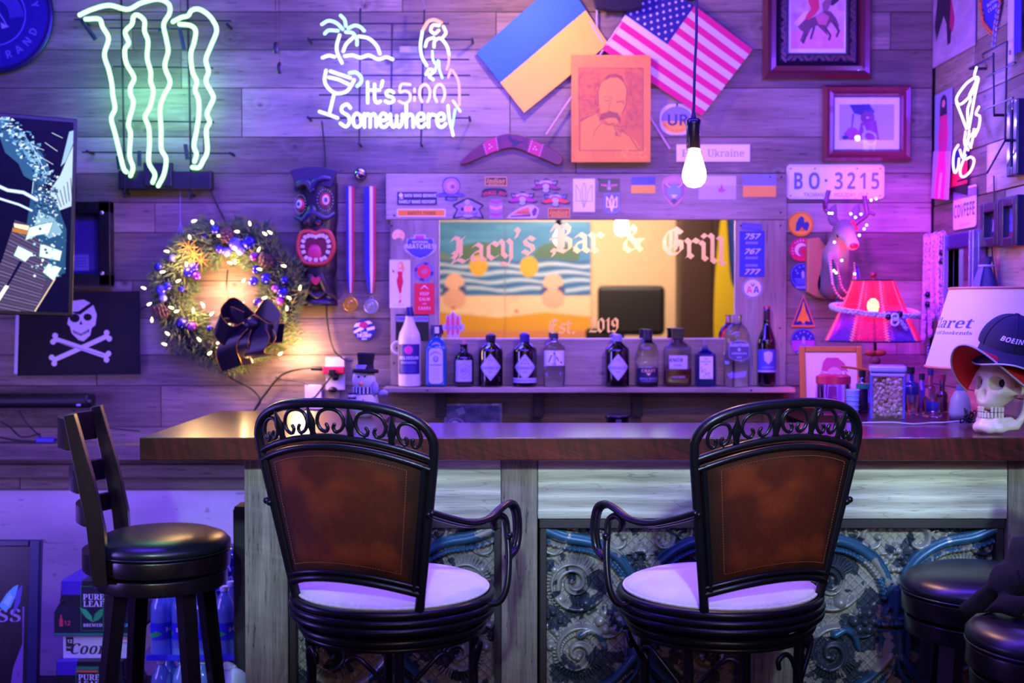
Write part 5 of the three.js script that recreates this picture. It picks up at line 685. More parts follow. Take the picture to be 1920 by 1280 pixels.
sticker('round sticker with a red centre and gear toothed rim', 795, 509, 36, 36, (g) => { fillR(g, '#7068b8', 0, 0, 36, 36); for (let i = 0; i < 8; i += 2) poly(g, '#2a2470', [[18, 18], [18 + 18 * Math.cos(i * PI / 4), 18 + 18 * Math.sin(i * PI / 4)], [18 + 18 * Math.cos(i * PI / 4 + 0.5), 18 + 18 * Math.sin(i * PI / 4 + 0.5)]]); disc(g, '#e02448', 18, 18, 13); poly(g, '#c0607a', [[11, 18], [20, 12], [26, 14], [24, 22], [17, 24]]); }, { r: 18 });
sticker('red keep calm sticker with a white crown', 796, 560, 38, 58, (g) => { fillR(g, '#d81c40', 0, 0, 38, 58); poly(g, '#f4c8d8', [[11, 12], [19, 6], [27, 12], [25, 9], [19, 3], [13, 9]]); for (const [s, y, z] of [['KEEP', 20, 8], ['CALM', 30, 8], ['AND', 38, 4], ['CARRY', 47, 8]]) text(g, s, 19, y, z, '#f0a8c0', { sx: 0.95 }); });
sticker('black square sticker with a ring of white stars behind the cream bottle', 773, 614, 62, 50, (g) => { fillR(g, '#0e0a20', 0, 0, 62, 50); fillR(g, '#8a84b8', 1, 3, 60, 11); text(g, 'THREE PERCENTER', 31, 8.5, 7.6, '#3a3468', { sx: 0.85 }); for (let i = 0; i < 13; i++) text(g, '★', 32 + 14 * Math.cos(i * 0.483), 32 + 14 * Math.sin(i * 0.483), 6, W); text(g, 'III', 32, 32, 11, W, { font: 'serif' }); });
sticker('surfboard cluster sticker on the mirror glass corner', 850, 609, 40, 50, (g) => { fillR(g, '#c0b4e8', 0, 0, 40, 50); for (const [x, y, h] of [[10, 26, 18], [19, 24, 22], [28, 26, 18]]) { disc(g, '#e06070', x, y, 4, h); poly(g, '#c03850', [[x, y - h + 3], [x, y + h - 3]], true, 1); } text(g, "DUKE'S", 20, 30, 9, '#4a2a70', { stroke: '#d0c8f0', lw: 0.8 }); }, { on: WF - 0.0095, shape: outline([[-6, -19], [0, -25], [6, -18], [13, -17], [14, -4], [20, 0], [19, 10], [13, 12], [10, 22], [0, 24], [-10, 22], [-13, 12], [-19, 10], [-20, 0], [-14, -4], [-13, -17]]) });
sticker('blue aircraft number sticker with three slanted numbers', 1410, 476, 47, 86, (g) => { fillR(g, '#2c2aa0', 0, 0, 47, 86); for (const [s, y] of [['757', 10], ['767', 38], ['777', 76]]) text(g, s, 24, y, 14, '#d0ccf4', { skew: -0.35, sx: 1.25 }); for (const y of [22, 50, 64]) text(g, 'BOEING', 23, y, 6, '#a8a4e4', { skew: -0.3 }); });
sticker('small crooked blue label above the aircraft number sticker', 1409, 425, 38, 13, (g) => { fillR(g, '#4a40a0', 0, 0, 38, 13); for (let i = 0; i < 9; i++) fillR(g, '#6a60c0', 3 + i * 3.8, 3, 1.6, 6); }).rotation.z = -0.08;
sticker('round white airline sticker with red and blue letters', 1411, 540, 38, 38, (g) => { fillR(g, '#d4d0f0', 0, 0, 38, 38); disc(g, '#2a2a80', 19, 19, 17.4, 17.4, 1.8); text(g, 'A', 13, 22, 17, '#d81c50'); text(g, 'A', 26, 22, 17, '#22226e'); poly(g, '#22226e', [[16, 7], [19, 15], [22, 7], [21, 12], [24, 11], [19, 17], [15, 11], [17, 12]]); }, { r: 19 });
// ---------- shelf and bottles ----------
const SH = at(1100, 724.5, 4.72)[1];
{
  const [t, k, L] = hang('bottle_shelf', 'narrow wooden shelf below the mirror carrying the row of bottles', 'shelf', 1103, 730, 4.72); t.position.y = SH;
  part('shelf_board', board(765 * k, 0.02, 0.13, 0.004).translate(0, -0.0105, -0.004), frameMat, t);
  for (const px of [825, 1010, 1197]) part('bracket', rbox(20 * k, 0.1, 0.03, 0.003, (px - 1103) * k, -0.072, -0.055), mat(0x16101e, 0.6), t);
  part('screw', [-1, 1].map((s) => sph(0.004, s * 300 * k, -0.01, 0.062, 1, 1, 0.4)), mat(0x444050, 0.4, 0.8), t);
}
const KB = 4.72 / F, bp = (px, D = 4.72) => [at(px, 724, D)[0], SH + 0.0005, -D];
function bottle(name, lab, px, o) { return thing(name, lab, 'bottle', bp(px), o.ry ?? 0); }
// a label that follows a round body
function wrapLabel(t, r, y0, y1, ang, pr, mt, name = 'label') { const h = y1 - y0, g = new THREE.CylinderGeometry(r, r, h, 24, 1, true, -ang / 2, ang), p = g.attributes.position, u = g.attributes.uv; for (let i = 0; i < p.count; i++) u.setXY(i, mixf(pr.u0, pr.u1, u.getX(i)), mixf(pr.v0, pr.v1, u.getY(i))); return part(name, g.translate(0, (y0 + y1) / 2, 0), mt ?? pr.mat(0.5), t); }
const flatLabel = (t, w, h, y, z, pr, shape, name = 'label') => part(name, mapTo(ext(shape ?? rrect(w, h, 0.002), 0.0008, 0, 0, 0, 0), pr, -w / 2, w / 2, -h / 2, h / 2).translate(0, y, z), pr.mat(0.5), t);
const body = (hw, H, neckR, neckY, sh = 0.35) => [[0.0001, 0.001], [hw * 0.9, 0.0012], [hw, 0.006], [hw, H * 0.62], [hw * 0.97, H * 0.66], [mixf(hw, neckR, 0.55), neckY - (neckY - H * 0.66) * sh], [neckR * 1.15, neckY], [neckR, neckY + 0.006], [neckR, H - 0.002], [neckR * 0.9, H], [0.0001, H]];
// 1 cream stoneware bottle
{
  const t = bottle('bottle', 'tall cream stoneware beer bottle with blue label, first on the left', 768, {}), u = KB, H = 149 * u, r = 21 * u;
  part('glass_body', lathe([[0.0001, 0.001], [r * 0.92, 0.001], [r, 0.006], [r, 88 * u], [r * 0.9, 100 * u], [r * 0.55, 115 * u], [r * 0.36, 128 * u], [r * 0.36, 138 * u], [r * 0.2, 140 * u], [0.0001, 140 * u]]), mat(0xcfc6d8, 0.3), t);
  part('cap', [cyl(r * 0.4, r * 0.42, 8 * u, 20, 0, 136 * u), cyl(r * 0.28, r * 0.34, 10 * u, 20, 0, 144 * u)], mat(0x2a2070, 0.35, 0.5), t);
  part('handle', tor(11 * u, 2.2 * u, -r - 1 * u, 73 * u, 0, 0, 0, PI / 2, PI), mat(0xcfc6d8, 0.3), t);
  wrapLabel(t, r + 0.0006, 24 * u, 80 * u, 2.3, print(42, 56, (g) => { fillR(g, '#221a7a', 0, 0, 42, 56); disc(g, '#e03898', 21, 11, 7, 8); text(g, 'DELIRIUM', 21, 26, 8, W, { sx: 0.95 }); text(g, 'TREMENS', 21, 34, 6, '#b8b0e8'); for (let i = 0; i < 3; i++) fillR(g, '#4a40a8', 8, 42 + i * 4, 26, 1.2); }, 4));
}
// 2 blue square gin bottle
{
  const t = bottle('bottle', 'square light blue gin bottle with a tall white label', 818, {}), u = KB, w = 40 * u;
  part('glass_body', [rbox(w, 76 * u, 28 * u, 6 * u, 0, 38 * u, 0), lathe([[w * 0.46, 73 * u], [w * 0.4, 84 * u], [w * 0.2, 90 * u], [w * 0.17, 94 * u], [w * 0.17, 104 * u], [0.0001, 104 * u]], 20).scale(1, 1, 0.75)], mat(0x2a78d0, 0.06, 0, { transmission: 0.55, thickness: 0.02, clearcoat: 1 }), t);
  part('cap', cyl(w * 0.25, w * 0.25, 18 * u, 20, 0, 106 * u), mat(0x241a50, 0.3), t); part('neck_label', rbox(8 * u, 12 * u, 0.002, 0.0005, 2 * u, 106 * u, w * 0.25), mat(0xd8d4f0, 0.4), t);
  flatLabel(t, 26 * u, 66 * u, 39 * u, 14.2 * u, print(26, 66, (g) => { fillR(g, '#c8c4ec', 0, 0, 26, 66); arcText(g, 'BOMBAY', 13, 18, 11, -2.5, -0.64, 5, '#3a3890'); disc(g, '#6a68b8', 13, 20, 5, 6); disc(g, '#a8a4dc', 13, 19, 3, 4); text(g, 'SAPPHIRE', 13, 32, 4.8, '#3a3890'); for (let i = 0; i < 6; i++) fillR(g, '#9a96d0', 6, 38 + i * 4, 14, 1); }, 4), rrect(26 * u, 66 * u, 8 * u));
}
// 3 dark apothecary bottle
{
  const t = bottle('bottle', 'short dark apothecary gin bottle with pink cork and pale label', 870, {}), u = KB, r = 18.5 * u; part('glass_body', lathe([[0.0001, 0.001], [r, 0.003], [r, 50 * u], [r * 0.9, 58 * u], [r * 0.42, 66 * u], [r * 0.36, 70 * u], [r * 0.36, 77 * u], [r * 0.46, 78 * u], [r * 0.46, 80 * u], [0.0001, 80 * u]]), mat(0x0c0818, 0.06, 0, { clearcoat: 1 }), t); part('cork', cyl(r * 0.33, r * 0.3, 9 * u, 16, 0, 84 * u), mat(0xc08090, 0.7), t);
  wrapLabel(t, r + 0.0005, 10 * u, 50 * u, 1.9, print(34, 40, (g) => { fillR(g, '#a8a0d8', 0, 0, 34, 40); poly(g, '#7068b0', [[17, 6], [27, 12], [27, 28], [17, 34], [7, 28], [7, 12], [17, 6]], true, 1); disc(g, '#6058a8', 17, 20, 6, 7, 1); text(g, '47', 17, 20, 8, '#4a4298'); }, 4));
}
// dark shouldered gin bottles with a diamond label
const diamond = (strip) => print(46, 50, (g) => { fillR(g, '#b0acdc', 0, 0, 46, 50); poly(g, '#7a76b8', [[23, 3], [44, 25], [23, 47], [2, 25], [23, 3]], true, 0.8); text(g, "HENDRICK'S", 23, 26, 7, '#3a3678', { font: 'serif', sx: 0.95 }); text(g, 'GIN', 23, 34, 4.4, '#5a5698', { font: 'serif' }); poly(g, '#5a5698', [[19, 14], [23, 9], [27, 14]], true, 1); if (strip) for (let i = 0; i < 3; i++) disc(g, '#6a66a8', 17 + i * 6, 18, 1.5); }, 4);
for (const [px, lab, strip, capc, ch] of [[920, 'black shouldered gin bottle with a plain white diamond label, leftmost of three alike', 0, 0x16102a, 1], [984, 'black gin bottle with diamond label and pale strip below, middle of three alike', 1, 0x2a2080, 1.25], [1157, 'black gin bottle with diamond label and pale blue stopper, rightmost of three alike', 0, 0x8a84c8, 1]]) {
  const t = bottle('bottle', lab, px, {}), u = KB, r = 23 * u; part('glass_body', lathe([[0.0001, 0.001], [r * 0.95, 0.001], [r, 0.005], [r, 66 * u], [r * 0.93, 72 * u], [r * 0.5, 80 * u], [r * 0.36, 84 * u], [r * 0.36, 86 * u], [0.0001, 86 * u]]), mat(0x07050f, 0.05, 0, { clearcoat: 1 }), t);
  part('stopper', [cyl(r * 0.42, r * 0.38, 10 * u * ch, 20, 0, 90 * u), sph(r * 0.36, 0, 95 * u * (ch > 1 ? 1.02 : 1), 0, 1, 0.4, 1)], mat(capc, 0.35), t);
  const pr = diamond(strip), A2 = 2.1, dg = ext(shp([[0, 25 * u], [22 * u, 0], [0, -25 * u], [-22 * u, 0]]), 0.0006, 0); // bent round the body
  const g = mapTo(new THREE.PlaneGeometry(46 * u, 50 * u, 24, 24), pr), p = g.attributes.position, idx = []; for (let i = 0; i < p.count; i++) { const y = p.getY(i), f = 1 - Math.abs(y) / (25 * u), x = p.getX(i) / (23 * u) * 22 * u * Math.max(f, 0.001), a = x / r; p.setXYZ(i, (r + 0.0008) * Math.sin(a), y, (r + 0.0008) * Math.cos(a)); const q = g.attributes.uv; q.setX(i, mixf(pr.u0, pr.u1, 0.5 + x / (46 * u))); } g.computeVertexNormals(); part('label', g.translate(0, 37 * u, 0), pr.mat(0.5), t);
  if (strip) wrapLabel(t, r + 0.0006, 8 * u, 17 * u, 2.4, print(44, 9, (g2) => { fillR(g2, '#a8a4dc', 0, 0, 44, 9); text(g2, 'MIDSUMMER SOLSTICE', 22, 4.6, 4, '#5a56a0'); }));
}
// clear bottles
const clear = glass(0xd8dcff, 0.02, 0.6, 0.012);
{
  const t = bottle('bottle', 'clear bottle with a white brush stroke label beside the pink cork bottle row', 1039, {}), u = KB, r = 23 * u; t.userData.label = 'clear straight sided bottle with white label of three brush strokes'; part('glass_body', lathe([[0.0001, 0.001], [r, 0.002], [r, 70 * u], [r * 0.85, 78 * u], [r * 0.36, 84 * u], [r * 0.34, 92 * u], [0.0001, 92 * u]], 6), clear, t); part('cap', cyl(r * 0.36, r * 0.36, 9 * u, 20, 0, 95 * u), mat(0x26204a, 0.35), t);
  wrapLabel(t, r * 0.95, 40 * u, 68 * u, 2.1, print(42, 28, (g) => { fillR(g, '#d4d0ee', 0, 0, 42, 28); poly(g, '#3a3468', [[16, 9], [11, 21]], true, 2); poly(g, '#3a3468', [[24, 12], [28, 19]], true, 2); poly(g, '#3a3468', [[20, 4], [21, 7]], true, 1.8); disc(g, '#4a4478', 33, 22, 2); text(g, 'ROKU', 20, 25, 3.6, '#7a74a8'); }, 4));
}
{
  const t = bottle('bottle', 'clear round bottle with black lower label and tall dark stopper', 1214, {}), u = KB, r = 20 * u; part('glass_body', lathe([[0.0001, 0.001], [r, 0.003], [r, 66 * u], [r * 0.88, 76 * u], [r * 0.46, 84 * u], [r * 0.44, 88 * u], [0.0001, 88 * u]]), clear, t); part('stopper', [cyl(r * 0.46, r * 0.44, 20 * u, 20, 0, 97 * u)], mat(0x1c1236, 0.35), t);
  wrapLabel(t, r + 0.0005, 8 * u, 36 * u, 2.6, print(44, 28, (g) => { fillR(g, '#1e1a4a', 0, 0, 44, 28); text(g, 'CRAFT', 22, 6, 8, '#e0b088'); poly(g, '#e0c0a0', [[18, 10], [26, 10], [22, 15]]); text(g, 'SMALL BATCH', 22, 20, 5, '#9a94d0'); fillR(g, '#6a64a8', 8, 24, 28, 1.4); }, 4)); part('bottom_liquid', lathe([[0.0001, 0.004], [r * 0.9, 0.005], [r * 0.9, 34 * u], [0.0001, 34 * u]]), glass(0x302a80, 0.02, 0.03), t);
}
{
  const t = bottle('bottle', 'flat flask of red amber bourbon with white label and black top', 1270, {}), u = KB, w = 51 * u; part('glass_body', [rbox(w, 76 * u, 24 * u, 7 * u, 0, 38.5 * u, 0), lathe([[w * 0.42, 74 * u], [w * 0.3, 82 * u], [w * 0.2, 86 * u], [w * 0.18, 92 * u], [0.0001, 92 * u]], 20).scale(1, 1, 0.7)], clear, t);
  part('liquid', rbox(w - 5 * u, 33 * u, 19 * u, 5 * u, 0, 19 * u, 0), mat(0x6a0a1c, 0.05, 0, { transmission: 0.5, thickness: 0.02, clearcoat: 1 }), t); part('stopper', [rbox(21 * u, 20 * u, 18 * u, 2 * u, 0, 98 * u, 0), rbox(23 * u, 4 * u, 20 * u, 1 * u, 0, 107 * u, 0)], mat(0x120c20, 0.35), t);
  flatLabel(t, 34 * u, 25 * u, 46 * u, 12.3 * u, print(34, 25, (g) => { fillR(g, '#b0a8d8', 0, 0, 34, 25); text(g, 'KNOB', 13, 9, 10, '#1e1a3a', { sx: 0.9 }); text(g, 'CREEK', 16, 18, 5, '#3a3460'); }, 4)); flatLabel(t, 26 * u, 8 * u, 18 * u, 12.3 * u, print(26, 8, (g) => { fillR(g, '#4a1838', 0, 0, 26, 8); text(g, 'SINGLE BARREL', 13, 4, 3.6, '#b0a0c8'); }, 4));
}
{
  const t = bottle('bottle', 'small square bluish bottle with a floral white label', 1322, {}), u = KB, w = 37 * u; part('glass_body', [rbox(w, 62 * u, 26 * u, 4 * u, 0, 31 * u, 0), lathe([[w * 0.45, 60 * u], [w * 0.3, 66 * u], [w * 0.14, 70 * u], [w * 0.14, 76 * u], [0.0001, 76 * u]], 20).scale(1, 1, 0.7)], glass(0x6a70ff, 0.03, 0.05), t); part('stopper', [sph(6 * u, 0, 81 * u, 0), cyl(5 * u, 5 * u, 5 * u, 14, 0, 76 * u)], glass(0xc0c0ff, 0.05, 0.2), t);
  flatLabel(t, 25 * u, 42 * u, 36 * u, 13.3 * u, print(25, 42, (g) => { fillR(g, '#d0ccec', 0, 0, 25, 42); text(g, 'NEW', 12, 5, 3.6, '#6a66a8'); text(g, 'WESTERN', 12, 10, 4.2, '#6a66a8'); text(g, 'GIN', 12, 15, 3.6, '#6a66a8'); for (let i = 0; i < 26; i++) disc(g, ['#a8a4dc', '#8a86c8', '#b8b4e4'][i % 3], rr(3, 22), rr(20, 40), rr(0.8, 2)); }, 4));
}
{
  const t = bottle('bottle', 'tallest clear bottle with broad shoulders and grey crest label', 1381, {}), u = KB, r = 24 * u; part('glass_body', lathe([[0.0001, 0.001], [r, 0.003], [r, 84 * u], [r * 0.96, 98 * u], [r * 0.74, 110 * u], [r * 0.44, 116 * u], [r * 0.4, 120 * u], [r * 0.4, 132 * u], [r * 0.46, 134 * u], [0.0001, 134 * u]]), clear, t);
  const cr = [[-19, 12], [-10, 17], [0, 19], [10, 17], [19, 12], [19, -12], [10, -17], [0, -19], [-10, -17], [-19, -12]]; flatLabel(t, 40 * u, 38 * u, 68 * u, r + 0.0003, print(40, 38, (g) => { fillR(g, '#44427c', 0, 0, 40, 38); poly(g, '#9a96cc', [[1, 7], [10, 2], [20, 1], [30, 2], [39, 7], [39, 31], [30, 36], [20, 37], [10, 36], [1, 31], [1, 7]], true, 1.4); text(g, 'AVIATION', 20, 9, 8, '#c0bce8', { sx: 0.92 }); disc(g, '#a09cd4', 20, 17, 3); text(g, 'AMERICAN', 20, 24, 5.4, '#a8a4dc'); text(g, 'GIN', 20, 31, 5, '#a8a4dc'); }, 4), shp(cr.map(([x, y]) => [x * u, y * u])));
}
{
  const t = bottle('bottle', 'dark brown champagne style ale bottle with blue crest label, rightmost', 1437, {}), u = KB, r = 17.5 * u; part('glass_body', lathe([[0.0001, 0.001], [r, 0.003], [r, 80 * u], [r * 0.9, 90 * u], [r * 0.45, 112 * u], [r * 0.36, 126 * u], [r * 0.34, 146 * u], [0.0001, 146 * u]]), mat(0x0c0610, 0.05, 0, { clearcoat: 1 }), t); part('crown_cap', [cyl(r * 0.36, r * 0.4, 5 * u, 18, 0, 148 * u)], mat(0xa03858, 0.35, 0.6), t);
  wrapLabel(t, r + 0.0005, 27 * u, 70 * u, 2.6, print(36, 43, (g) => { fillR(g, '#4a48b8', 0, 0, 36, 43); poly(g, '#b8b4e0', [[11, 6], [18, 3], [25, 6], [24, 20], [18, 28], [12, 20]]); poly(g, '#d0c8e8', [[14, 9], [22, 9], [18, 20]], true, 1); text(g, 'CHIMAY', 18, 33, 5, '#9a96dc'); fillR(g, '#c0b0c0', 0, 39, 36, 3); }, 4)); part('foil', lathe([[r * 0.38, 118 * u], [r * 0.37, 126 * u], [r * 0.355, 142 * u]], 18), mat(0x241430, 0.4, 0.4), t);
}
// small things below and beside the shelf
{ const [t, k] = hang('photo_print', 'black and white print in a thin pale frame under the shelf', 'picture', 887, 784, 4.79); t.position.y -= 0.0; plate(t, 'print', k, 108, 56, 0.006, (g) => { fillR(g, '#b0a8dc', 0, 0, 108, 56); fillR(g, '#3c3478', 4, 4, 100, 52); blotch(g, 108, 56, ['#2a2460', '#6a62a8', '#524a90'], 60, 4, 16, 0.5); disc(g, '#8a84c0', 22, 38, 14, 10, 2); disc(g, '#9a94cc', 20, 36, 6, 4); poly(g, '#7a74b4', [[20, 12], [36, 6], [40, 18], [28, 22]]); }); }
{ const [t, k] = hang('round_tin', 'low dark round tin standing behind the bar under the shelf', 'tin', 1158, 786, 4.4); part('tin_body', [lathe([[0.0001, -0.04], [0.042, -0.04], [0.042, 0.012], [0.046, 0.014], [0.046, 0.022], [0.04, 0.025], [0.0001, 0.025]], 28)], mat(0x120a1c, 0.25, 0.4), t); t.position.y = at(1158, 790, 4.4)[1]; part('tin_label', rbox(0.02, 0.012, 0.002, 0.0005, 0, 0.005, 0.043), mat(0x3a3058, 0.5), t); const s = thing('back_shelf', 'low dark shelf along the wall behind the bar', 'shelf', [0.32, t.position.y - 0.041, -4.6]); part('shelf_board', board(1.3, 0.03, 0.38, 0.003).translate(0, -0.016, 0), barnMat[1], s); part('shelf_leg', [-1, 1].map((q) => box(0.04, s.position.y - 0.031, 0.3, q * 0.6, -0.031 - (s.position.y - 0.031) / 2, 0)), mat(0x1a1418, 0.8), s); }
// sockets with the red tap
{
  const [t, k, L] = hang('wall_socket', 'white wall socket plate with a red three way tap plugged in', 'socket', 629, 700, WF); part('cover_plate', rbox(36 * k, 62 * k, 0.008, 0.003, 0, 0, 0.004), mat(0xb8b0cc, 0.4), t); part('power_tap', rbox(40 * k, 13 * k, 0.035, 0.004, -1 * k, 7 * k, 0.025), mat(0xc01848, 0.35), t); part('plug', [rbox(12 * k, 12 * k, 0.03, 0.004, -3 * k, 3 * k, 0.05), sph(7 * k, 1 * k, -6 * k, 0.02), sph(8 * k, -4 * k, -30 * k, 0.016, 1, 0.7, 0.8)], blackMat, t); part('indicator_light', sph(2 * k, -12 * k, -12 * k, 0.04), glow(0.7, 0.7, 1, 2), t); part('cord', tube([L(628, 700, 0.06), L(612, 720, 0.05), L(596, 740, 0.04), L(584, 752, 0.03), L(572, 772, 0.03)], 0.0035), blackMat, t);
}
{ const [t, k] = hang('wall_socket', 'plain white blank socket plate low behind the left chair', 'socket', 588, 744, WF); part('cover_plate', rbox(32 * k, 46 * k, 0.01, 0.003, 0, 0, 0.005), mat(0xc0b8d4, 0.4), t); part('screw', sph(0.003, 0, 0, 0.01, 1, 1, 0.4), mat(0x8a84a0, 0.3, 0.8), t); }
// snowman on the end of the bar
{
  const D = 3.93, k = D / F, [x, , z] = at(683, 780, D), t = thing('snowman_figure', 'small snowman figure in a black top hat and striped scarf', 'figurine', [x, barY + 0.0006, z]), yb = (780 - 0) , Y = (py) => (at(683, py, D)[1] - barY - 0.0006), X = (px) => (px - 683) * k, wm = mat(0xc8c2d4, 0.6);
  part('body', field((a, b, c) => smin(ell(a, b, c, 0, Y(755), 0, 0.046, 0.05, 0.042), ell(a, b, c, 0, Y(712), 0, 0.038, 0.038, 0.036), 0.008), [-0.06, -0.012, -0.06], [0.06, 0.17, 0.06], 0.004), wm, t);
  part('arm', [sph(0.014, X(704), Y(727), 0.02, 0.9, 1.6, 0.9), sph(0.012, X(720), Y(736), 0.02, 1.3, 0.9, 1)], mat(0x9088c8, 0.6), t);
  part('hat', [lathe([[0.0001, Y(698)], [0.041, Y(698)], [0.043, Y(695)], [0.041, Y(692)], [0.027, Y(691)], [0.025, Y(680)], [0.029, Y(664)], [0.027, Y(661)], [0.0001, Y(661)]], 28)], mat(0x0a0812, 0.85), t).rotation.z = -0.03; part('hat_band', lathe([[0.0275, Y(691)], [0.0275, Y(684)], [0.0268, Y(683)]], 28), mat(0x9a94c0, 0.7), t);
  const sc = []; for (let i = 0; i < 20; i++) sc.push(i); sc.forEach((i) => part('scarf_stripe', rbox(0.0085, 0.022, 0.008, 0.002, 0, 0, 0.034).rotateY(-1.6 + i * 0.168).translate(0, Y(731), 0), mat(i % 2 ? 0x2a2248 : 0xb8b2d0, 0.9), t)); for (let i = 0; i < 5; i++) part('scarf_tail', rbox(0.026, 0.006, 0.006, 0.001, X(664 - i * 0.6), Y(736 + i * 4.4), 0.036), mat(i % 2 ? 0xb8b2d0 : 0x2a2248, 0.9), t);
  part('eye', [sph(0.0035, X(675), Y(705), 0.036), sph(0.0035, X(687), Y(704), 0.036)], mat(0x0a0810, 0.2), t); part('nose', new THREE.ConeGeometry(0.007, 0.024, 12).rotateX(PI / 2).translate(X(679), Y(718), 0.044), mat(0xf09040, 0.5), t); part('button', [sph(0.003, X(684), Y(748), 0.044), sph(0.003, X(684), Y(762), 0.044)], mat(0xb83868, 0.4), t);
}
// bare bulb on its cord
{
  const D = 3.6, [t, k, L] = hang('pendant_bulb', 'bare glowing edison bulb hanging on a black cord before the mirror', 'pendant lamp', 1303, 250, D);
  part('cord', [tube([L(1302, -260), L(1304, -60), L(1305, 60), L(1302, 130), L(1301, 190), L(1300, 212)], 0.0042, 60), lathe([[0.009, -0.004], [0.006, 0.012], [0.0042, 0.028]], 14, ...L(1300, 222))], mat(0x07060a, 0.6), t); part('cord_loop', tor(0.022, 0.004, ...L(1300, -6), 1.2, 0.3), mat(0x07060a, 0.6), t);
  part('socket', lathe([[0.0001, 0.03], [0.018, 0.03], [0.0225, 0.024], [0.0225, 0.012], [0.0205, 0.008], [0.0205, -0.056], [0.0001, -0.056]], 28, ...L(1300, 242)), mat(0x161018, 0.28, 0.3, { clearcoat: 0.5 }), t);
  part('bulb_glass', lathe([[0.0165, 0.0], [0.018, -0.012], [0.026, -0.036], [0.0335, -0.062], [0.0355, -0.08], [0.031, -0.097], [0.02, -0.109], [0.0001, -0.114]], 32, ...L(1302, 279)), glow(1.0, 0.83, 0.6, 9), t);
  const p = L(1302, 314); point('bulb_light', [t.position.x + p[0], t.position.y + p[1], t.position.z], [1, 0.5, 0.25], 1.5, 1.6);
}
{ // second bulb, above the frame nearer the stools
  const [t, k, L] = hang('pendant_bulb', 'second bare bulb above the picture, seen only as a glow in the mirror', 'pendant lamp', 1090, 60, 2.4); t.position.set(0.325, 2.02, -1.0);
  part('cord', rod([0, 0.03, 0], [0, 0.71, 0], 0.004), mat(0x07060a, 0.6), t); part('socket', cyl(0.02, 0.02, 0.07, 20, 0, 0.0, 0), mat(0x161018, 0.3), t); part('bulb_glass', lathe([[0.0165, -0.034], [0.026, -0.07], [0.035, -0.11], [0.02, -0.14], [0.0001, -0.146]], 28), glow(1.0, 0.83, 0.6, 9), t); point('bulb_light', [0.325, 1.93, -1.0], [1, 0.6, 0.32], 0.8, 1.6);
}
{ // unseen bulb above the flags, placed for warm light on the wall below
  const t = thing('unseen_ceiling_bulb', 'unseen warm bulb in a small black holder, lighting the flags from above', 'ceiling lamp', [...at(985, -62, 4.4)]); t.position.y = 2.66; part('holder', lathe([[0.0001, 0.08], [0.05, 0.08], [0.048, 0.07], [0.02, 0.05], [0.018, 0.0], [0.0001, 0.0]], 24), mat(0x120e10, 0.4), t); part('bulb_glass', sph(0.03, 0, -0.026, 0), glow(1, 0.8, 0.55, 5), t); point('bulb_light', [t.position.x, 2.634, t.position.z], [1, 0.5, 0.22], 1.5, 1.5);
}
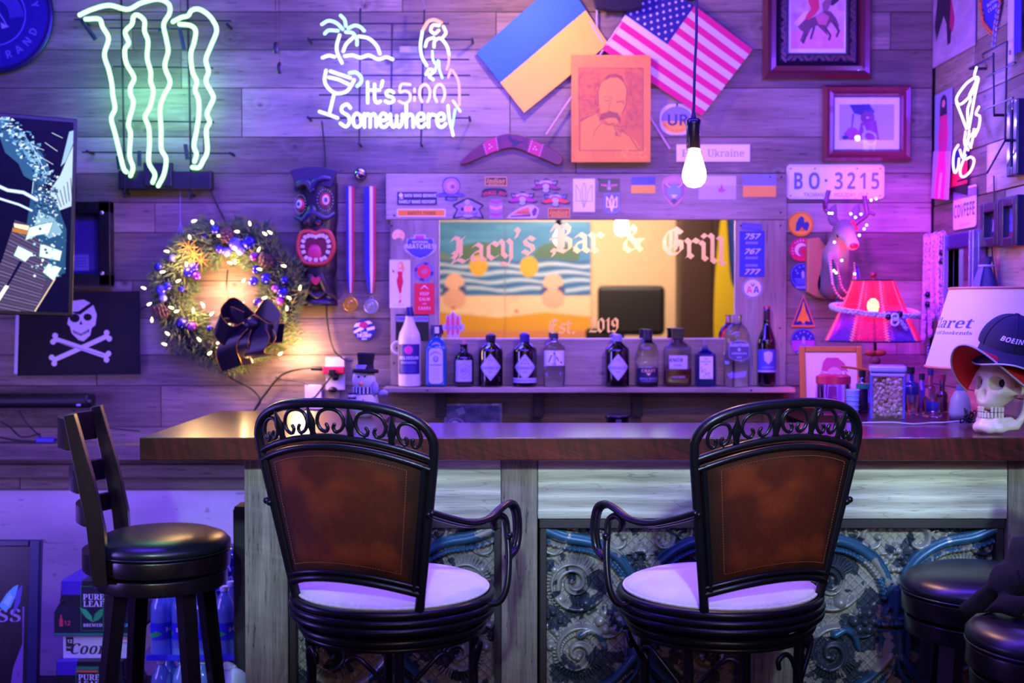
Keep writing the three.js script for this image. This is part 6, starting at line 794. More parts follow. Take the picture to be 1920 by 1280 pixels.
// ---------- corner: deer head, beaded lamp ----------
{
  const D = 4.6, [t, k, L] = hang('deer_head', 'mounted deer head with antlers, fairy lights and strings of party beads', 'deer head', 1575, 470, D), q = (x, y, z = 0) => L(1460 + x * 0.25, 360 + y * 0.25, z);
  const f = (x, y, z) => { let d = cap3(x, y, z, q(455, 690, -0.07), q(440, 480, -0.03), 0.062, 0.042); d = smin(d, cap3(x, y, z, q(440, 480, -0.03), q(458, 300, 0.04), 0.042, 0.036), 0.03); d = smin(d, cap3(x, y, z, q(460, 290, 0.06), q(482, 395, 0.125), 0.036, 0.02), 0.025); d = smin(d, ell(x, y, z, ...q(480, 410, 0.135), 0.022, 0.018, 0.02), 0.012); return d; };
  const lo = q(330, 830, -0.15), hi = q(590, 180, 0.2); const g = field(f, lo, hi, 0.0055), white = q(500, 430, 0.05);
  colorBy(g, (x, y, z) => { const w = clamp(1.2 - Math.hypot(x - white[0], y - white[1]) / 0.075), n = 0.85 + 0.3 * fbm(x * 120, y * 60, 999, 999, 3, 2); return [mixf(0.09, 0.6, w) * n, mixf(0.08, 0.52, w) * n, mixf(0.1, 0.42, w) * n]; }); part('head', g, vcol(0.9), t);
  for (const [pts, lab] of [[[[430, 235, 0.03], [395, 215, 0.02], [400, 150, 0.01], [425, 90, 0.0]], 'l'], [[[520, 240, 0.03], [560, 200, 0.02], [575, 140, 0.01], [600, 92, 0.0]], 'r']]) { const p = pts.map(([x, y, z]) => q(x, y, z)), c = new THREE.CatmullRomCurve3(p.map(vec)), e = []; for (let i = 0; i <= 12; i++) { const w = Math.sin(PI * (0.08 + 0.9 * i / 12)) * 0.018; e.push(sph(w, ...c.getPoint(i / 12).toArray(), 1, 1.25, 0.45, 10)); } part('ear', e, mat(0x5a5060, 0.9), t); }
  part('antler', [tube([q(450, 260, 0.02), q(400, 190, 0.02), q(345, 130, 0.01), q(355, 60, 0), q(372, -10, 0)], 0.009, 40), tube([q(345, 132, 0.01), q(330, 110, 0.02), q(322, 80, 0.03)], 0.006)], mat(0x5a2a58, 0.4), t); part('antler', [tube([q(530, 270, 0.02), q(590, 220, 0.02), q(650, 170, 0.01), q(648, 90, 0), q(640, 30, 0)], 0.009, 40), tube([q(640, 175, 0.01), q(670, 160, 0.02), q(700, 175, 0.03)], 0.006)], mat(0x5a2a58, 0.4), t);
  part('eye', [sph(0.0085, ...q(412, 335, 0.072)), sph(0.0085, ...q(520, 330, 0.075))], mat(0x08060c, 0.08), t); part('nose', sph(0.014, ...q(480, 418, 0.152), 1.2, 0.8, 0.6), mat(0x8a1838, 0.25), t); part('ribbon', [rbox(0.03, 0.016, 0.008, 0.004, ...q(500, 245, 0.075), 0, 0, 0.3), rbox(0.026, 0.014, 0.008, 0.004, ...q(530, 275, 0.075), 0, 0, -0.9)], mat(0xc81828, 0.6), t);
  part('plaque', ext(shp([[300, 340], [380, 330], [430, 400], [430, 790], [370, 780], [300, 740]].map(([x, y]) => q(x, y))), 0.025, 0.004, 0, 0, -0.185), mat(0xb07850, 0.4), t);
  const strand = (pts, hex, r, name = 'bead') => { const c = new THREE.CatmullRomCurve3(pts.map(([x, y, z]) => V(...q(x, y, z ?? 0.1)))), n = Math.round(c.getLength() / (r * 2.3)), l = []; for (let i = 0; i <= n; i++) l.push(sph(r, ...c.getPointAt(i / n).toArray(), 1, 1, 1, 8)); part('bead_strand', l, mat(hex, 0.2, 0.5), t); };
  strand([[360, 470, 0.06], [350, 600, 0.09], [365, 720, 0.1], [420, 800, 0.11], [475, 775, 0.11], [520, 690, 0.1], [540, 540, 0.05]], 0xe8a0a0, 0.0048); strand([[405, 540, 0.06], [400, 620, 0.1], [420, 720, 0.11], [460, 760, 0.11], [500, 720, 0.1], [530, 600, 0.06]], 0xd88888, 0.0048); strand([[375, 520, 0.06], [375, 640, 0.1], [385, 760, 0.1], [395, 860, 0.1], [405, 970, 0.1]], 0x1a6a58, 0.0048); strand([[545, 560, 0.05], [548, 640, 0.09], [520, 720, 0.1], [480, 830, 0.1]], 0x2a2a98, 0.0048); strand([[350, 480, 0.05], [345, 600, 0.09], [352, 690, 0.1]], 0xc8b8d8, 0.0048); strand([[560, 560, 0.05], [562, 630, 0.08]], 0x7a3aa0, 0.0048);
  const m = glow(1.2, 1.1, 1.3, 3); for (const [x, y] of [[325, 175], [346, 176], [484, 180], [518, 205], [558, 182], [600, 262], [582, 290], [547, 336], [632, 80], [668, 70], [365, 387], [420, 520], [363, 595], [379, 610], [515, 618]]) part('bulb', sph(0.0048, ...q(x, y, 0.1), 1, 1, 1, 10), m, t);
}
{
  const D = 4.4, [t, k, L] = hang('beaded_lamp', 'table lamp with a red and blue beaded shade wearing a fluffy white garland', 'lamp', 1637, 580, D), q = (x, y, z = 0) => L(1460 + x * 0.25, 360 + y * 0.25, z);
  const prof = (v) => mixf(38, 86, Math.pow(v, 1.15) + 0.1 * Math.sin(v * PI) * 0) * k, y0 = q(0, 665)[1], y1 = q(0, 1115)[1], N = 46, R = 74, bead = new THREE.SphereGeometry(1, 7, 5), im = new THREE.InstancedMesh(bead, new THREE.MeshPhysicalMaterial({ color: 0xffffff, roughness: 0.5, transmission: 0.35, thickness: 0 }), N * R), M4 = new THREE.Matrix4(), c = new THREE.Color(); let n = 0;
  for (let j = 0; j < N; j++) for (let i = 0; i < R; i++) { const v = (j + 0.5) / N, r = prof(v), a = (i + 0.5 * (j % 2)) / R * 2 * PI, e = 0.52 * 2 * PI * r / R; M4.makeScale(e, 0.46 * (y0 - y1) / N, e * 0.7).setPosition(r * Math.sin(a), mixf(y0, y1, v), r * Math.cos(a)); im.setMatrixAt(n, M4); const seg = Math.floor(i / R * 8), stripe = Math.abs(((i / R * 8) % 1) - 0.5) > 0.42; if (stripe) c.setRGB(0.9, 0.55, 0.4); else if (v < 0.5) c.setRGB(0.85, 0.02, 0.06); else if (seg % 2) c.setRGB(0.75, 0.02, 0.2); else c.setRGB(0.12, 0.03, 0.6); im.setColorAt(n++, c); }
  im.name = 'bead_shade'; im.userData.kind = 'stuff'; t.add(im);
  part('shade_ring', [tor(prof(0), 0.003, 0, y0, 0, PI / 2), tor(prof(1), 0.003, 0, y1, 0, PI / 2)], mat(0x1a0a30, 0.3, 0.6), t); part('finial', [sph(0.013, 0, y0 + 0.022, 0), cyl(0.014, 0.014, 0.01, 16, 0, y0 + 0.006, 0)], mat(0x6a1830, 0.3), t);
  const yb = barY - t.position.y; part('stem', [rod([0, y0, 0], [0.015, yb + 0.02, 0], 0.006), lathe([[0.0001, yb + 0.001], [0.06, yb + 0.001], [0.058, yb + 0.012], [0.012, yb + 0.02], [0.0001, yb + 0.02]])], mat(0x120a14, 0.35, 0.5), t);
  part('bulb', sph(0.022, 0, mixf(y0, y1, 0.42), 0, 1, 1.3, 1), glow(1.3, 0.5, 0.3, 6), t); point('bulb_light', [t.position.x, t.position.y + mixf(y0, y1, 0.42), t.position.z], [1, 0.02, 0.12], 1.1, 1.4);
}
const fluffy = (pts, r, closed, n) => { const c = new THREE.CatmullRomCurve3(pts.map(vec), closed), l = []; for (let i = 0; i < n; i++) { const p = c.getPointAt(i / n), h = hash2(i, 3, 9) * 6.28; for (let j = 0; j < 4; j++) l.push(sph(r * 0.5, p.x + r * 0.75 * Math.cos(h + j * 1.57), p.y + r * 0.75 * Math.sin(h + j * 1.57), p.z + r * 0.6 * Math.cos(h * 2 + j * 2.1), 1, 1, 1, 6)); } return l; };
{
  const D = 4.4, [t, k, L] = hang('garland', 'fluffy white garland with dark beads slung around the beaded lamp shade', 'garland', 1637, 580, D), q = (x, y, z) => L(1460 + x * 0.25, 360 + y * 0.25, z), R = 0.15, pts = []; for (let i = 0; i < 20; i++) { const a = i / 20 * 2 * PI; pts.push([-0.005 + R * Math.sin(a) * 0.99 + 0.01, q(0, 885 + 38 * Math.cos(a) + 20 * Math.sin(a))[1], R * Math.cos(a)]); }
  part('fluff', fluffy(pts, 0.0085, true, 150), mat(0xb8b0d8, 0.95), t); part('fluff_tail', fluffy([q(740, 930, 0.15), q(800, 960, 0.16), q(862, 1026, 0.15)], 0.006, false, 22), mat(0xb0a8d8, 0.95), t); part('dark_bead', [sph(0.011, ...q(722, 935, 0.158)), sph(0.012, ...q(803, 915, 0.155))], mat(0x120c24, 0.2), t); part('ribbon_bow', [tor(0.011, 0.004, ...q(765, 935, 0.165)), tor(0.012, 0.004, ...q(765, 970, 0.165))], mat(0xc0b8e0, 0.6), t);
}
{
  const D = 4.15, [x, y, z] = at(1640, 757, D), t = thing('scarecrow_figure', 'slim dark figurine with a red bow standing behind the nut jar', 'figurine', [x, barY, z]), k = D / F, Y = (py) => at(1640, py, D)[1] - barY;
  part('body', lathe([[0.0001, 0], [0.03, 0], [0.028, 0.03], [0.018, Y(720)], [0.024, Y(700)], [0.014, Y(685)], [0.0001, Y(683)]], 20), mat(0x401028, 0.6), t); part('head', sph(0.018, 0, Y(676), 0), mat(0x6a2030, 0.7), t); part('bow', [-1, 1].map((s) => sph(0.016, s * 0.017, Y(661), 0.004, 1.2, 0.7, 0.6)), mat(0xa01c18, 0.6), t); part('arm', rod([-0.02, Y(694), 0.01], [-0.12, Y(686), 0.02], 0.004), mat(0xb05a28, 0.5), t);
}
{
  const D = 4.25, px = 1560, [x, , z] = at(px, 770, D), w = 118 * D / F, h = 0.215, t = thing('framed_picture', 'small orange framed pink portrait leaning on the counter below the patches', 'framed picture', [x, barY + 0.003, z], 0); t.rotation.x = -0.14; const k = D / F;
  part('frame', [-1, 1].flatMap((s) => [rbox(0.02, h, 0.018, 0.003, s * (w / 2 - 0.01), h / 2, 0), rbox(w - 0.042, 0.02, 0.018, 0.003, 0, h / 2 + s * (h / 2 - 0.01), 0)]), mat(0xc06828, 0.4), t);
  const pr = print(110, 108, (g) => { fillR(g, '#f0c0d0', 0, 0, 110, 108); fillR(g, '#f4b8a8', 60, 0, 50, 40); const C = '#c83078'; poly(g, C, [[34, 40], [38, 22], [46, 12], [70, 12], [84, 24], [92, 44], [84, 40], [66, 44], [50, 44]]); poly(g, '#d868a0', [[24, 60], [34, 40], [44, 46], [40, 70], [44, 108], [18, 108]]); disc(g, '#e080a0', 62, 52, 18, 20); disc(g, '#f0a8b8', 56, 48, 5, 3); disc(g, '#f0a8b8', 70, 48, 5, 3); poly(g, '#b82860', [[46, 70], [78, 70], [84, 108], [42, 108]]); poly(g, C, [[84, 40], [94, 56], [98, 90], [84, 100]]); }, 3); part('picture', mapTo(box(w - 0.04, h - 0.04, 0.006, 0, h / 2, 0), pr), pr.mat(0.4), t);
}
// peanut jar
{
  const D = 3.9, px = 1663, [x, , z] = at(px, 780, D), k = D / F, t = thing('nut_jar', 'square clear storage jar of peanuts with a pale lid on the bar', 'jar', [x, barY + 0.0006, z], -0.26), H = at(px, 684, D)[1] - barY, w = 60 * k;
  part('jar_body', [rbox(w, 0.004, w, 0.002, 0, 0.002, 0), ...[[0, 1], [0, -1], [1, 0], [-1, 0]].map(([a, b]) => box(a ? 0.003 : w, H - 0.03, b ? 0.003 : w, a * (w / 2 - 0.0015), (H - 0.03) / 2, b * (w / 2 - 0.0015)))], pane(), t); part('corner_rib', [-1, 1].flatMap((a) => [-1, 1].map((b) => rbox(0.008, H - 0.03, 0.008, 0.003, a * (w / 2 - 0.002), (H - 0.03) / 2, b * (w / 2 - 0.002)))), mat(0x9a98ff, 0.1, 0, { transmission: 0.8, thickness: 0 }), t);
  part('lid', [rbox(w + 0.012, 0.022, w + 0.012, 0.008, 0, H - 0.012, 0), rbox(w + 0.002, 0.012, w + 0.002, 0.004, 0, H - 0.03, 0)], mat(0x9088e0, 0.25, 0, { clearcoat: 0.5 }), t);
  const nut = sph(1, 0, 0, 0, 1, 1, 1, 9), N = 640, im = new THREE.InstancedMesh(nut, mat(0xffffff, 0.65), N), M4 = new THREE.Matrix4(), c = new THREE.Color(); for (let i = 0; i < N; i++) { const edge = i % 4 < 3, s = w / 2 - 0.0105; let a = rr(-s, s), b = rr(-s, s); if (edge) { const q = i % 4; if (q === 0) b = s; else if (q === 1) a = -s; else a = s; } const r = rr(0.0062, 0.0086); M4.compose(V(a, 0.012 + rr(0, 1) * (H * 0.66 + rr(-0.01, 0.008)), b), new THREE.Quaternion().setFromEuler(new THREE.Euler(rr(0, 6), rr(0, 6), rr(0, 6))), V(r, r * 1.35, r * 0.85)); im.setMatrixAt(i, M4); c.setRGB(...[[0.3, 0.22, 0.2], [0.2, 0.15, 0.14], [0.42, 0.34, 0.3]][i % 3]); im.setColorAt(i, c); } im.name = 'peanuts'; im.userData.kind = 'stuff'; t.add(im); part('nut_core', rbox(w - 0.03, H * 0.6, w - 0.03, 0.004, 0, H * 0.31, 0), mat(0x3a2c40, 0.8), t);
}
// glasses and jars on the counter
const counter = (name, lab, cat, px, D, grp) => { const [x, , z] = at(px, 780, D); return thing(name, lab, cat, [x, barY + 0.0006, z], 0, grp); };
const tumbler = (t, r, h, m) => part('glass_wall', lathe([[0.0001, 0], [r * 0.92, 0], [r, 0.004], [r, h], [r - 0.002, h], [r - 0.003, 0.01], [0.0001, 0.009]], 28), m ?? glass(0xd8dcff, 0.02, 0.8, 0.006), t);
tumbler(counter('drinking_glass', 'short clear tumbler right beside the nut jar', 'glass', 1711, 3.99), 0.021, 0.066); tumbler(counter('drinking_glass', 'wider clear tumbler holding a blue card, left of the skull', 'glass', 1748, 3.92), 0.031, 0.064);
{ const t = counter('folded_card', 'small blue folded card inside the wider tumbler', 'card', 1744, 3.92); t.position.y += 0.0105; part('card_sheet', [box(0.024, 0.036, 0.001, -0.004, 0.02, 0, 0, 0.5), box(0.02, 0.034, 0.001, 0.014, 0.02, 0.006, 0, -0.6)], mat(0x3a38c0, 0.5), t); }
{ const t = counter('spice_jar', 'clear jar with a bright red lid below the leaning pink portrait', 'jar', 1562, 4.02); part('glass_wall', cyl(0.052, 0.05, 0.1, 24, 0, 0.051, 0), glass(0xb0a8ff, 0.03, 0.1), t); part('lid', [cyl(0.056, 0.056, 0.024, 28, 0, 0.114, 0), cyl(0.046, 0.054, 0.006, 28, 0, 0.128, 0)], mat(0xb01848, 0.35), t); }
{ const t = counter('spice_jar', 'small jar with a green lid left of the nut jar', 'jar', 1621, 4.08); part('glass_wall', cyl(0.026, 0.026, 0.08, 20, 0, 0.041, 0), glass(0x6060d0, 0.04, 0.06), t); part('lid', cyl(0.028, 0.028, 0.016, 24, 0, 0.09, 0), mat(0x147058, 0.4), t); }
{ const t = counter('plastic_tub', 'pale ribbed plastic tub between the red lid and green lid jars', 'tub', 1598, 3.98); part('tub_wall', lathe([[0.0001, 0], [0.018, 0], [0.022, 0.08], [0.024, 0.082], [0.022, 0.086], [0.0001, 0.086]], 24), mat(0x8aa0e0, 0.35), t); part('rib', [0.02, 0.035, 0.05, 0.065].map((y) => tor(0.0205 + y * 0.02, 0.0012, 0, y, 0, PI / 2)), mat(0x8aa0e0, 0.35), t); }
const smallBottle = (lab, px, D, r, h, nr, nh, gm, capHex) => { const t = counter('bottle', lab, 'bottle', px, D); part('glass_body', lathe([[0.0001, 0.0], [r, 0.002], [r, h * 0.8], [r * 0.85, h * 0.92], [nr, h], [nr, h + nh], [0.0001, h + nh]], 20), gm, t); part('cap', cyl(nr * 1.25, nr * 1.25, 0.022, 16, 0, h + nh + 0.008, 0), mat(capHex, 0.35), t); return t; };
smallBottle('dark bottle with a black cap just right of the nut jar', 1706, 4.18, 0.033, 0.1, 0.012, 0.03, mat(0x1e1a60, 0.06, 0, { clearcoat: 1 }), 0x0c0a18); smallBottle('slim violet bottle behind the short tumbler', 1728, 4.25, 0.019, 0.08, 0.008, 0.024, mat(0x5a2890, 0.1, 0, { clearcoat: 1 }), 0x181028); smallBottle('slim clear bottle right of the violet bottle', 1744, 4.22, 0.018, 0.085, 0.008, 0.036, glass(0x8888ff, 0.03, 0.15), 0x28205a); smallBottle('small red brown bottle beside the lamp base', 1766, 4.14, 0.019, 0.07, 0.009, 0.036, mat(0x3a0c24, 0.06, 0, { clearcoat: 1 }), 0x802038); smallBottle('small dark dropper bottle left of the nut jar', 1616, 4.22, 0.02, 0.1, 0.01, 0.016, mat(0x180c28, 0.06, 0, { clearcoat: 1 }), 0x0c0818);
// white advertising lamp
{
  const D = 3.7, [x, , z] = at(1868, 600, D), t = thing('table_lamp', 'table lamp with a large white printed paper shade behind the skull', 'lamp', [x, barY + 0.0006, z]), y = (py) => at(1868, py, D)[1] - barY, k = D / F, r0 = 84 * k, r1 = 126 * k, y0 = y(541), y1 = y(688);
  const pr = print(420, 150, (g) => { fillR(g, '#d8d0e0', 0, 0, 420, 150); for (const x0 of [30, 170, 310]) { text(g, 'Claret', x0, 66, 26, '#4a3a9a', { font: 'serif', skew: -0.25 }); text(g, 'The old bookends', x0, 84, 9, '#4a3a9a', { font: 'serif', skew: -0.2 }); } for (const x0 of [30, 170, 310]) for (let i = 0; i < 5; i++) poly(g, '#7a6ac0', [[x0 - 50, 100 + i * 7], [x0 - 44 + i, 98 + i * 8], [x0 - 46, 106 + i * 7]], true, 1); for (const x0 of [96, 236]) { disc(g, '#b8aed0', x0, 78, 4, 6, 0.8); disc(g, '#b8aed0', x0 - 6, 100, 4, 6, 0.8); } }, 2.4);
  const g = new THREE.CylinderGeometry(r0, r1, y0 - y1, 64, 1, true, PI * 0.26 + PI / 2, 2 * PI), p = g.attributes.uv; for (let i = 0; i < p.count; i++) p.setXY(i, mixf(pr.u0, pr.u1, p.getX(i)), mixf(pr.v0, pr.v1, p.getY(i))); g.translate(0, (y0 + y1) / 2, 0); const m = pr.mat(0.8).clone(); m.transmission = 0.3; m.thickness = 0; m.side = THREE.DoubleSide; part('lamp_shade', g, m, t);
  part('shade_trim', [tor(r0, 0.004, 0, y0, 0, PI / 2, 0, 0, 2 * PI, 64), tor(r1, 0.004, 0, y1, 0, PI / 2, 0, 0, 2 * PI, 64)], mat(0xc07860, 0.5), t);
  part('stem', [cyl(0.008, 0.008, y1 + 0.12, 14, 0, (y1 + 0.12) / 2, 0), lathe([[0.0001, 0], [0.06, 0], [0.062, 0.01], [0.03, 0.02], [0.012, 0.05], [0.0001, 0.05]])], mat(0x6a5a40, 0.3, 0.8), t); part('bulb', sph(0.025, 0, y1 + 0.13, 0, 1, 1.2, 1), glow(1.0, 0.8, 0.75, 0.6), t); point('bulb_light', [x, barY + y1 + 0.13, z], [1, 0.62, 0.55], 0.05, 1.6);
}
{ const t = counter('plastic_bottle', 'white round plastic jug between the wide tumbler and the skull', 'bottle', 1800, 3.86); part('jug_body', lathe([[0.0001, 0], [0.03, 0], [0.034, 0.02], [0.03, 0.06], [0.018, 0.085], [0.012, 0.09], [0.0001, 0.09]], 24), mat(0xb0c0e8, 0.4, 0, { transmission: 0.3, thickness: 0 }), t); part('cap', cyl(0.013, 0.013, 0.016, 18, 0, 0.098, 0), mat(0x8a90d0, 0.4), t); }
// skull with two caps
{
  const D = 3.44, [x, , z] = at(1881, 790, D), t = thing('skull', 'life size bone coloured skull with a toothy grin, wearing two caps', 'skull', [x, barY, z], 0), S = 1.06;
  const f = (a, b, c) => {
    let d = ell(a, b, c, 0, 0.165, -0.035, 0.072, 0.07, 0.088); d = smin(d, ell(a, b, c, 0, 0.125, 0.025, 0.055, 0.055, 0.048), 0.025); d = smin(d, ell(a, b, c, 0, 0.088, 0.05, 0.034, 0.03, 0.034), 0.016);
    for (const s of [-1, 1]) { d = smin(d, cap3(a, b, c, [s * 0.03, 0.108, 0.058], [s * 0.064, 0.112, 0.012], 0.011, 0.009), 0.01); d = smin(d, cap3(a, b, c, [s * 0.064, 0.112, 0.012], [s * 0.066, 0.118, -0.03], 0.008, 0.008), 0.008); d = smin(d, cap3(a, b, c, [s * 0.018, 0.158, 0.055], [s * 0.052, 0.152, 0.034], 0.008, 0.008), 0.012); }
    for (const s of [-1, 1]) { d = Math.max(d, -smin(ell(a, b, c, s * 0.029, 0.133, 0.066, 0.0185, 0.017, 0.034), 1, 0.001)); d = Math.max(d, -ell(a, b, c, s * 0.05, 0.118, 0.004, 0.008, 0.024, 0.02)); }
    d = Math.max(d, -Math.min(ell(a, b, c, 0, 0.104, 0.084, 0.011, 0.0175, 0.02), ell(a, b, c, 0, 0.096, 0.086, 0.013, 0.01, 0.018))); return d;
  };
  const boneC = (a, b, c) => { const n = fbm(a * 40 + 9, b * 40 + c * 30, 999, 999, 4, 4), v = 0.75 + 0.4 * n; return [0.68 * v, 0.56 * v, 0.46 * v]; };
  t.rotation.order = 'YXZ'; t.rotation.y = -1.08; t.scale.setScalar(S);
  part('cranium', colorBy(field(f, [-0.085, 0.05, -0.135], [0.085, 0.245, 0.1], 0.0048), boneC), vcol(0.5), t);
  const jaw = (a, b, c) => { const aa = Math.abs(a); let d = 1; const pts = [[0.0, 0.018, 0.078], [0.018, 0.016, 0.073], [0.034, 0.016, 0.05], [0.05, 0.022, 0.012], [0.058, 0.05, -0.012], [0.06, 0.098, -0.018]]; for (let i = 0; i < 5; i++) d = smin(d, cap3(aa, b, c, pts[i], pts[i + 1], 0.0135 - i * 0.0008, 0.013 - i * 0.0012), 0.008); d = smin(d, cap3(aa, b, c, [0, 0.034, 0.074], [0.026, 0.034, 0.058], 0.009, 0.009), 0.008); d = smin(d, cap3(aa, b, c, [0.026, 0.034, 0.058], [0.042, 0.038, 0.022], 0.009, 0.008), 0.006); return d; };
  part('jaw', colorBy(field(jaw, [-0.085, -0.002, -0.05], [0.085, 0.12, 0.1], 0.0048), boneC), vcol(0.45), t);
  for (const [yy, up] of [[0.064, 1], [0.049, -1]]) for (let i = -6; i <= 6; i++) { if (up > 0 && (i === 1 || i === 2)) continue; const a = i * 0.2, rX = 0.031, rZ = 0.05, px = rX * Math.sin(a * 1.25), pz = 0.026 + rZ * Math.cos(a * 1.1); part('tooth', rbox(0.0066 + Math.abs(i) * 0.0002, 0.0145, 0.0075, 0.0026, 0, 0, 0).rotateY(a * 1.2).translate(px, yy, pz + 0.002), mat(0xd0c4b8, 0.3), t); }
  for (const s of [-1, 1]) part('socket_shade', sph(0.0125, s * 0.029, 0.132, 0.037, 1, 1, 0.5), mat(0x180c10, 0.9), t); part('nose_cavity', sph(0.0085, 0, 0.102, 0.061, 1, 1.6, 0.4), mat(0xa05428, 0.8), t);  // dark balls stand in for the shade deep in the eye sockets
  // caps: red one underneath, navy one on top
  const cap = (name, lab, hex, yaw, pitch, lift, sc, brimHex, trimHex) => {
    const c = thing(name, lab, 'cap', [x, barY + lift, z], 0); c.rotation.order = 'YXZ'; c.rotation.y = yaw; c.rotation.x = pitch; c.rotation.z = 0.1; c.scale.setScalar(sc);
    const crown = new THREE.SphereGeometry(0.088, 40, 16, 0, 2 * PI, 0, PI / 2).scale(0.93, 0.98, 1.12), p = crown.attributes.position; for (let i = 0; i < p.count; i++) { const a = Math.atan2(p.getX(i), p.getZ(i)), s = 1 - 0.012 * Math.pow(Math.abs(Math.cos(a * 3)), 24); p.setXYZ(i, p.getX(i) * s, p.getY(i) * (1 - 0.1 * clamp(-p.getZ(i) / 0.1)), p.getZ(i) * s); } crown.computeVertexNormals(); const cm = mat(hex, 0.85, 0, { side: THREE.DoubleSide, sheen: 0.5, sheenColor: 0x404080 }); part('crown', crown, cm, c); part('button', sph(0.008, 0, 0.087, 0, 1, 0.5, 1), cm, c);
    const seam = []; for (let j = 0; j < 6; j++) seam.push(tube(Array.from({ length: 9 }, (_, i) => { const f2 = i / 8 * PI / 2; return [0.0825 * Math.sin(j * PI / 3) * Math.sin(f2), 0.0868 * Math.cos(f2) * (1 - 0.1 * clamp(-Math.cos(j * PI / 3) * Math.sin(f2))), 0.0993 * Math.cos(j * PI / 3) * Math.sin(f2)]; }), 0.0011, 20, 5)); part('seam', seam, cm, c);
    const nb = 26, nr = 10, pos = [], idx = []; for (let l = 0; l < 2; l++) for (let j = 0; j <= nr; j++) for (let i = 0; i <= nb; i++) { const a = mixf(-1.25, 1.25, i / nb), u = j / nr, sx = Math.sin(a), cz = Math.cos(a), inner = [0.082 * sx, 0.0985 * cz], out = [0.092 * sx, 0.0985 * cz + 0.078 * Math.pow(Math.max(0, Math.cos(a * 1.256)), 0.55)], X = mixf(inner[0], out[0], u), Z = mixf(inner[1], out[1], u); pos.push(X, 0.002 - 6.5 * X * X * u * 0.9 - 0.01 * u - (l ? 0.003 : 0), Z); if (j < nr && i < nb) { const b = l * (nr + 1) * (nb + 1) + j * (nb + 1) + i; l ? idx.push(b, b + 1, b + nb + 1, b + 1, b + nb + 2, b + nb + 1) : idx.push(b, b + nb + 1, b + 1, b + 1, b + nb + 1, b + nb + 2); } }
    const g = new THREE.BufferGeometry(); g.setAttribute('position', new THREE.Float32BufferAttribute(pos, 3)); g.setIndex(idx); g.computeVertexNormals(); part('brim', g, mat(brimHex, 0.8, 0, { side: THREE.DoubleSide }), c);
    const edge = []; for (let i = 0; i <= nb; i++) { const b = nr * (nb + 1) + i; edge.push([pos[b * 3], pos[b * 3 + 1] - 0.001, pos[b * 3 + 2]]); } part('brim_edge', tube(edge, 0.0024, 60, 6), mat(trimHex, 0.7), c); return c;
  };
  const red = cap('cap', 'bright red cap with upturned brim worn directly on the skull', 0xc01020, -1.12, -0.5, 0.158, 1.18, 0xc00c1c, 0xa8a0c0), navy = cap('cap', 'navy cap with white lettering sitting on top of the red cap', 0x0a0a2c, -0.32, 0.22, 0.222, 1.04, 0x0c0c30, 0xb0b0d0);
  navy.position.x += 0.016; navy.position.y += 0.022; red.position.x += 0.022; navy.rotation.z = -0.2;
  const pr = print(64, 14, (g) => { g.clearRect(0, 0, 64, 14); fillR(g, '#0b0b2c', 0, 0, 64, 14); text(g, 'BOEING', 32, 7.5, 13, '#d4d0ec', { skew: -0.25, sx: 1.1 }); }, 5), lg = new THREE.PlaneGeometry(0.1, 0.02, 24, 4), lp = lg.attributes.position; mapTo(lg, pr, -0.05, 0.05, -0.01, 0.01); for (let i = 0; i < lp.count; i++) { const a = lp.getX(i) / 0.09, e = 0.42 + lp.getY(i) / 0.088, r = 1.012; lp.setXYZ(i, 0.0818 * r * Math.sin(a) * Math.cos(e), 0.0862 * r * Math.sin(e), 0.0985 * r * Math.cos(a) * Math.cos(e)); } lg.computeVertexNormals(); part('logo', lg, pr.mat(0.8), navy);
  const pr2 = print(60, 18, (g) => { fillR(g, '#ae0f1c', 0, 0, 60, 18); text(g, 'Budweiser', 30, 9, 13, '#e8b030', { font: 'serif', skew: -0.3 }); }, 4), l2 = new THREE.PlaneGeometry(0.08, 0.026, 20, 4), q2 = l2.attributes.position; mapTo(l2, pr2, -0.04, 0.04, -0.013, 0.013); for (let i = 0; i < q2.count; i++) { const a = 1.0 + q2.getX(i) / 0.09, e = 0.3 + q2.getY(i) / 0.088, r = 1.012; q2.setXYZ(i, 0.0818 * r * Math.sin(a) * Math.cos(e), 0.0862 * r * Math.sin(e), 0.0985 * r * Math.cos(a) * Math.cos(e)); } l2.computeVertexNormals(); part('logo', l2, pr2.mat(0.7), red);
}
{ const [t, k, L] = hang('cable', 'thin pale cable and dark cord bundle lying in front of the jars on the bar', 'cable', 1700, 790, 3.72); t.position.y = barY + 0.003; t.position.z = -3.68; part('cable_run', tube([[-0.14, 0, -0.02], [-0.06, 0.004, 0.01], [0.0, 0.0, 0.02], [0.06, 0.002, 0.0], [0.1, 0.004, 0.01], [0.16, 0.012, 0.03]], 0.002, 60), mat(0xa0a0c8, 0.5), t); part('cord_bundle', Array.from({ length: 9 }, (_, i) => tube([[0.15 + rr(-0.02, 0.02), 0.004, 0.03], [0.155 + rr(-0.02, 0.03), rr(0.01, 0.05), 0.03 + rr(-0.02, 0.02)], [0.165 + rr(-0.02, 0.02), rr(0.004, 0.03), 0.04]], 0.0022, 14, 5)), mat(0x16123a, 0.5), t); }
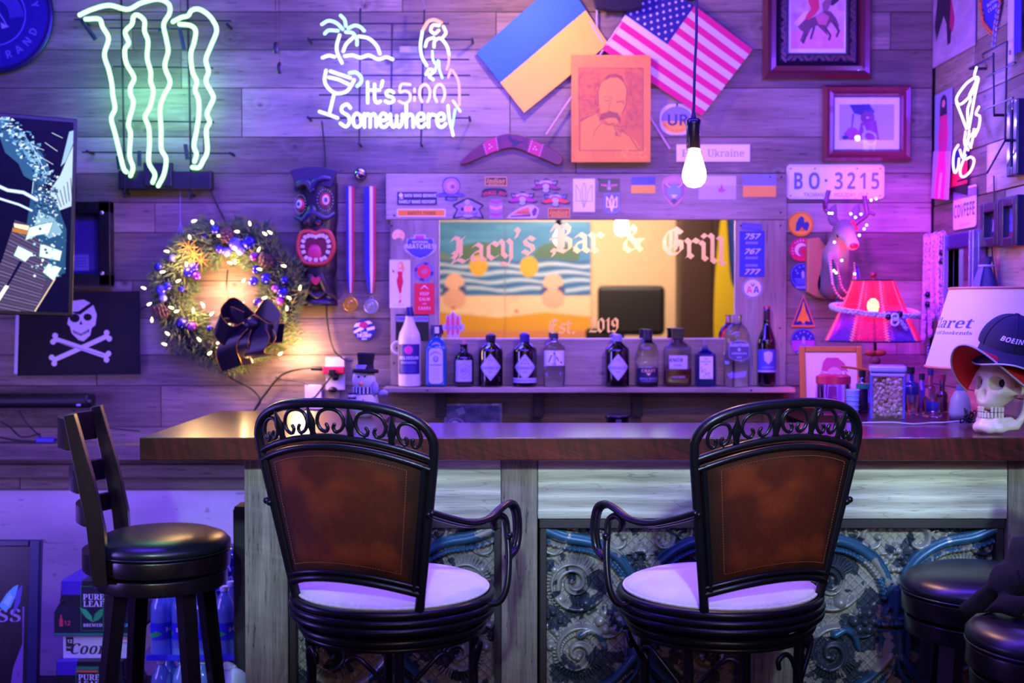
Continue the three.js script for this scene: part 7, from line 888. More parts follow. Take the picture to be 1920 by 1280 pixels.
// ---------- right wall ----------
const DR = (px) => XR * F / (px - 960);
function sideHang(name, label, cat, x0, x1, y0, y1, off = 0.002, grp) { // pixel box on the right wall -> group facing the room
  const z0 = DR(x0), z1 = DR(x1), zm = (z0 + z1) / 2, pm = 960 + XR * F / zm, c = at(pm, (y0 + y1) / 2, zm), w = z0 - z1, h = (y1 - y0) * zm / F, t = thing(name, label, cat, [XR - off, c[1], -zm], -PI / 2, grp); return [t, w, h];
}
const sidePlate = (t, w, h, d, draw, o = {}) => { const wp = o.wp ?? 60, hp = o.hp ?? 80, pr = print(wp, hp, draw, o.res ?? 3), g = mapTo(ext(o.shape ?? rrect(w, h, o.r ?? 0.002), d, 0, 0, 0, o.z ?? 0), pr, -w / 2, w / 2, -h / 2, h / 2); return part(o.name ?? 'print', g, pr.mat(o.rough ?? 0.5), t); };
{ const [t, w, h] = sideHang('poster', 'pale poster with dark red dancing figures high in the corner', 'poster', 1748, 1826, -70, 106, 0.004); sidePlate(t, w, h, 0.004, (g) => { fillR(g, '#a890b8', 0, 0, 80, 180); blotch(g, 80, 180, ['#c0a8cc', '#8a70a0', '#6a5878'], 60, 6, 24, 0.2); poly(g, '#2a1438', [[10, 40], [26, 20], [34, 60], [40, 90], [36, 150], [30, 152], [28, 110], [22, 90], [8, 130], [4, 100]]); poly(g, '#a81868', [[36, 60], [44, 110], [40, 134], [34, 120]]); poly(g, '#3a2048', [[52, 0], [60, 40], [58, 76], [52, 60], [46, 20]]); }, { wp: 80, hp: 180 }); }
{ const [t, w, h] = sideHang('pennant', 'blue pointed pennant with an orange fringe near the top right corner', 'pennant', 1838, 1884, -40, 62, 0.01); const s = shp([[-w / 2, h / 2], [w / 2, h / 2], [w * 0.22, -h * 0.3], [0.01, -h / 2], [-w * 0.3, -h * 0.2]]); sidePlate(t, w, h, 0.003, (g) => { fillR(g, '#2a20a8', 0, 0, 60, 100); text(g, 'ROYAL', 32, 44, 9, '#b0a8e0', { rot: -0.1 }); text(g, 'CLUB', 32, 55, 9, '#b0a8e0', { rot: -0.1 }); }, { wp: 60, hp: 100, shape: s, rough: 0.9 }); part('fringe', [fluffy([[-w / 2, h / 2, 0.004], [-w * 0.3, -h * 0.2, 0.004], [0.01, -h / 2, 0.004]], 0.008, false, 40), fluffy([[w / 2, h / 2, 0.004], [w * 0.22, -h * 0.3, 0.004], [0.02, -h / 2, 0.004]], 0.006, false, 34)].flat(), mat(0xb86038, 0.9), t); }
{ const [t, w, h] = sideHang('banner', 'blue cloth banner with a white hem and grommet at the right edge', 'banner', 1897, 1921, -60, 112, 0.02); part('hem', rbox(w * 0.45, h, 0.004, 0.001, -w * 0.27, 0, 0.002), mat(0xb8b0d8, 0.85), t); part('cloth', box(w * 0.5, h - 0.02, 0.003, w * 0.22, 0.01, 0), mat(0x2a24a0, 0.9), t); part('grommet', tor(0.006, 0.002, -w * 0.25, -h / 2 + 0.03, 0.006), mat(0xa09098, 0.3, 0.9), t); }
{ // script cocktail neon
  const zr = 4.2, X0 = XR - 0.09, t = thing('neon_sign', 'white neon sign of a cocktail glass over a script word on the side wall', 'neon sign', [X0, at(1810, 230, zr)[1], -zr], -PI / 2); const k = zr / F, q = ([x, y], z = 0) => { const px = 1720 + x * 0.2656, py = y * 0.2656; return [(px - 1810) * k * 3.5, (230 - py) * k, z]; };
  const m = glow(0.95, 0.95, 1.3, 2.1), pk = glow(1.25, 0.8, 1.1, 1.8), T = (list, mm) => list.forEach((l) => part('neon_tube', capTube(l.map((p) => q(p)), 0.0042, l.length * 7), mm, t));
  T([[[385, 512], [375, 560], [385, 600], [370, 640], [350, 680], [355, 720], [340, 780], [345, 900]], [[372, 575], [330, 590], [285, 640], [278, 680], [300, 715], [350, 690], [385, 640], [395, 590], [372, 575]], [[278, 690], [305, 790], [335, 905]], [[395, 600], [375, 720], [350, 905]]], m);
  T([[[400, 790], [385, 830], [405, 860], [400, 930], [380, 980]], [[330, 925], [325, 1000], [345, 1060]], [[350, 925], [345, 1000], [360, 1050]], [[375, 930], [370, 985], [360, 1040]], [[290, 1000], [268, 1040], [262, 1120], [272, 1190], [290, 1160], [295, 1100]], [[300, 1040], [315, 1100], [330, 1040], [345, 980], [390, 940]], [[330, 1090], [305, 1170], [305, 1220], [325, 1238], [360, 1210], [378, 1150], [360, 1115], [335, 1120]]], pk);
  const f = (a, b, r = 0.0035) => rod(q(a, -0.03), q(b, -0.03), r); part('wire_frame', [f([425, 440], [430, 860]), f([490, 410], [485, 1060]), f([300, 462], [425, 462]), f([370, 412], [490, 415]), f([390, 580], [530, 580]), f([380, 800], [520, 800]), f([240, 1240], [400, 1240]), f([485, 1060], [400, 1240])], mat(0x14122c, 0.5, 0.4), t); part('hanging_chain', Array.from({ length: 30 }, (_, i) => sph(0.004, ...q([440 + (i % 2) * 12 - (i % 15) * 1.5, 130 + (i % 15) * 18 + (i > 14 ? 9 : 0)], -0.03), 1, 1.4, 1, 6)), mat(0x8a84c0, 0.3, 0.8), t); part('standoff', [[425, 860], [485, 1060], [300, 462]].map((p) => rod(q(p, -0.03), q(p, -0.088), 0.005)), mat(0x0d0b18, 0.5), t);
  for (const y of [170, 230, 290]) point('neon_script_light', [X0 - 0.05, at(1810, y, zr)[1], -zr], [0.16, 0.08, 1.0], 0.4, 0.5);
}
const figure = (bg, fg, hair) => (g) => { fillR(g, bg, 0, 0, 60, 130); disc(g, hair, 32, 24, 12, 16); poly(g, hair, [[20, 24], [44, 24], [46, 64], [18, 60]]); disc(g, '#d07aa0', 32, 26, 6, 8); poly(g, fg, [[20, 50], [44, 50], [50, 90], [46, 128], [16, 128], [14, 90]]); };
{ const [t, w, h] = sideHang('poster', 'narrow lilac poster of a long haired figure in pink left of the script neon', 'poster', 1753, 1784, 172, 288, 0.004); sidePlate(t, w, h, 0.004, figure('#8a80c0', '#d02080', '#2a1840'), { wp: 60, hp: 130 }); }
{ const [t, w, h] = sideHang('poster', 'tilted pink cut out figure poster below the long haired one', 'poster', 1738, 1776, 292, 378, 0.03); t.rotation.z = 0.0; t.position.z = -4.62; sidePlate(t, w * 0.8, h, 0.004, (g) => { fillR(g, '#9a80c8', 0, 0, 60, 90); poly(g, '#d82080', [[20, 0], [44, 0], [50, 40], [46, 90], [30, 90], [12, 90], [16, 40]]); poly(g, '#b8a0d8', [[28, 40], [36, 40], [32, 88], [24, 88]]); }, { wp: 60, hp: 90 }).rotation.z = -0.12; }
{ const [t, w, h] = sideHang('banner', 'small folded black and red cloth banner under the script neon', 'banner', 1768, 1794, 292, 372, 0.012); t.position.z = -4.5; sidePlate(t, 0.19, 0.17, 0.003, (g) => { fillR(g, '#1a1660', 0, 0, 60, 60); poly(g, '#c01838', [[0, 40], [60, 20], [60, 60], [0, 60]]); }, { shape: shp([[-0.095, 0.085], [0.095, 0.085], [0.095, -0.085], [-0.095, -0.05]]) }); }
{ const [t, w, h] = sideHang('licence_plate', 'narrow white novelty number plate hanging on the side wall', 'number plate', 1789, 1831, 351, 428, 0.004); sidePlate(t, w, h, 0.003, (g) => { fillR(g, '#c8c0e8', 0, 0, 150, 76); fillR(g, '#7a6ac8', 0, 4, 150, 16); text(g, 'AMERICA', 90, 12, 10, '#b0a4e0'); text(g, 'COVFEFE', 74, 42, 34, '#2c2680', { sx: 0.98 }); text(g, 'Inspired by tweets', 78, 68, 8, '#a05088', { font: 'serif' }); }, { wp: 150, hp: 76, r: 0.012, rough: 0.35 }); }
{ // hanging garlands
  [[1736, 442, 700, 'long fluffy white garland with dark beads nearest the corner'], [1750, 440, 660, 'fluffy white garland hanging in the middle of three'], [1762, 438, 690, 'fluffy white garland with dark beads nearest the silver mirror']].forEach(([px, y0, y1, lab], i) => {
    const D = 4.72 - i * 0.07, [t, k, L] = hang('garland', lab, 'garland', px, y0, D); t.position.x = Math.min(t.position.x, XR - 0.03); const bot = (y1 - 60 - y0); part('fluff', fluffy([L(px, y0), L(px - 1, y0 + bot * 0.5), L(px - 4 + i * 4, y0 + bot)], 0.0075, false, 110), mat(0xb0a0d0, 0.95), t); part('fluff', fluffy([L(px + 6, y0, 0.01), L(px + 6, y0 + bot * 0.5, 0.01), L(px + 8, y0 + bot * 0.95, 0.01)], 0.0075, false, 110), mat(0xb0a0d0, 0.95), t);
    const by = i === 1 ? [] : i === 0 ? [110, 128] : [36, 52, 190, 206]; if (by.length) part('dark_bead', by.map((d) => sph(0.012, ...L(px + 2, y0 + d, 0.016))), mat(0x0c081c, 0.2), t); part('hook', [rod(L(px + 3, y0 - 4, 0), L(px + 3, y0 - 4, 0.02), 0.003), sph(0.004, ...L(px + 3, y0 - 5, 0.02))], mat(0xc0b8e0, 0.2, 0.9), t); if (i !== 1) part('pendant', Array.from({ length: 6 }, (_, j) => sph(0.006, ...L(px + 4, y0 + bot + 6 + j * 6, 0.01), 0.8, 1.2, 0.8, 8)), mat(0x8a84d0, 0.15, 0.8), t);
  });
}
{ // silver mirror
  const [t, w, h] = sideHang('wall_mirror', 'ornate silver framed mirror on the side wall behind the lamp shade', 'mirror', 1783, 1852, 436, 600, 0.004), m = mat(0x8a84c8, 0.25, 0.8), b = 0.055; const H = h; for (const s of [-1, 1]) { part('frame_side', [rbox(b, H, 0.035, 0.008, s * (w / 2 - b / 2), 0, 0.018), rbox(0.014, H, 0.05, 0.005, s * (w / 2 - 0.008), 0, 0.026), rbox(0.012, H, 0.046, 0.005, s * (w / 2 - b + 0.006), 0, 0.024), ...Array.from({ length: 24 }, (_, i) => sph(0.01, s * (w / 2 - b / 2), -H / 2 + (i + 0.5) * H / 24, 0.036, 0.9, 0.7, 0.6, 8))], m, t); part('frame_side', [rbox(w - 2 * b, b, 0.035, 0.008, 0, s * (H / 2 - b / 2), 0.018)], mat(0x3a2e80, 0.35, 0.5), t); } part('mirror_glass', box(w - 2 * b + 0.004, H - 2 * b + 0.004, 0.004, 0, 0, 0.006), mat(0xb0a8b8, 0.03, 1), t);
}
const sideFrame = (lab, x0, x1, y0, y1, draw, off = 0.003, dz = 0.03, hex = 0x151236) => { const [t, w, h] = sideHang('framed_picture', lab, 'framed picture', x0, x1, y0, y1, off), b = 0.032; for (const s of [-1, 1]) { part('frame_side', rbox(b, h, dz, 0.006, s * (w / 2 - b / 2), 0, dz / 2), mat(hex, 0.3, 0.2, { clearcoat: 0.5 }), t); part('frame_side', rbox(w - 2 * b - 0.001, b, dz, 0.006, 0, s * (h / 2 - b / 2), dz / 2), mat(hex, 0.3, 0.2, { clearcoat: 0.5 }), t); } sidePlate(t, w - 2 * b + 0.004, h - 2 * b + 0.004, 0.006, draw, { name: 'picture', rough: 0.25 }); return t; };
sideFrame('small dark framed photo of two standing people on the side wall', 1852, 1886, 380, 462, (g) => { fillR(g, '#1c1650', 0, 0, 60, 80); poly(g, '#8a84c8', [[14, 20], [24, 22], [22, 60], [12, 62]]); poly(g, '#8a84c8', [[30, 14], [40, 16], [38, 34], [30, 34]]); poly(g, '#a01c50', [[34, 56], [44, 50], [44, 70], [34, 72]]); });
sideFrame('larger blue framed forest photo cut by the right edge', 1888, 1922, 368, 462, (g) => { fillR(g, '#3a36a0', 0, 0, 60, 80); for (let i = 0; i < 12; i++) fillR(g, i % 2 ? '#8a86c8' : '#5a56a8', 4 + i * 4.6, 4, 2.2, 60); fillR(g, '#8a1858', 0, 66, 60, 14); blotch(g, 60, 80, ['#a8a4dc', '#22205a'], 40, 1, 4, 0.6); });
sideFrame('dark collage frame of party photos high on the right edge', 1902, 1922, 188, 330, (g) => { fillR(g, '#140c28', 0, 0, 60, 80); for (const y of [6, 44]) { fillR(g, '#7a3878', 6, y, 48, 30); poly(g, '#d87a80', [[12, y + 26], [18, y + 6], [26, y + 26]]); poly(g, '#e0a0b0', [[32, y + 28], [38, y + 10], [46, y + 28]]); } });
{ const [t, w, h] = sideHang('cable', 'thin dark cord hanging down the side wall from the script neon', 'cable', 1858, 1872, 330, 540, 0.004); part('cord', tube([[0, h / 2, 0.004], [0.006, h * 0.2, 0.004], [-0.01, 0, 0.004], [-0.006, -h * 0.2, 0.004], [0.02, -h * 0.4, 0.004], [0.04, -h / 2, 0.004]], 0.003, 40), blackMat, t); }
{ const [t, w, h] = sideHang('bottle_bag', 'crumpled dark cloth gift bag standing above the lamp shade', 'bag', 1858, 1888, 482, 600, 0.045); part('bag_cloth', lathe([[0.0001, -h / 2], [0.05, -h / 2], [0.055, 0], [0.03, h * 0.3], [0.022, h * 0.36], [0.032, h / 2]], 20).scale(1, 1, 0.6), mat(0x242052, 0.7), t); part('bag_fold', Array.from({ length: 7 }, (_, i) => tube([[-0.04 + i * 0.013, -h * 0.45, 0.03], [-0.03 + i * 0.01, 0, 0.034], [-0.015 + i * 0.005, h * 0.34, 0.016]], 0.003)), mat(0x6a64c0, 0.6), t); t.userData.label = 'crumpled blue cloth gift bag hung on the side wall above the lamp shade'; part('tie', tor(0.022, 0.004, 0, h * 0.36, 0, PI / 2), mat(0xa098d8, 0.4), t); }
// ---------- iron armchair bar stools ----------
const leatherTex = dataTex(512, 512, (u, v) => { const n = fbm(u * 5, v * 5, 5, 5, 201, 5), m = fbm(u * 40, v * 40, 40, 40, 207, 3), e = Math.min(u, 1 - u, v, 1 - v), d = sstep(0.0, 0.17, e + 0.07 * (n - 0.5)), t = clamp(0.1 + 0.75 * sstep(0.25, 0.8, n) + 0.25 * (m - 0.5)); return [mixf(0.12, mixf(0.26, 0.47, t), d), mixf(0.03, mixf(0.065, 0.175, t), d), mixf(0.025, mixf(0.025, 0.055, t), d)]; });
const leatherMat = new THREE.MeshPhysicalMaterial({ map: leatherTex, roughness: 0.7, specularIntensity: 0.5, bumpMap: leatherTex, bumpScale: 0.001 });
const weaveTex = dataTex(256, 256, (u, v) => { const a = 0.5 + 0.5 * Math.sin(u * 2 * PI * 64), b = 0.5 + 0.5 * Math.sin(v * 2 * PI * 64), t = 0.84 + 0.12 * (a * b) + 0.06 * (fbm(u * 4, v * 4, 4, 4, 77, 3) - 0.5); return [t, t * 0.965, t * 0.94]; });
weaveTex.repeat.set(1, 1); const fabricMat = new THREE.MeshPhysicalMaterial({ map: weaveTex, roughness: 0.95, bumpMap: weaveTex, bumpScale: 0.0005, sheen: 0.3, sheenColor: 0xffffff });
function ironStool(lab, x, z, ry) {
  const t = thing('bar_stool', lab, 'bar stool', [x, 0, z], ry);
  const s = (y) => (y - 0.74) / 0.4, hw = (y) => mixf(0.165, 0.236, clamp(s(y), -0.1, 1)), B = (u, y, dz = 0) => [u * hw(y), y, 0.222 + 0.055 * s(y) - 0.05 * u * u + dz];
  const arch = (n, top = 0.122, base = 1.115, ex = 0.62) => Array.from({ length: n + 1 }, (_, i) => { const a = PI * i / n, c = Math.cos(a); return B(Math.sign(c) * Math.pow(Math.abs(c), 0.85), base + top * Math.pow(Math.sin(a), ex)); });
  const outer = [B(1, 0.695), B(1, 0.8), B(1, 0.95), B(1, 1.06), ...arch(24), B(-1, 1.06), B(-1, 0.95), B(-1, 0.8), B(-1, 0.695)];
  part('back_frame', tube(outer, 0.0115, 160, 10, false, 0.3), ironMat, t);
  const railY = (u) => 1.1 + 0.047 * (1 - u * u), botY = (u) => 0.792 + 0.03 * (1 - u * u), line = (f, dy, dz, n = 16) => Array.from({ length: n + 1 }, (_, i) => { const u = -1 + 2 * i / n; return B(u * 0.985, f(u) + dy, dz); });
  part('rail', [tube(line(railY, 0.011, 0), 0.0085, 50), tube(line(railY, -0.011, 0.006), 0.007, 50)], ironMat, t); part('rail', [tube(line(botY, 0, 0.003), 0.0095, 50), tube(line(botY, 0.016, 0.006), 0.006, 50)], ironMat, t);
  part('side_bead', [-1, 1].map((q) => tube(Array.from({ length: 9 }, (_, i) => { const y = mixf(0.8, 1.1, i / 8); return B(q * (0.93), y, 0.006); }), 0.006, 30)), ironMat, t);
  { const nu = 24, nv = 20, p = [], uv = [], idx = []; for (let l = 0; l < 2; l++) for (let j = 0; j <= nv; j++) for (let i = 0; i <= nu; i++) { const u = -0.95 + 1.9 * i / nu, y = mixf(botY(u) + 0.004, railY(u) - 0.004, j / nv), e = Math.min(i, nu - i, j, nv - j) / 3; p.push(...B(u, y, l ? -0.014 : 0.002 + 0.007 * sstep(0, 1, e))); uv.push(i / nu, j / nv); if (i < nu && j < nv) { const b = l * (nu + 1) * (nv + 1) + j * (nu + 1) + i; l ? idx.push(b, b + nu + 1, b + 1, b + 1, b + nu + 1, b + nu + 2) : idx.push(b, b + 1, b + nu + 1, b + 1, b + nu + 2, b + nu + 1); } } const g = new THREE.BufferGeometry(); g.setAttribute('position', new THREE.Float32BufferAttribute(p, 3)); g.setAttribute('uv', new THREE.Float32BufferAttribute(uv, 2)); g.setIndex(idx); g.computeVertexNormals(); part('leather_panel', g, leatherMat, t, 'mottled brown leather back panel'); }
  { const st = [], add = (a, b, n) => { for (let i = 0; i < n; i++) { const u = mixf(a[0], b[0], (i + 0.5) / n), v = mixf(a[1], b[1], (i + 0.5) / n), y = mixf(botY(u), railY(u), v), y2 = y, q = B(u, y, 0.0098), dx = (b[0] - a[0]) ? 0.0042 : 0.0009, dy = (b[0] - a[0]) ? 0.0009 : 0.0042; st.push(box(dx, dy, 0.0012, ...q)); } }; add([-0.78, 0.12], [0.78, 0.12], 44); add([-0.78, 0.9], [0.78, 0.9], 50); add([-0.78, 0.12], [-0.78, 0.9], 38); add([0.78, 0.12], [0.78, 0.9], 38); part('stitching', st, mat(0x8a4a24, 0.7), t); }
  // scrolls and leaves between the arch and the rail
  const topY = (u) => 1.115 + 0.122 * Math.pow(Math.sqrt(Math.max(0, 1 - Math.pow(Math.abs(u), 2 / 0.85))), 0.62), C = [[-0.3, -0.3], [-0.2, -0.55], [-0.38, -0.9], [-0.8, -0.66], [-1, 0], [-0.72, 0.72], [0, 1], [0.72, 0.72], [1, 0], [0.8, -0.66], [0.38, -0.9], [0.2, -0.55], [0.3, -0.3]];
  for (const u0 of [-0.78, -0.42, 0, 0.42, 0.78]) { const y0 = railY(u0) + 0.021, y1 = topY(u0 + (Math.abs(u0) > 0.7 ? Math.sign(u0) * 0.03 : 0)) - 0.013, yc = (y0 + y1) / 2, ry2 = (y1 - y0) / 2, rx = Math.abs(u0) > 0.7 ? 0.024 : 0.034; part('scroll', [...capTube(C.map(([a, b]) => B(u0 + a * rx / 0.23, yc + b * ry2 - Math.sign(u0) * a * Math.abs(u0) * 0.008)), 0.0046, 60, 7)], ironMat, t); }
  for (const u0 of [-0.61, -0.21, 0.21, 0.61]) { const y0 = railY(u0) + 0.016, y1 = topY(u0) - 0.008, H = y1 - y0, g = lathe([[0.0001, 0], [0.009, 0.001], [0.0075, H * 0.12], [0.0115, H * 0.4], [0.0115, H * 0.55], [0.005, H * 0.85], [0.003, H]], 10); g.scale(1, 1, 0.6).rotateX(0.26).rotateZ(-u0 * 0.25); part('spindle', g.translate(...B(u0, y0)), ironMat, t); }
  // seat
  const cush = lathe([[0.0001, 0.79], [0.08, 0.789], [0.15, 0.784], [0.2, 0.776], [0.226, 0.767], [0.236, 0.757], [0.234, 0.745], [0.0001, 0.742]], 56), cp = cush.attributes.position, cu = new Float32Array(cp.count * 2); for (let i = 0; i < cp.count; i++) { cu[i * 2] = cp.getX(i) / 0.14; cu[i * 2 + 1] = (cp.getZ(i) + cp.getY(i)) / 0.14; } cush.setAttribute('uv', new THREE.BufferAttribute(cu, 2)); part('seat_cushion', cush, fabricMat, t, 'off white woven round seat cushion'); part('cushion_piping', tor(0.2355, 0.0035, 0, 0.756, 0, PI / 2, 0, 0, 2 * PI, 60), fabricMat, t);
  for (const [y, r] of [[0.742, 0.243], [0.723, 0.246], [0.704, 0.244]]) part('seat_ring', tor(r, 0.0105, 0, y, 0, PI / 2, 0, 0, 2 * PI, 64), ironMat, t); part('swivel_plate', cyl(0.215, 0.2, 0.022, 40, 0, 0.685, 0), mat(0x08070c, 0.5, 0.4), t); part('base_ring', [tor(0.224, 0.011, 0, 0.672, 0, PI / 2, 0, 0, 2 * PI, 64), tor(0.218, 0.007, 0, 0.654, 0, PI / 2, 0, 0, 2 * PI, 64)], ironMat, t);
  for (const q of [-1, 1]) {
    part('armrest', [[0, 0], [0.009, 0.004]].flatMap(([dx, dy]) => capTube([[0.214, 0.985, 0.215], [0.232, 0.962, 0.15], [0.25, 0.944, 0.08], [0.262, 0.945, 0.01], [0.268, 0.962, -0.045], [0.27, 0.968, -0.085], [0.27, 0.95, -0.125], [0.27, 0.9, -0.14], [0.268, 0.85, -0.13], [0.264, 0.832, -0.1]].map(([a, b, c]) => [q * (a + dx), b + dy, c]), 0.0085, 60, 8)), ironMat, t);
    part('arm_support', capTube([[0.238, 0.728, -0.03], [0.27, 0.735, -0.04], [0.284, 0.77, -0.052], [0.282, 0.83, -0.07], [0.272, 0.89, -0.085], [0.266, 0.93, -0.085], [0.26, 0.944, -0.062], [0.256, 0.934, -0.04], [0.256, 0.915, -0.045]].map(([a, b, c]) => [q * a, b, c]), 0.0085, 60, 8), ironMat, t); part('arm_ball', sph(0.009, q * 0.285, 0.895, -0.07), ironMat, t);
  }
  for (let i = 0; i < 4; i++) {
    const a = PI / 4 + i * PI / 2 + 0.2, c = Math.cos(a), d = Math.sin(a), P = (r, y, off = 0) => [r * c - off * d, y, r * d + off * c];
    part('leg', capTube([P(0.205, 0.66), P(0.2, 0.56), P(0.205, 0.42), P(0.225, 0.25), P(0.262, 0.012)], 0.0125, 40), ironMat, t);
    for (const o of [-1, 1]) part('leg_brace', capTube([P(0.2, 0.53), P(0.205, 0.57, o * 0.03), P(0.208, 0.62, o * 0.075), P(0.2, 0.637, o * 0.1), P(0.19, 0.625, o * 0.12), P(0.188, 0.605, o * 0.11)], 0.0062, 36, 7), ironMat, t);
  }
  part('foot_ring', tor(0.222, 0.011, 0, 0.28, 0, PI / 2, 0, 0, 2 * PI, 56), ironMat, t); t.scale.y = 0.986; return t;
}
{ const [x] = at(737, 1000, 3.02); ironStool('wrought iron bar stool with scrolled top and armrest, left of the two leather backed ones', x, -3.02, -0.42); const [x2] = at(1349, 1000, 3.02); ironStool('wrought iron bar stool with scrolled top and armrest, right of the two leather backed ones', x2, -3.02, 0.46); }
// ---------- dark wooden swivel stools ----------
const vinyl = mat(0x13151f, 0.34, 0, { clearcoat: 0.3, clearcoatRoughness: 0.3 });
function woodStool(lab, x, z, ry, back = true) {
  const t = thing('bar_stool', lab, 'bar stool', [x, 0, z], ry), R = 0.205;
  part('seat_cushion', lathe([[0.0001, 0.772], [0.09, 0.77], [0.15, 0.763], [0.186, 0.75], [0.203, 0.732], [0.204, 0.718], [0.196, 0.708], [0.0001, 0.706]], 56), vinyl, t, 'glossy black vinyl seat cushion'); part('cushion_piping', tor(0.203, 0.003, 0, 0.711, 0, PI / 2, 0, 0, 2 * PI, 56), vinyl, t);
  part('seat_rim', lathe([[0.0001, 0.655], [0.196, 0.655], [0.202, 0.66], [0.202, 0.7], [0.198, 0.707], [0.0001, 0.707]], 56), darkWood, t); part('base_rim', lathe([[0.0001, 0.602], [0.188, 0.602], [0.194, 0.607], [0.194, 0.642], [0.19, 0.648], [0.0001, 0.648]], 56), darkWood, t);
  for (let i = 0; i < 4; i++) { const a = PI / 4 + i * PI / 2 + 0.12, g = new THREE.CylinderGeometry(0.031, 0.026, 0.63, 4, 1).rotateY(PI / 4); g.translate(0, -0.3, 0).rotateX(0.12).rotateY(-a + PI / 2 + PI); const m = part('leg', g.translate(0.14 * Math.cos(a), 0.615, 0.14 * Math.sin(a)), darkWood, t); m.geometry = toCreasedNormals(m.geometry, 0.4); }
  part('foot_ring', lathe([[0.17, 0.2], [0.2, 0.2], [0.2, 0.235], [0.17, 0.235], [0.17, 0.2]], 48), darkWood, t);
  if (back) {
    const Z = (y) => 0.142 + 0.085 * Math.pow(clamp((y - 0.68) / 0.45), 1.3);
    for (const q of [-1, 1]) { const s = shp([[Z(0.64) - 0.02, 0.64], [Z(0.64) + 0.018, 0.64], [Z(0.8) + 0.018, 0.8], [Z(0.95) + 0.017, 0.95], [Z(1.12) + 0.012, 1.125], [Z(1.12) - 0.014, 1.13], [Z(0.95) - 0.024, 0.95], [Z(0.8) - 0.026, 0.8]]); part('back_post', ext(s, 0.032, 0.002).rotateY(-PI / 2).translate(q * 0.16 + 0.016, 0, 0), darkWood, t); }
    const slat = (y0, y1, bow, th) => { const s = new THREE.Shape(), n = 16; for (let i = 0; i <= n; i++) { const u = -1 + 2 * i / n, X = u * 0.165, Y = bow * (1 - u * u); i ? s.lineTo(X, -Y) : s.moveTo(X, -Y); } for (let i = n; i >= 0; i--) { const u = -1 + 2 * i / n; s.lineTo(u * 0.165, -bow * (1 - u * u) - th); } return ext(s, y1 - y0, 0.002).rotateX(-PI / 2).translate(0, y0, Z((y0 + y1) / 2) + 0.003); };
    for (const [a, b] of [[1.03, 1.115], [0.905, 0.965], [0.81, 0.86]]) part('back_slat', slat(a, b, 0.055, 0.02), darkWood, t); part('lower_rail', slat(0.665, 0.72, 0.06, 0.02), darkWood, t);
  }
  return t;
}
{ const [x] = at(303, 1000, 3.68); woodStool('dark wooden ladder back bar stool standing at the left end of the bar', x, -3.68, -PI / 2 + 0.1); }
{ const [x] = at(1846, 1000, 3.12); woodStool('dark round seated bar stool behind the draped jacket', x, -3.12, 0, false); const [x2] = at(2000, 1000, 2.62); woodStool('dark round bar stool with jacket on it, cut by the lower right corner', x2, -2.62, PI / 2 + 0.3); }
{
  const t = thing('jacket', 'crumpled black jacket thrown over the stool at the lower right corner', 'jacket', at(1900, 1120, 2.68)), o = t.position, Q = (px, py, D) => { const a = at(px, py, D); return [a[0] - o.x, a[1] - o.y, a[2] - o.z]; };
  const c1 = [[1812, 1138, 2.72], [1850, 1118, 2.7], [1900, 1096, 2.68], [1990, 1080, 2.66]].map((a) => Q(...a)), c2 = [[1900, 1090, 2.7], [1925, 1050, 2.72], [1962, 1016, 2.74]].map((a) => Q(...a)), c3 = [[1840, 1148, 2.66], [1900, 1136, 2.62], [1990, 1120, 2.58]].map((a) => Q(...a)), c4 = [[1886, 1078, 2.76], [1940, 1040, 2.78]].map((a) => Q(...a));
  const f = (x, y, z) => { let d = 1; const ch = (c, r, r2, k) => { for (let i = 0; i < c.length - 1; i++) d = smin(d, cap3(x, y, z, c[i], c[i + 1], mixf(r, r2, i / (c.length - 1)), mixf(r, r2, (i + 1) / (c.length - 1))), k); }; ch(c1, 0.014, 0.05, 0.03); ch(c2, 0.04, 0.05, 0.03); ch(c3, 0.012, 0.03, 0.02); ch(c4, 0.02, 0.035, 0.02); return d + 0.012 * (Math.abs(Math.sin(x * 13 + y * 30 + 1.6 * Math.sin(z * 18) + 0.8 * Math.sin(x * 40))) - 0.5) + 0.005 * Math.abs(Math.sin(y * 44 - x * 30 + z * 34)); };
  part('cloth', field(f, [-0.16, -0.14, -0.19], [0.19, 0.22, 0.17], 0.006), mat(0x0a0810, 0.95, 0, { sheen: 0.4, sheenColor: 0x302848 }), t); const s = Q(1848, 1080, 2.66); part('zip_pull', rod(Q(1908, 1068, 2.6), Q(1912, 1084, 2.6), 0.002), mat(0x3a3048, 0.4, 0.8), t);
}
// ---------- things on the floor at the left ----------
function carton(lab, px, D, y, print2, top) {
  const k = D / F, [x] = at(px, 1200, D), t = thing('drink_carton', lab, 'carton', [x, y, -D]), w = 0.27, h = 0.185, sh = shp([[-w / 2, 0], [w / 2, 0], [w / 2, h * 0.42], [w / 2 - 0.008, h * 0.5], [w / 2 - 0.022, h * 0.62], [w / 2 - 0.026, h], [-w / 2 + 0.026, h], [-w / 2 + 0.022, h * 0.62], [-w / 2 + 0.008, h * 0.5], [-w / 2, h * 0.42]]);
  const pr = print(150, 103, print2, 4); part('carton_body', mapTo(ext(sh, 0.2, 0.002, 0, 0, -0.1), pr, -w / 2, w / 2, 0, h), pr.mat(0.4), t); part('side_bottle_edge', [-1, 1].flatMap((q) => [cyl(0.013, 0.013, 0.06, 14, q * (w / 2 - 0.032), h * 0.8, 0.088), sph(0.017, q * (w / 2 - 0.03), h * 0.62, 0.086)]), mat(0x0c0a1c, 0.15), t); part('base_strip', box(w + 0.004, 0.008, 0.208, 0, 0.004, 0), mat(0x1c6a5c, 0.5), t); return t;
}
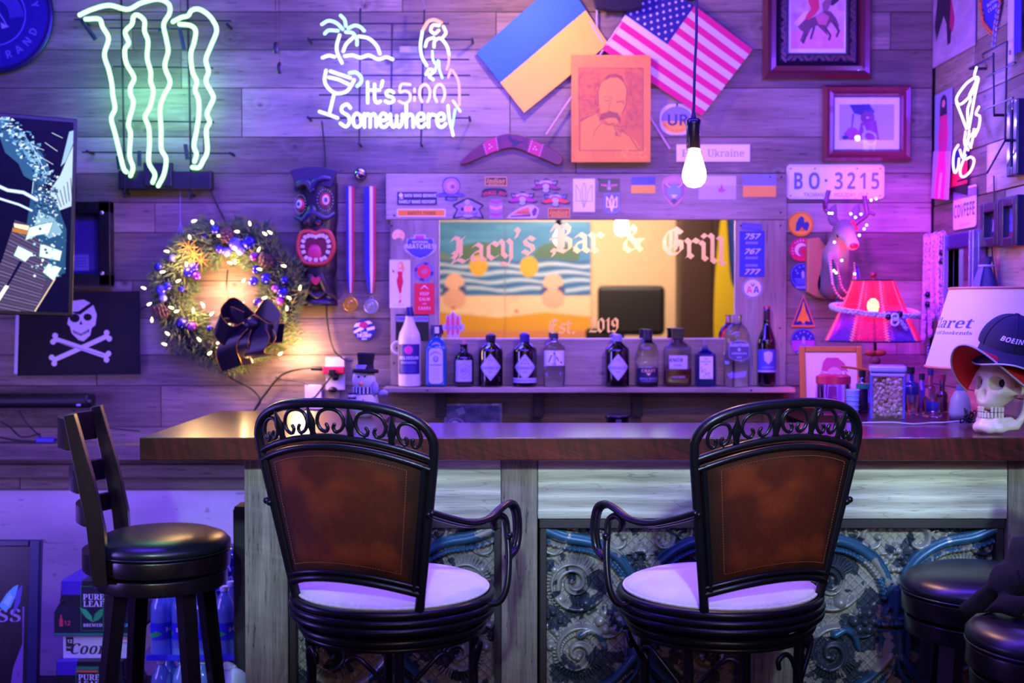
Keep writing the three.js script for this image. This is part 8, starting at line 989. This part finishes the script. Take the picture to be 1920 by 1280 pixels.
const leafArt = (orange) => (g) => { fillR(g, '#0c0a1e', 0, 0, 150, 103); fillR(g, '#3a1aa0', 14, 0, 38, 26); fillR(g, '#12122c', 0, 46, 150, 57); g.strokeStyle = '#1c7a48'; g.lineWidth = 1.2; g.strokeRect(50, 10, 42, 84); fillR(g, '#141030', 51, 11, 40, 82); if (orange) { fillR(g, '#1c7a58', 51, 11, 40, 5); fillR(g, '#c05a38', 51, 17, 40, 4); } text(g, 'PURE', 74, 30, 15, '#c8c0e0', { font: 'serif' }); text(g, 'LEAF', 74, 43, 15, '#c8c0e0', { font: 'serif' }); poly(g, '#28a860', [[48, 50], [60, 54], [70, 66], [72, 78], [60, 70], [52, 60]]); poly(g, '#1f9450', [[72, 78], [76, 62], [86, 54], [92, 52], [90, 66], [82, 74]]); text(g, 'BREWED', 72, 84, 8, '#c8c0e0', { font: 'serif' }); text(g, '12', 24, 80, 12, '#c03050'); poly(g, '#c03050', [[9, 86], [9, 74], [11, 70], [11, 64], [14, 64], [14, 70], [16, 74], [16, 86]]); text(g, 'ICED TEA', 120, 84, 9, '#3aa0c0'); };
carton('black tea carton with green leaf and orange strip, lowest in the stack', 186, 4.24, 0.05, leafArt(true)); { const t = thing('carton_stand', 'low dark crate under the stack of cartons', 'crate', [at(186, 1200, 4.24)[0], 0, -4.24]); part('crate_body', [rbox(0.25, 0.012, 0.2, 0.003, 0, 0.042, 0), ...[-1, 1].map((s) => rbox(0.02, 0.035, 0.2, 0.003, s * 0.1, 0.0178, 0))], mat(0x14101c, 0.7), t); }
{ const t = thing('drink_carton', 'white flat carton with black script between the two tea cartons', 'carton', [at(205, 1200, 4.26)[0], 0.2372, -4.26]), pr = print(140, 46, (g) => { fillR(g, '#b8b0d8', 0, 0, 140, 46); fillR(g, '#1c1830', 6, 6, 14, 26); text(g, '12', 13, 14, 9, '#d0c8e8'); text(g, 'PACK', 13, 25, 5, '#d0c8e8'); text(g, 'Coors', 54, 28, 28, '#1a1630', { font: 'serif', skew: -0.3 }); fillR(g, '#c04858', 92, 8, 40, 2.5); fillR(g, '#7a74a8', 92, 16, 40, 2); }, 4), w = 0.255, h = 0.085; part('carton_body', mapTo(rbox(w, h, 0.19, 0.003, 0, h / 2, 0), pr, -w / 2, w / 2, 0, h), pr.mat(0.45), t); part('top_flap', box(w * 0.48, 0.002, 0.18, -w * 0.24, h + 0.001, 0), mat(0x8a84c0, 0.5), t); }
carton('black tea carton with red number twelve, topmost in the stack', 196, 4.24, 0.3244, leafArt(false));
{ // shrink wrapped water
  const mk = () => { const g = new THREE.Group(); g.name = 'water_bottle'; const r = 0.034; part('bottle_body', lathe([[0.0001, 0], [r * 0.9, 0.001], [r, 0.008], [r, 0.03], [r * 0.94, 0.035], [r, 0.04], [r, 0.145], [r * 0.96, 0.15], [r, 0.156], [r * 0.92, 0.178], [r * 0.5, 0.205], [0.013, 0.212], [0.013, 0.22], [0.0001, 0.22]], 20), mat(0x8ab4f4, 0.06, 0, { transmission: 0.6, thickness: 0, clearcoat: 1 }), g); const pr = mk.pr ??= print(60, 34, (c) => { fillR(c, '#2a2ac0', 0, 0, 60, 34); poly(c, '#1fb860', [[8, 26], [20, 16], [26, 22], [12, 33]]); text(c, 'H2O', 40, 14, 12, '#c0c0f4'); }, 2.5); wrapLabel(g, r + 0.0008, 0.06, 0.118, 2 * PI * 0.98, pr, pr.mat(0.3)); part('cap', cyl(0.0145, 0.0145, 0.016, 16, 0, 0.228, 0), mat(0xc0c8f0, 0.35), g); return g; };
  const proto = mk(), [x0] = at(283, 1200, 4.12); let first = true;
  const labs = ['front row', 'back row'];
  for (let tier = 0; tier < 2; tier++) for (let row = 0; row < 2; row++) for (let i = 0; i < 4; i++) { const o = first ? proto : proto.clone(); first = false; o.name = numbered('water_bottle'); o.position.set(x0 + 0.034 + i * 0.0715 + row * 0.006, 0.016 + tier * 0.245, -4.12 - row * 0.072); o.rotation.y = rr(0, 6.28); scene.add(o); tag(o, `${['leftmost', 'second', 'third', 'rightmost'][i]} clear water bottle in the ${row ? 'back' : 'front'} row of the ${tier ? 'upper' : 'lower'} pack`, 'water bottle', 'water bottles in the two packs'); }
  for (const [y, lab] of [[0.008, 'clear shrink film tray of the lower water pack'], [0.253, 'clear shrink film tray of the upper water pack']]) { const t = thing('pack_tray', lab, 'tray', [x0 + 0.145, y, -4.156]); part('tray_sheet', rbox(0.3, 0.006, 0.15, 0.002, 0, 0.003, 0), mat(0x8090e0, 0.2, 0, { transmission: 0.6, thickness: 0 }), t); part('tray_lip', rbox(0.3, 0.02, 0.003, 0.001, 0, 0.012, 0.0765), mat(0x3030c8, 0.25), t); }
  const t = thing('water_pack', 'tall blue wrapped bottle pack with white script and green swoosh beside the bar post', 'drink pack', [at(430, 1200, 4.3)[0], 0, -4.3]), pr = print(60, 250, (g) => { fillR(g, '#1c1a78', 0, 0, 60, 250); for (const y of [30, 120, 200]) { text(g, 'HY', 30, y, 24, '#b0b0f0', { rot: -0.5 }); text(g, 'G2', 36, y + 20, 20, '#9090e0', { rot: -0.4 }); poly(g, '#20a858', [[2, y + 44], [34, y + 50], [58, y + 34], [50, y + 60], [4, y + 62]]); } for (let i = 0; i < 60; i++) disc(g, ['#5a5ad8', '#a0a0f8', '#10104a'][i % 3], rr(0, 60), rr(0, 250), rr(0.5, 3)); }, 3);
  part('wrap', mapTo(rbox(0.1, 0.6, 0.12, 0.03, 0, 0.301, 0), pr), pr.mat(0.12), t); part('fold', Array.from({ length: 5 }, (_, i) => tube([[-0.05, 0.08 + i * 0.12, 0.055], [0, 0.1 + i * 0.12, 0.062], [0.05, 0.07 + i * 0.12, 0.055]], 0.004)), mat(0x2a28a0, 0.1), t);
}
{ const D = 3.93, [x, y] = at(446, 1240, D), t = thing('plastic_bag', 'white bulging plastic bag at the foot of the left bar post', 'bag', [x - 0.03, 0, -D]); part('bag_film', field((a, b, c) => ell(a, b, c, 0, 0.13, 0, 0.075, 0.15, 0.07) + 0.004 * Math.sin(b * 60 + a * 40) + 0.003 * Math.sin(a * 90 + c * 60), [-0.1, -0.03, -0.1], [0.1, 0.3, 0.1], 0.008), mat(0xb0b4e4, 0.5), t); part('tie', tor(0.02, 0.006, 0, 0.275, 0, PI / 2), mat(0xb0b4e4, 0.5), t); }
{ const D = 4.06, [x] = at(451, 1000, D), t = thing('dark_board', 'narrow black board standing on edge behind the left bar post', 'board', [x + 0.01, 0, -D]); part('panel', rbox(0.04, at(451, 945, D)[1], 0.1, 0.003, 0, at(451, 945, D)[1] / 2, 0), mat(0x0a0912, 0.6), t); part('edge_strip', rbox(0.004, at(451, 945, D)[1] - 0.02, 0.101, 0.001, -0.021, at(451, 945, D)[1] / 2, 0), mat(0x241c30, 0.5), t); }
{ // leaning advertising frame
  const D = 4.28, k = D / F, [x, y] = at(-75, 1010, D), w = 318 * k, h = y, t = thing('framed_poster', 'large black framed beer poster leaning on the concrete wall at the left edge', 'framed poster', [x, 0.004, -D + 0.08]); t.rotation.x = -0.09; t.rotation.y = 0.0;
  for (const s of [-1, 1]) { part('frame_side', rbox(20 * k, h, 0.03, 0.004, s * (w / 2 - 10 * k), h / 2, 0), mat(0x12104a, 0.35), t); part('frame_side', rbox(w - 41 * k, 12 * k, 0.03, 0.004, 0, h / 2 + s * (h / 2 - 6 * k), 0), mat(0x0d0b34, 0.35), t); }
  const pr = print(280, 420, (g) => { fillR(g, '#0b0818', 0, 0, 280, 420); blotch(g, 280, 420, ['#181028', '#241436', '#100a20'], 120, 4, 20, 0.4); text(g, 'GUINNESS', 158, 172, 44, '#8a80b0', { font: 'serif', sx: 0.92 }); text(g, 'DRAUGHT', 158, 200, 12, '#7a70a0', { font: 'serif' }); poly(g, '#58b8c8', [[222, 148], [236, 118], [250, 100], [258, 96], [252, 130], [244, 152], [234, 162]]); poly(g, '#8ad8d8', [[230, 140], [242, 116], [248, 128], [240, 150]]); poly(g, '#4a40a0', [[255, 110], [266, 96], [262, 140], [248, 176]]); poly(g, '#6a4a98', [[266, 150], [268, 240], [252, 300], [240, 420], [270, 420], [270, 150]]); blotch(g, 280, 420, ['#3a2450'], 30, 2, 6, 0.5); }, 3); part('poster_sheet', mapTo(box(w - 38 * k, h - 22 * k, 0.006, 0, h / 2, 0), pr), pr.mat(0.35), t);
}
// ---------- the other end of the room, seen in the mirror ----------
{
  const t = thing('mural_door', 'folding doors painted with a beach mural at the far end of the room', 'mural', [-0.07, 0, 2.585]), pr = print(300, 420, (g) => {
    fillR(g, '#3f80b4', 0, 0, 300, 420); for (let i = 0; i < 40; i++) { g.globalAlpha = 0.35; disc(g, ['#5aa0c8', '#3478a8'][i % 2], rr(0, 300), rr(0, 50), rr(20, 50), rr(3, 8)); } g.globalAlpha = 1; disc(g, '#4a6a58', 60, 62, 40, 24); disc(g, '#4a6a58', 190, 60, 46, 22); disc(g, '#6a8080', 270, 74, 30, 20);
    for (let i = 0; i < 9; i++) poly(g, i % 2 ? '#b4c4dc' : '#34629a', Array.from({ length: 21 }, (_, q) => [q * 15, 72 + i * 7.2 + 3 * Math.sin(q * 0.9 + i * 0.7)]), true, 6.4); disc(g, '#e0a030', 108, 82, 16, 19); disc(g, '#e0a030', 196, 80, 16, 19); fillR(g, '#f2c4a0', 0, 134, 300, 286); for (let i = 0; i < 60; i++) { g.globalAlpha = 0.4; disc(g, ['#f8d4b4', '#e8a890'][i % 2], rr(0, 300), rr(140, 420), rr(6, 30), rr(3, 9)); } g.globalAlpha = 1;
    for (const s of [66, 238]) { disc(g, '#f0b098', s, 112, 17, 18); disc(g, '#3a4a88', s - 14, 124, 7, 8); disc(g, '#3a4a88', s + 15, 126, 7, 8); disc(g, '#eaa890', s, 140, 20, 18); } poly(g, '#e0982c', [[0, 172], [80, 164], [160, 174], [300, 160], [300, 196], [0, 200]]); fillR(g, '#d88858', 0, 196, 300, 224); for (let i = 0; i < 6; i++) poly(g, '#c86a50', [[0, 200 + i * 6], [300, 204 + i * 6]], true, 1.5); disc(g, '#d84838', 240, 156, 3); disc(g, '#d84838', 130, 162, 3);
  }, 2); const w = 1.7, h = 2.3;
  for (const s of [-1, 1]) { const g = box(w / 2 - 0.006, h, 0.04, s * w / 4, h / 2, 0); mapTo(g, { ...pr, u0: s < 0 ? pr.u0 : (pr.u0 + pr.u1) / 2, u1: s < 0 ? (pr.u0 + pr.u1) / 2 : pr.u1 }); const p = g.attributes.position, uv = g.attributes.uv; for (let i = 0; i < p.count; i++) uv.setX(i, pr.u1 + pr.u0 - mixf(pr.u0, pr.u1, (p.getX(i) + w / 2) / w)); part('door_leaf', g, pr.mat(0.6), t); } part('door_knob', sph(0.03, 0.06, 1.0, -0.04), mat(0x8a7a50, 0.3, 0.9), t);
}
{ const t = thing('dark_cabinet', 'tall dark brown cabinet at the far end of the room', 'cabinet', [1.93, 0, 2.42]); part('cabinet_body', rbox(0.62, 2.45, 0.34, 0.01, 0, 1.226, 0), mat(0x3a2420, 0.5), t); part('door', [rbox(0.29, 2.3, 0.02, 0.006, -0.15, 1.22, -0.18), rbox(0.29, 2.3, 0.02, 0.006, 0.15, 1.22, -0.18)], mat(0x442a24, 0.5), t); part('handle', [rod([-0.02, 1.0, -0.2], [-0.02, 1.2, -0.2], 0.008), rod([0.02, 1.0, -0.2], [0.02, 1.2, -0.2], 0.008)], mat(0x8a7a60, 0.3, 0.9), t); }
{ const t = thing('hanging_flag', 'tall blue and yellow flag hanging by the dark cabinet', 'flag', [2.1, 0, 2.16]); part('blue_field', ext(smoothShape([[-0.1, 2.3], [0.12, 2.3], [0.13, 1.9], [0.1, 1.6], [0.04, 1.55], [-0.02, 1.75]]), 0.02, 0.004), mat(0x2848b8, 0.85), t); part('yellow_field', ext(smoothShape([[-0.1, 2.32], [-0.06, 2.3], [-0.02, 1.75], [0.04, 1.55], [0.1, 1.0], [0.06, 0.9], [-0.14, 0.95], [-0.16, 1.6]]), 0.02, 0.004, 0, 0, -0.024), mat(0xe8c020, 0.85), t); part('pole', rod([0.0, 0, 0.05], [0.0, 2.36, 0.05], 0.015), mat(0x6a4a30, 0.5), t); }
{ const t = thing('office_chair', 'padded dark high backed chair with grey seat, seen only in the mirror', 'chair', [1.1, 0, 1.75]); part('backrest', [rbox(0.62, 0.46, 0.1, 0.05, 0, 1.42, 0), rbox(0.36, 0.12, 0.08, 0.04, -0.24, 1.2, 0)], mat(0x1a1418, 0.6), t); part('arm', [-1, 1].map((s) => rbox(0.06, 0.05, 0.3, 0.02, s * 0.3, 1.12, 0.1)), mat(0x1a1418, 0.6), t); part('seat', rbox(0.5, 0.1, 0.46, 0.04, 0, 0.95, 0.1), mat(0x808088, 0.6), t); part('pedestal', [cyl(0.04, 0.04, 0.9, 16, 0, 0.45, 0.1), cyl(0.25, 0.27, 0.03, 28, 0, 0.0155, 0.1)], mat(0x50505a, 0.3, 0.8), t); }
// ---------- hand over ----------
scene.traverse((o) => { if (o.isMesh) { o.castShadow = true; o.receiveShadow = true; } });
for (const s of sheets) s.t.needsUpdate = true;
renderer.render(scene, camera);
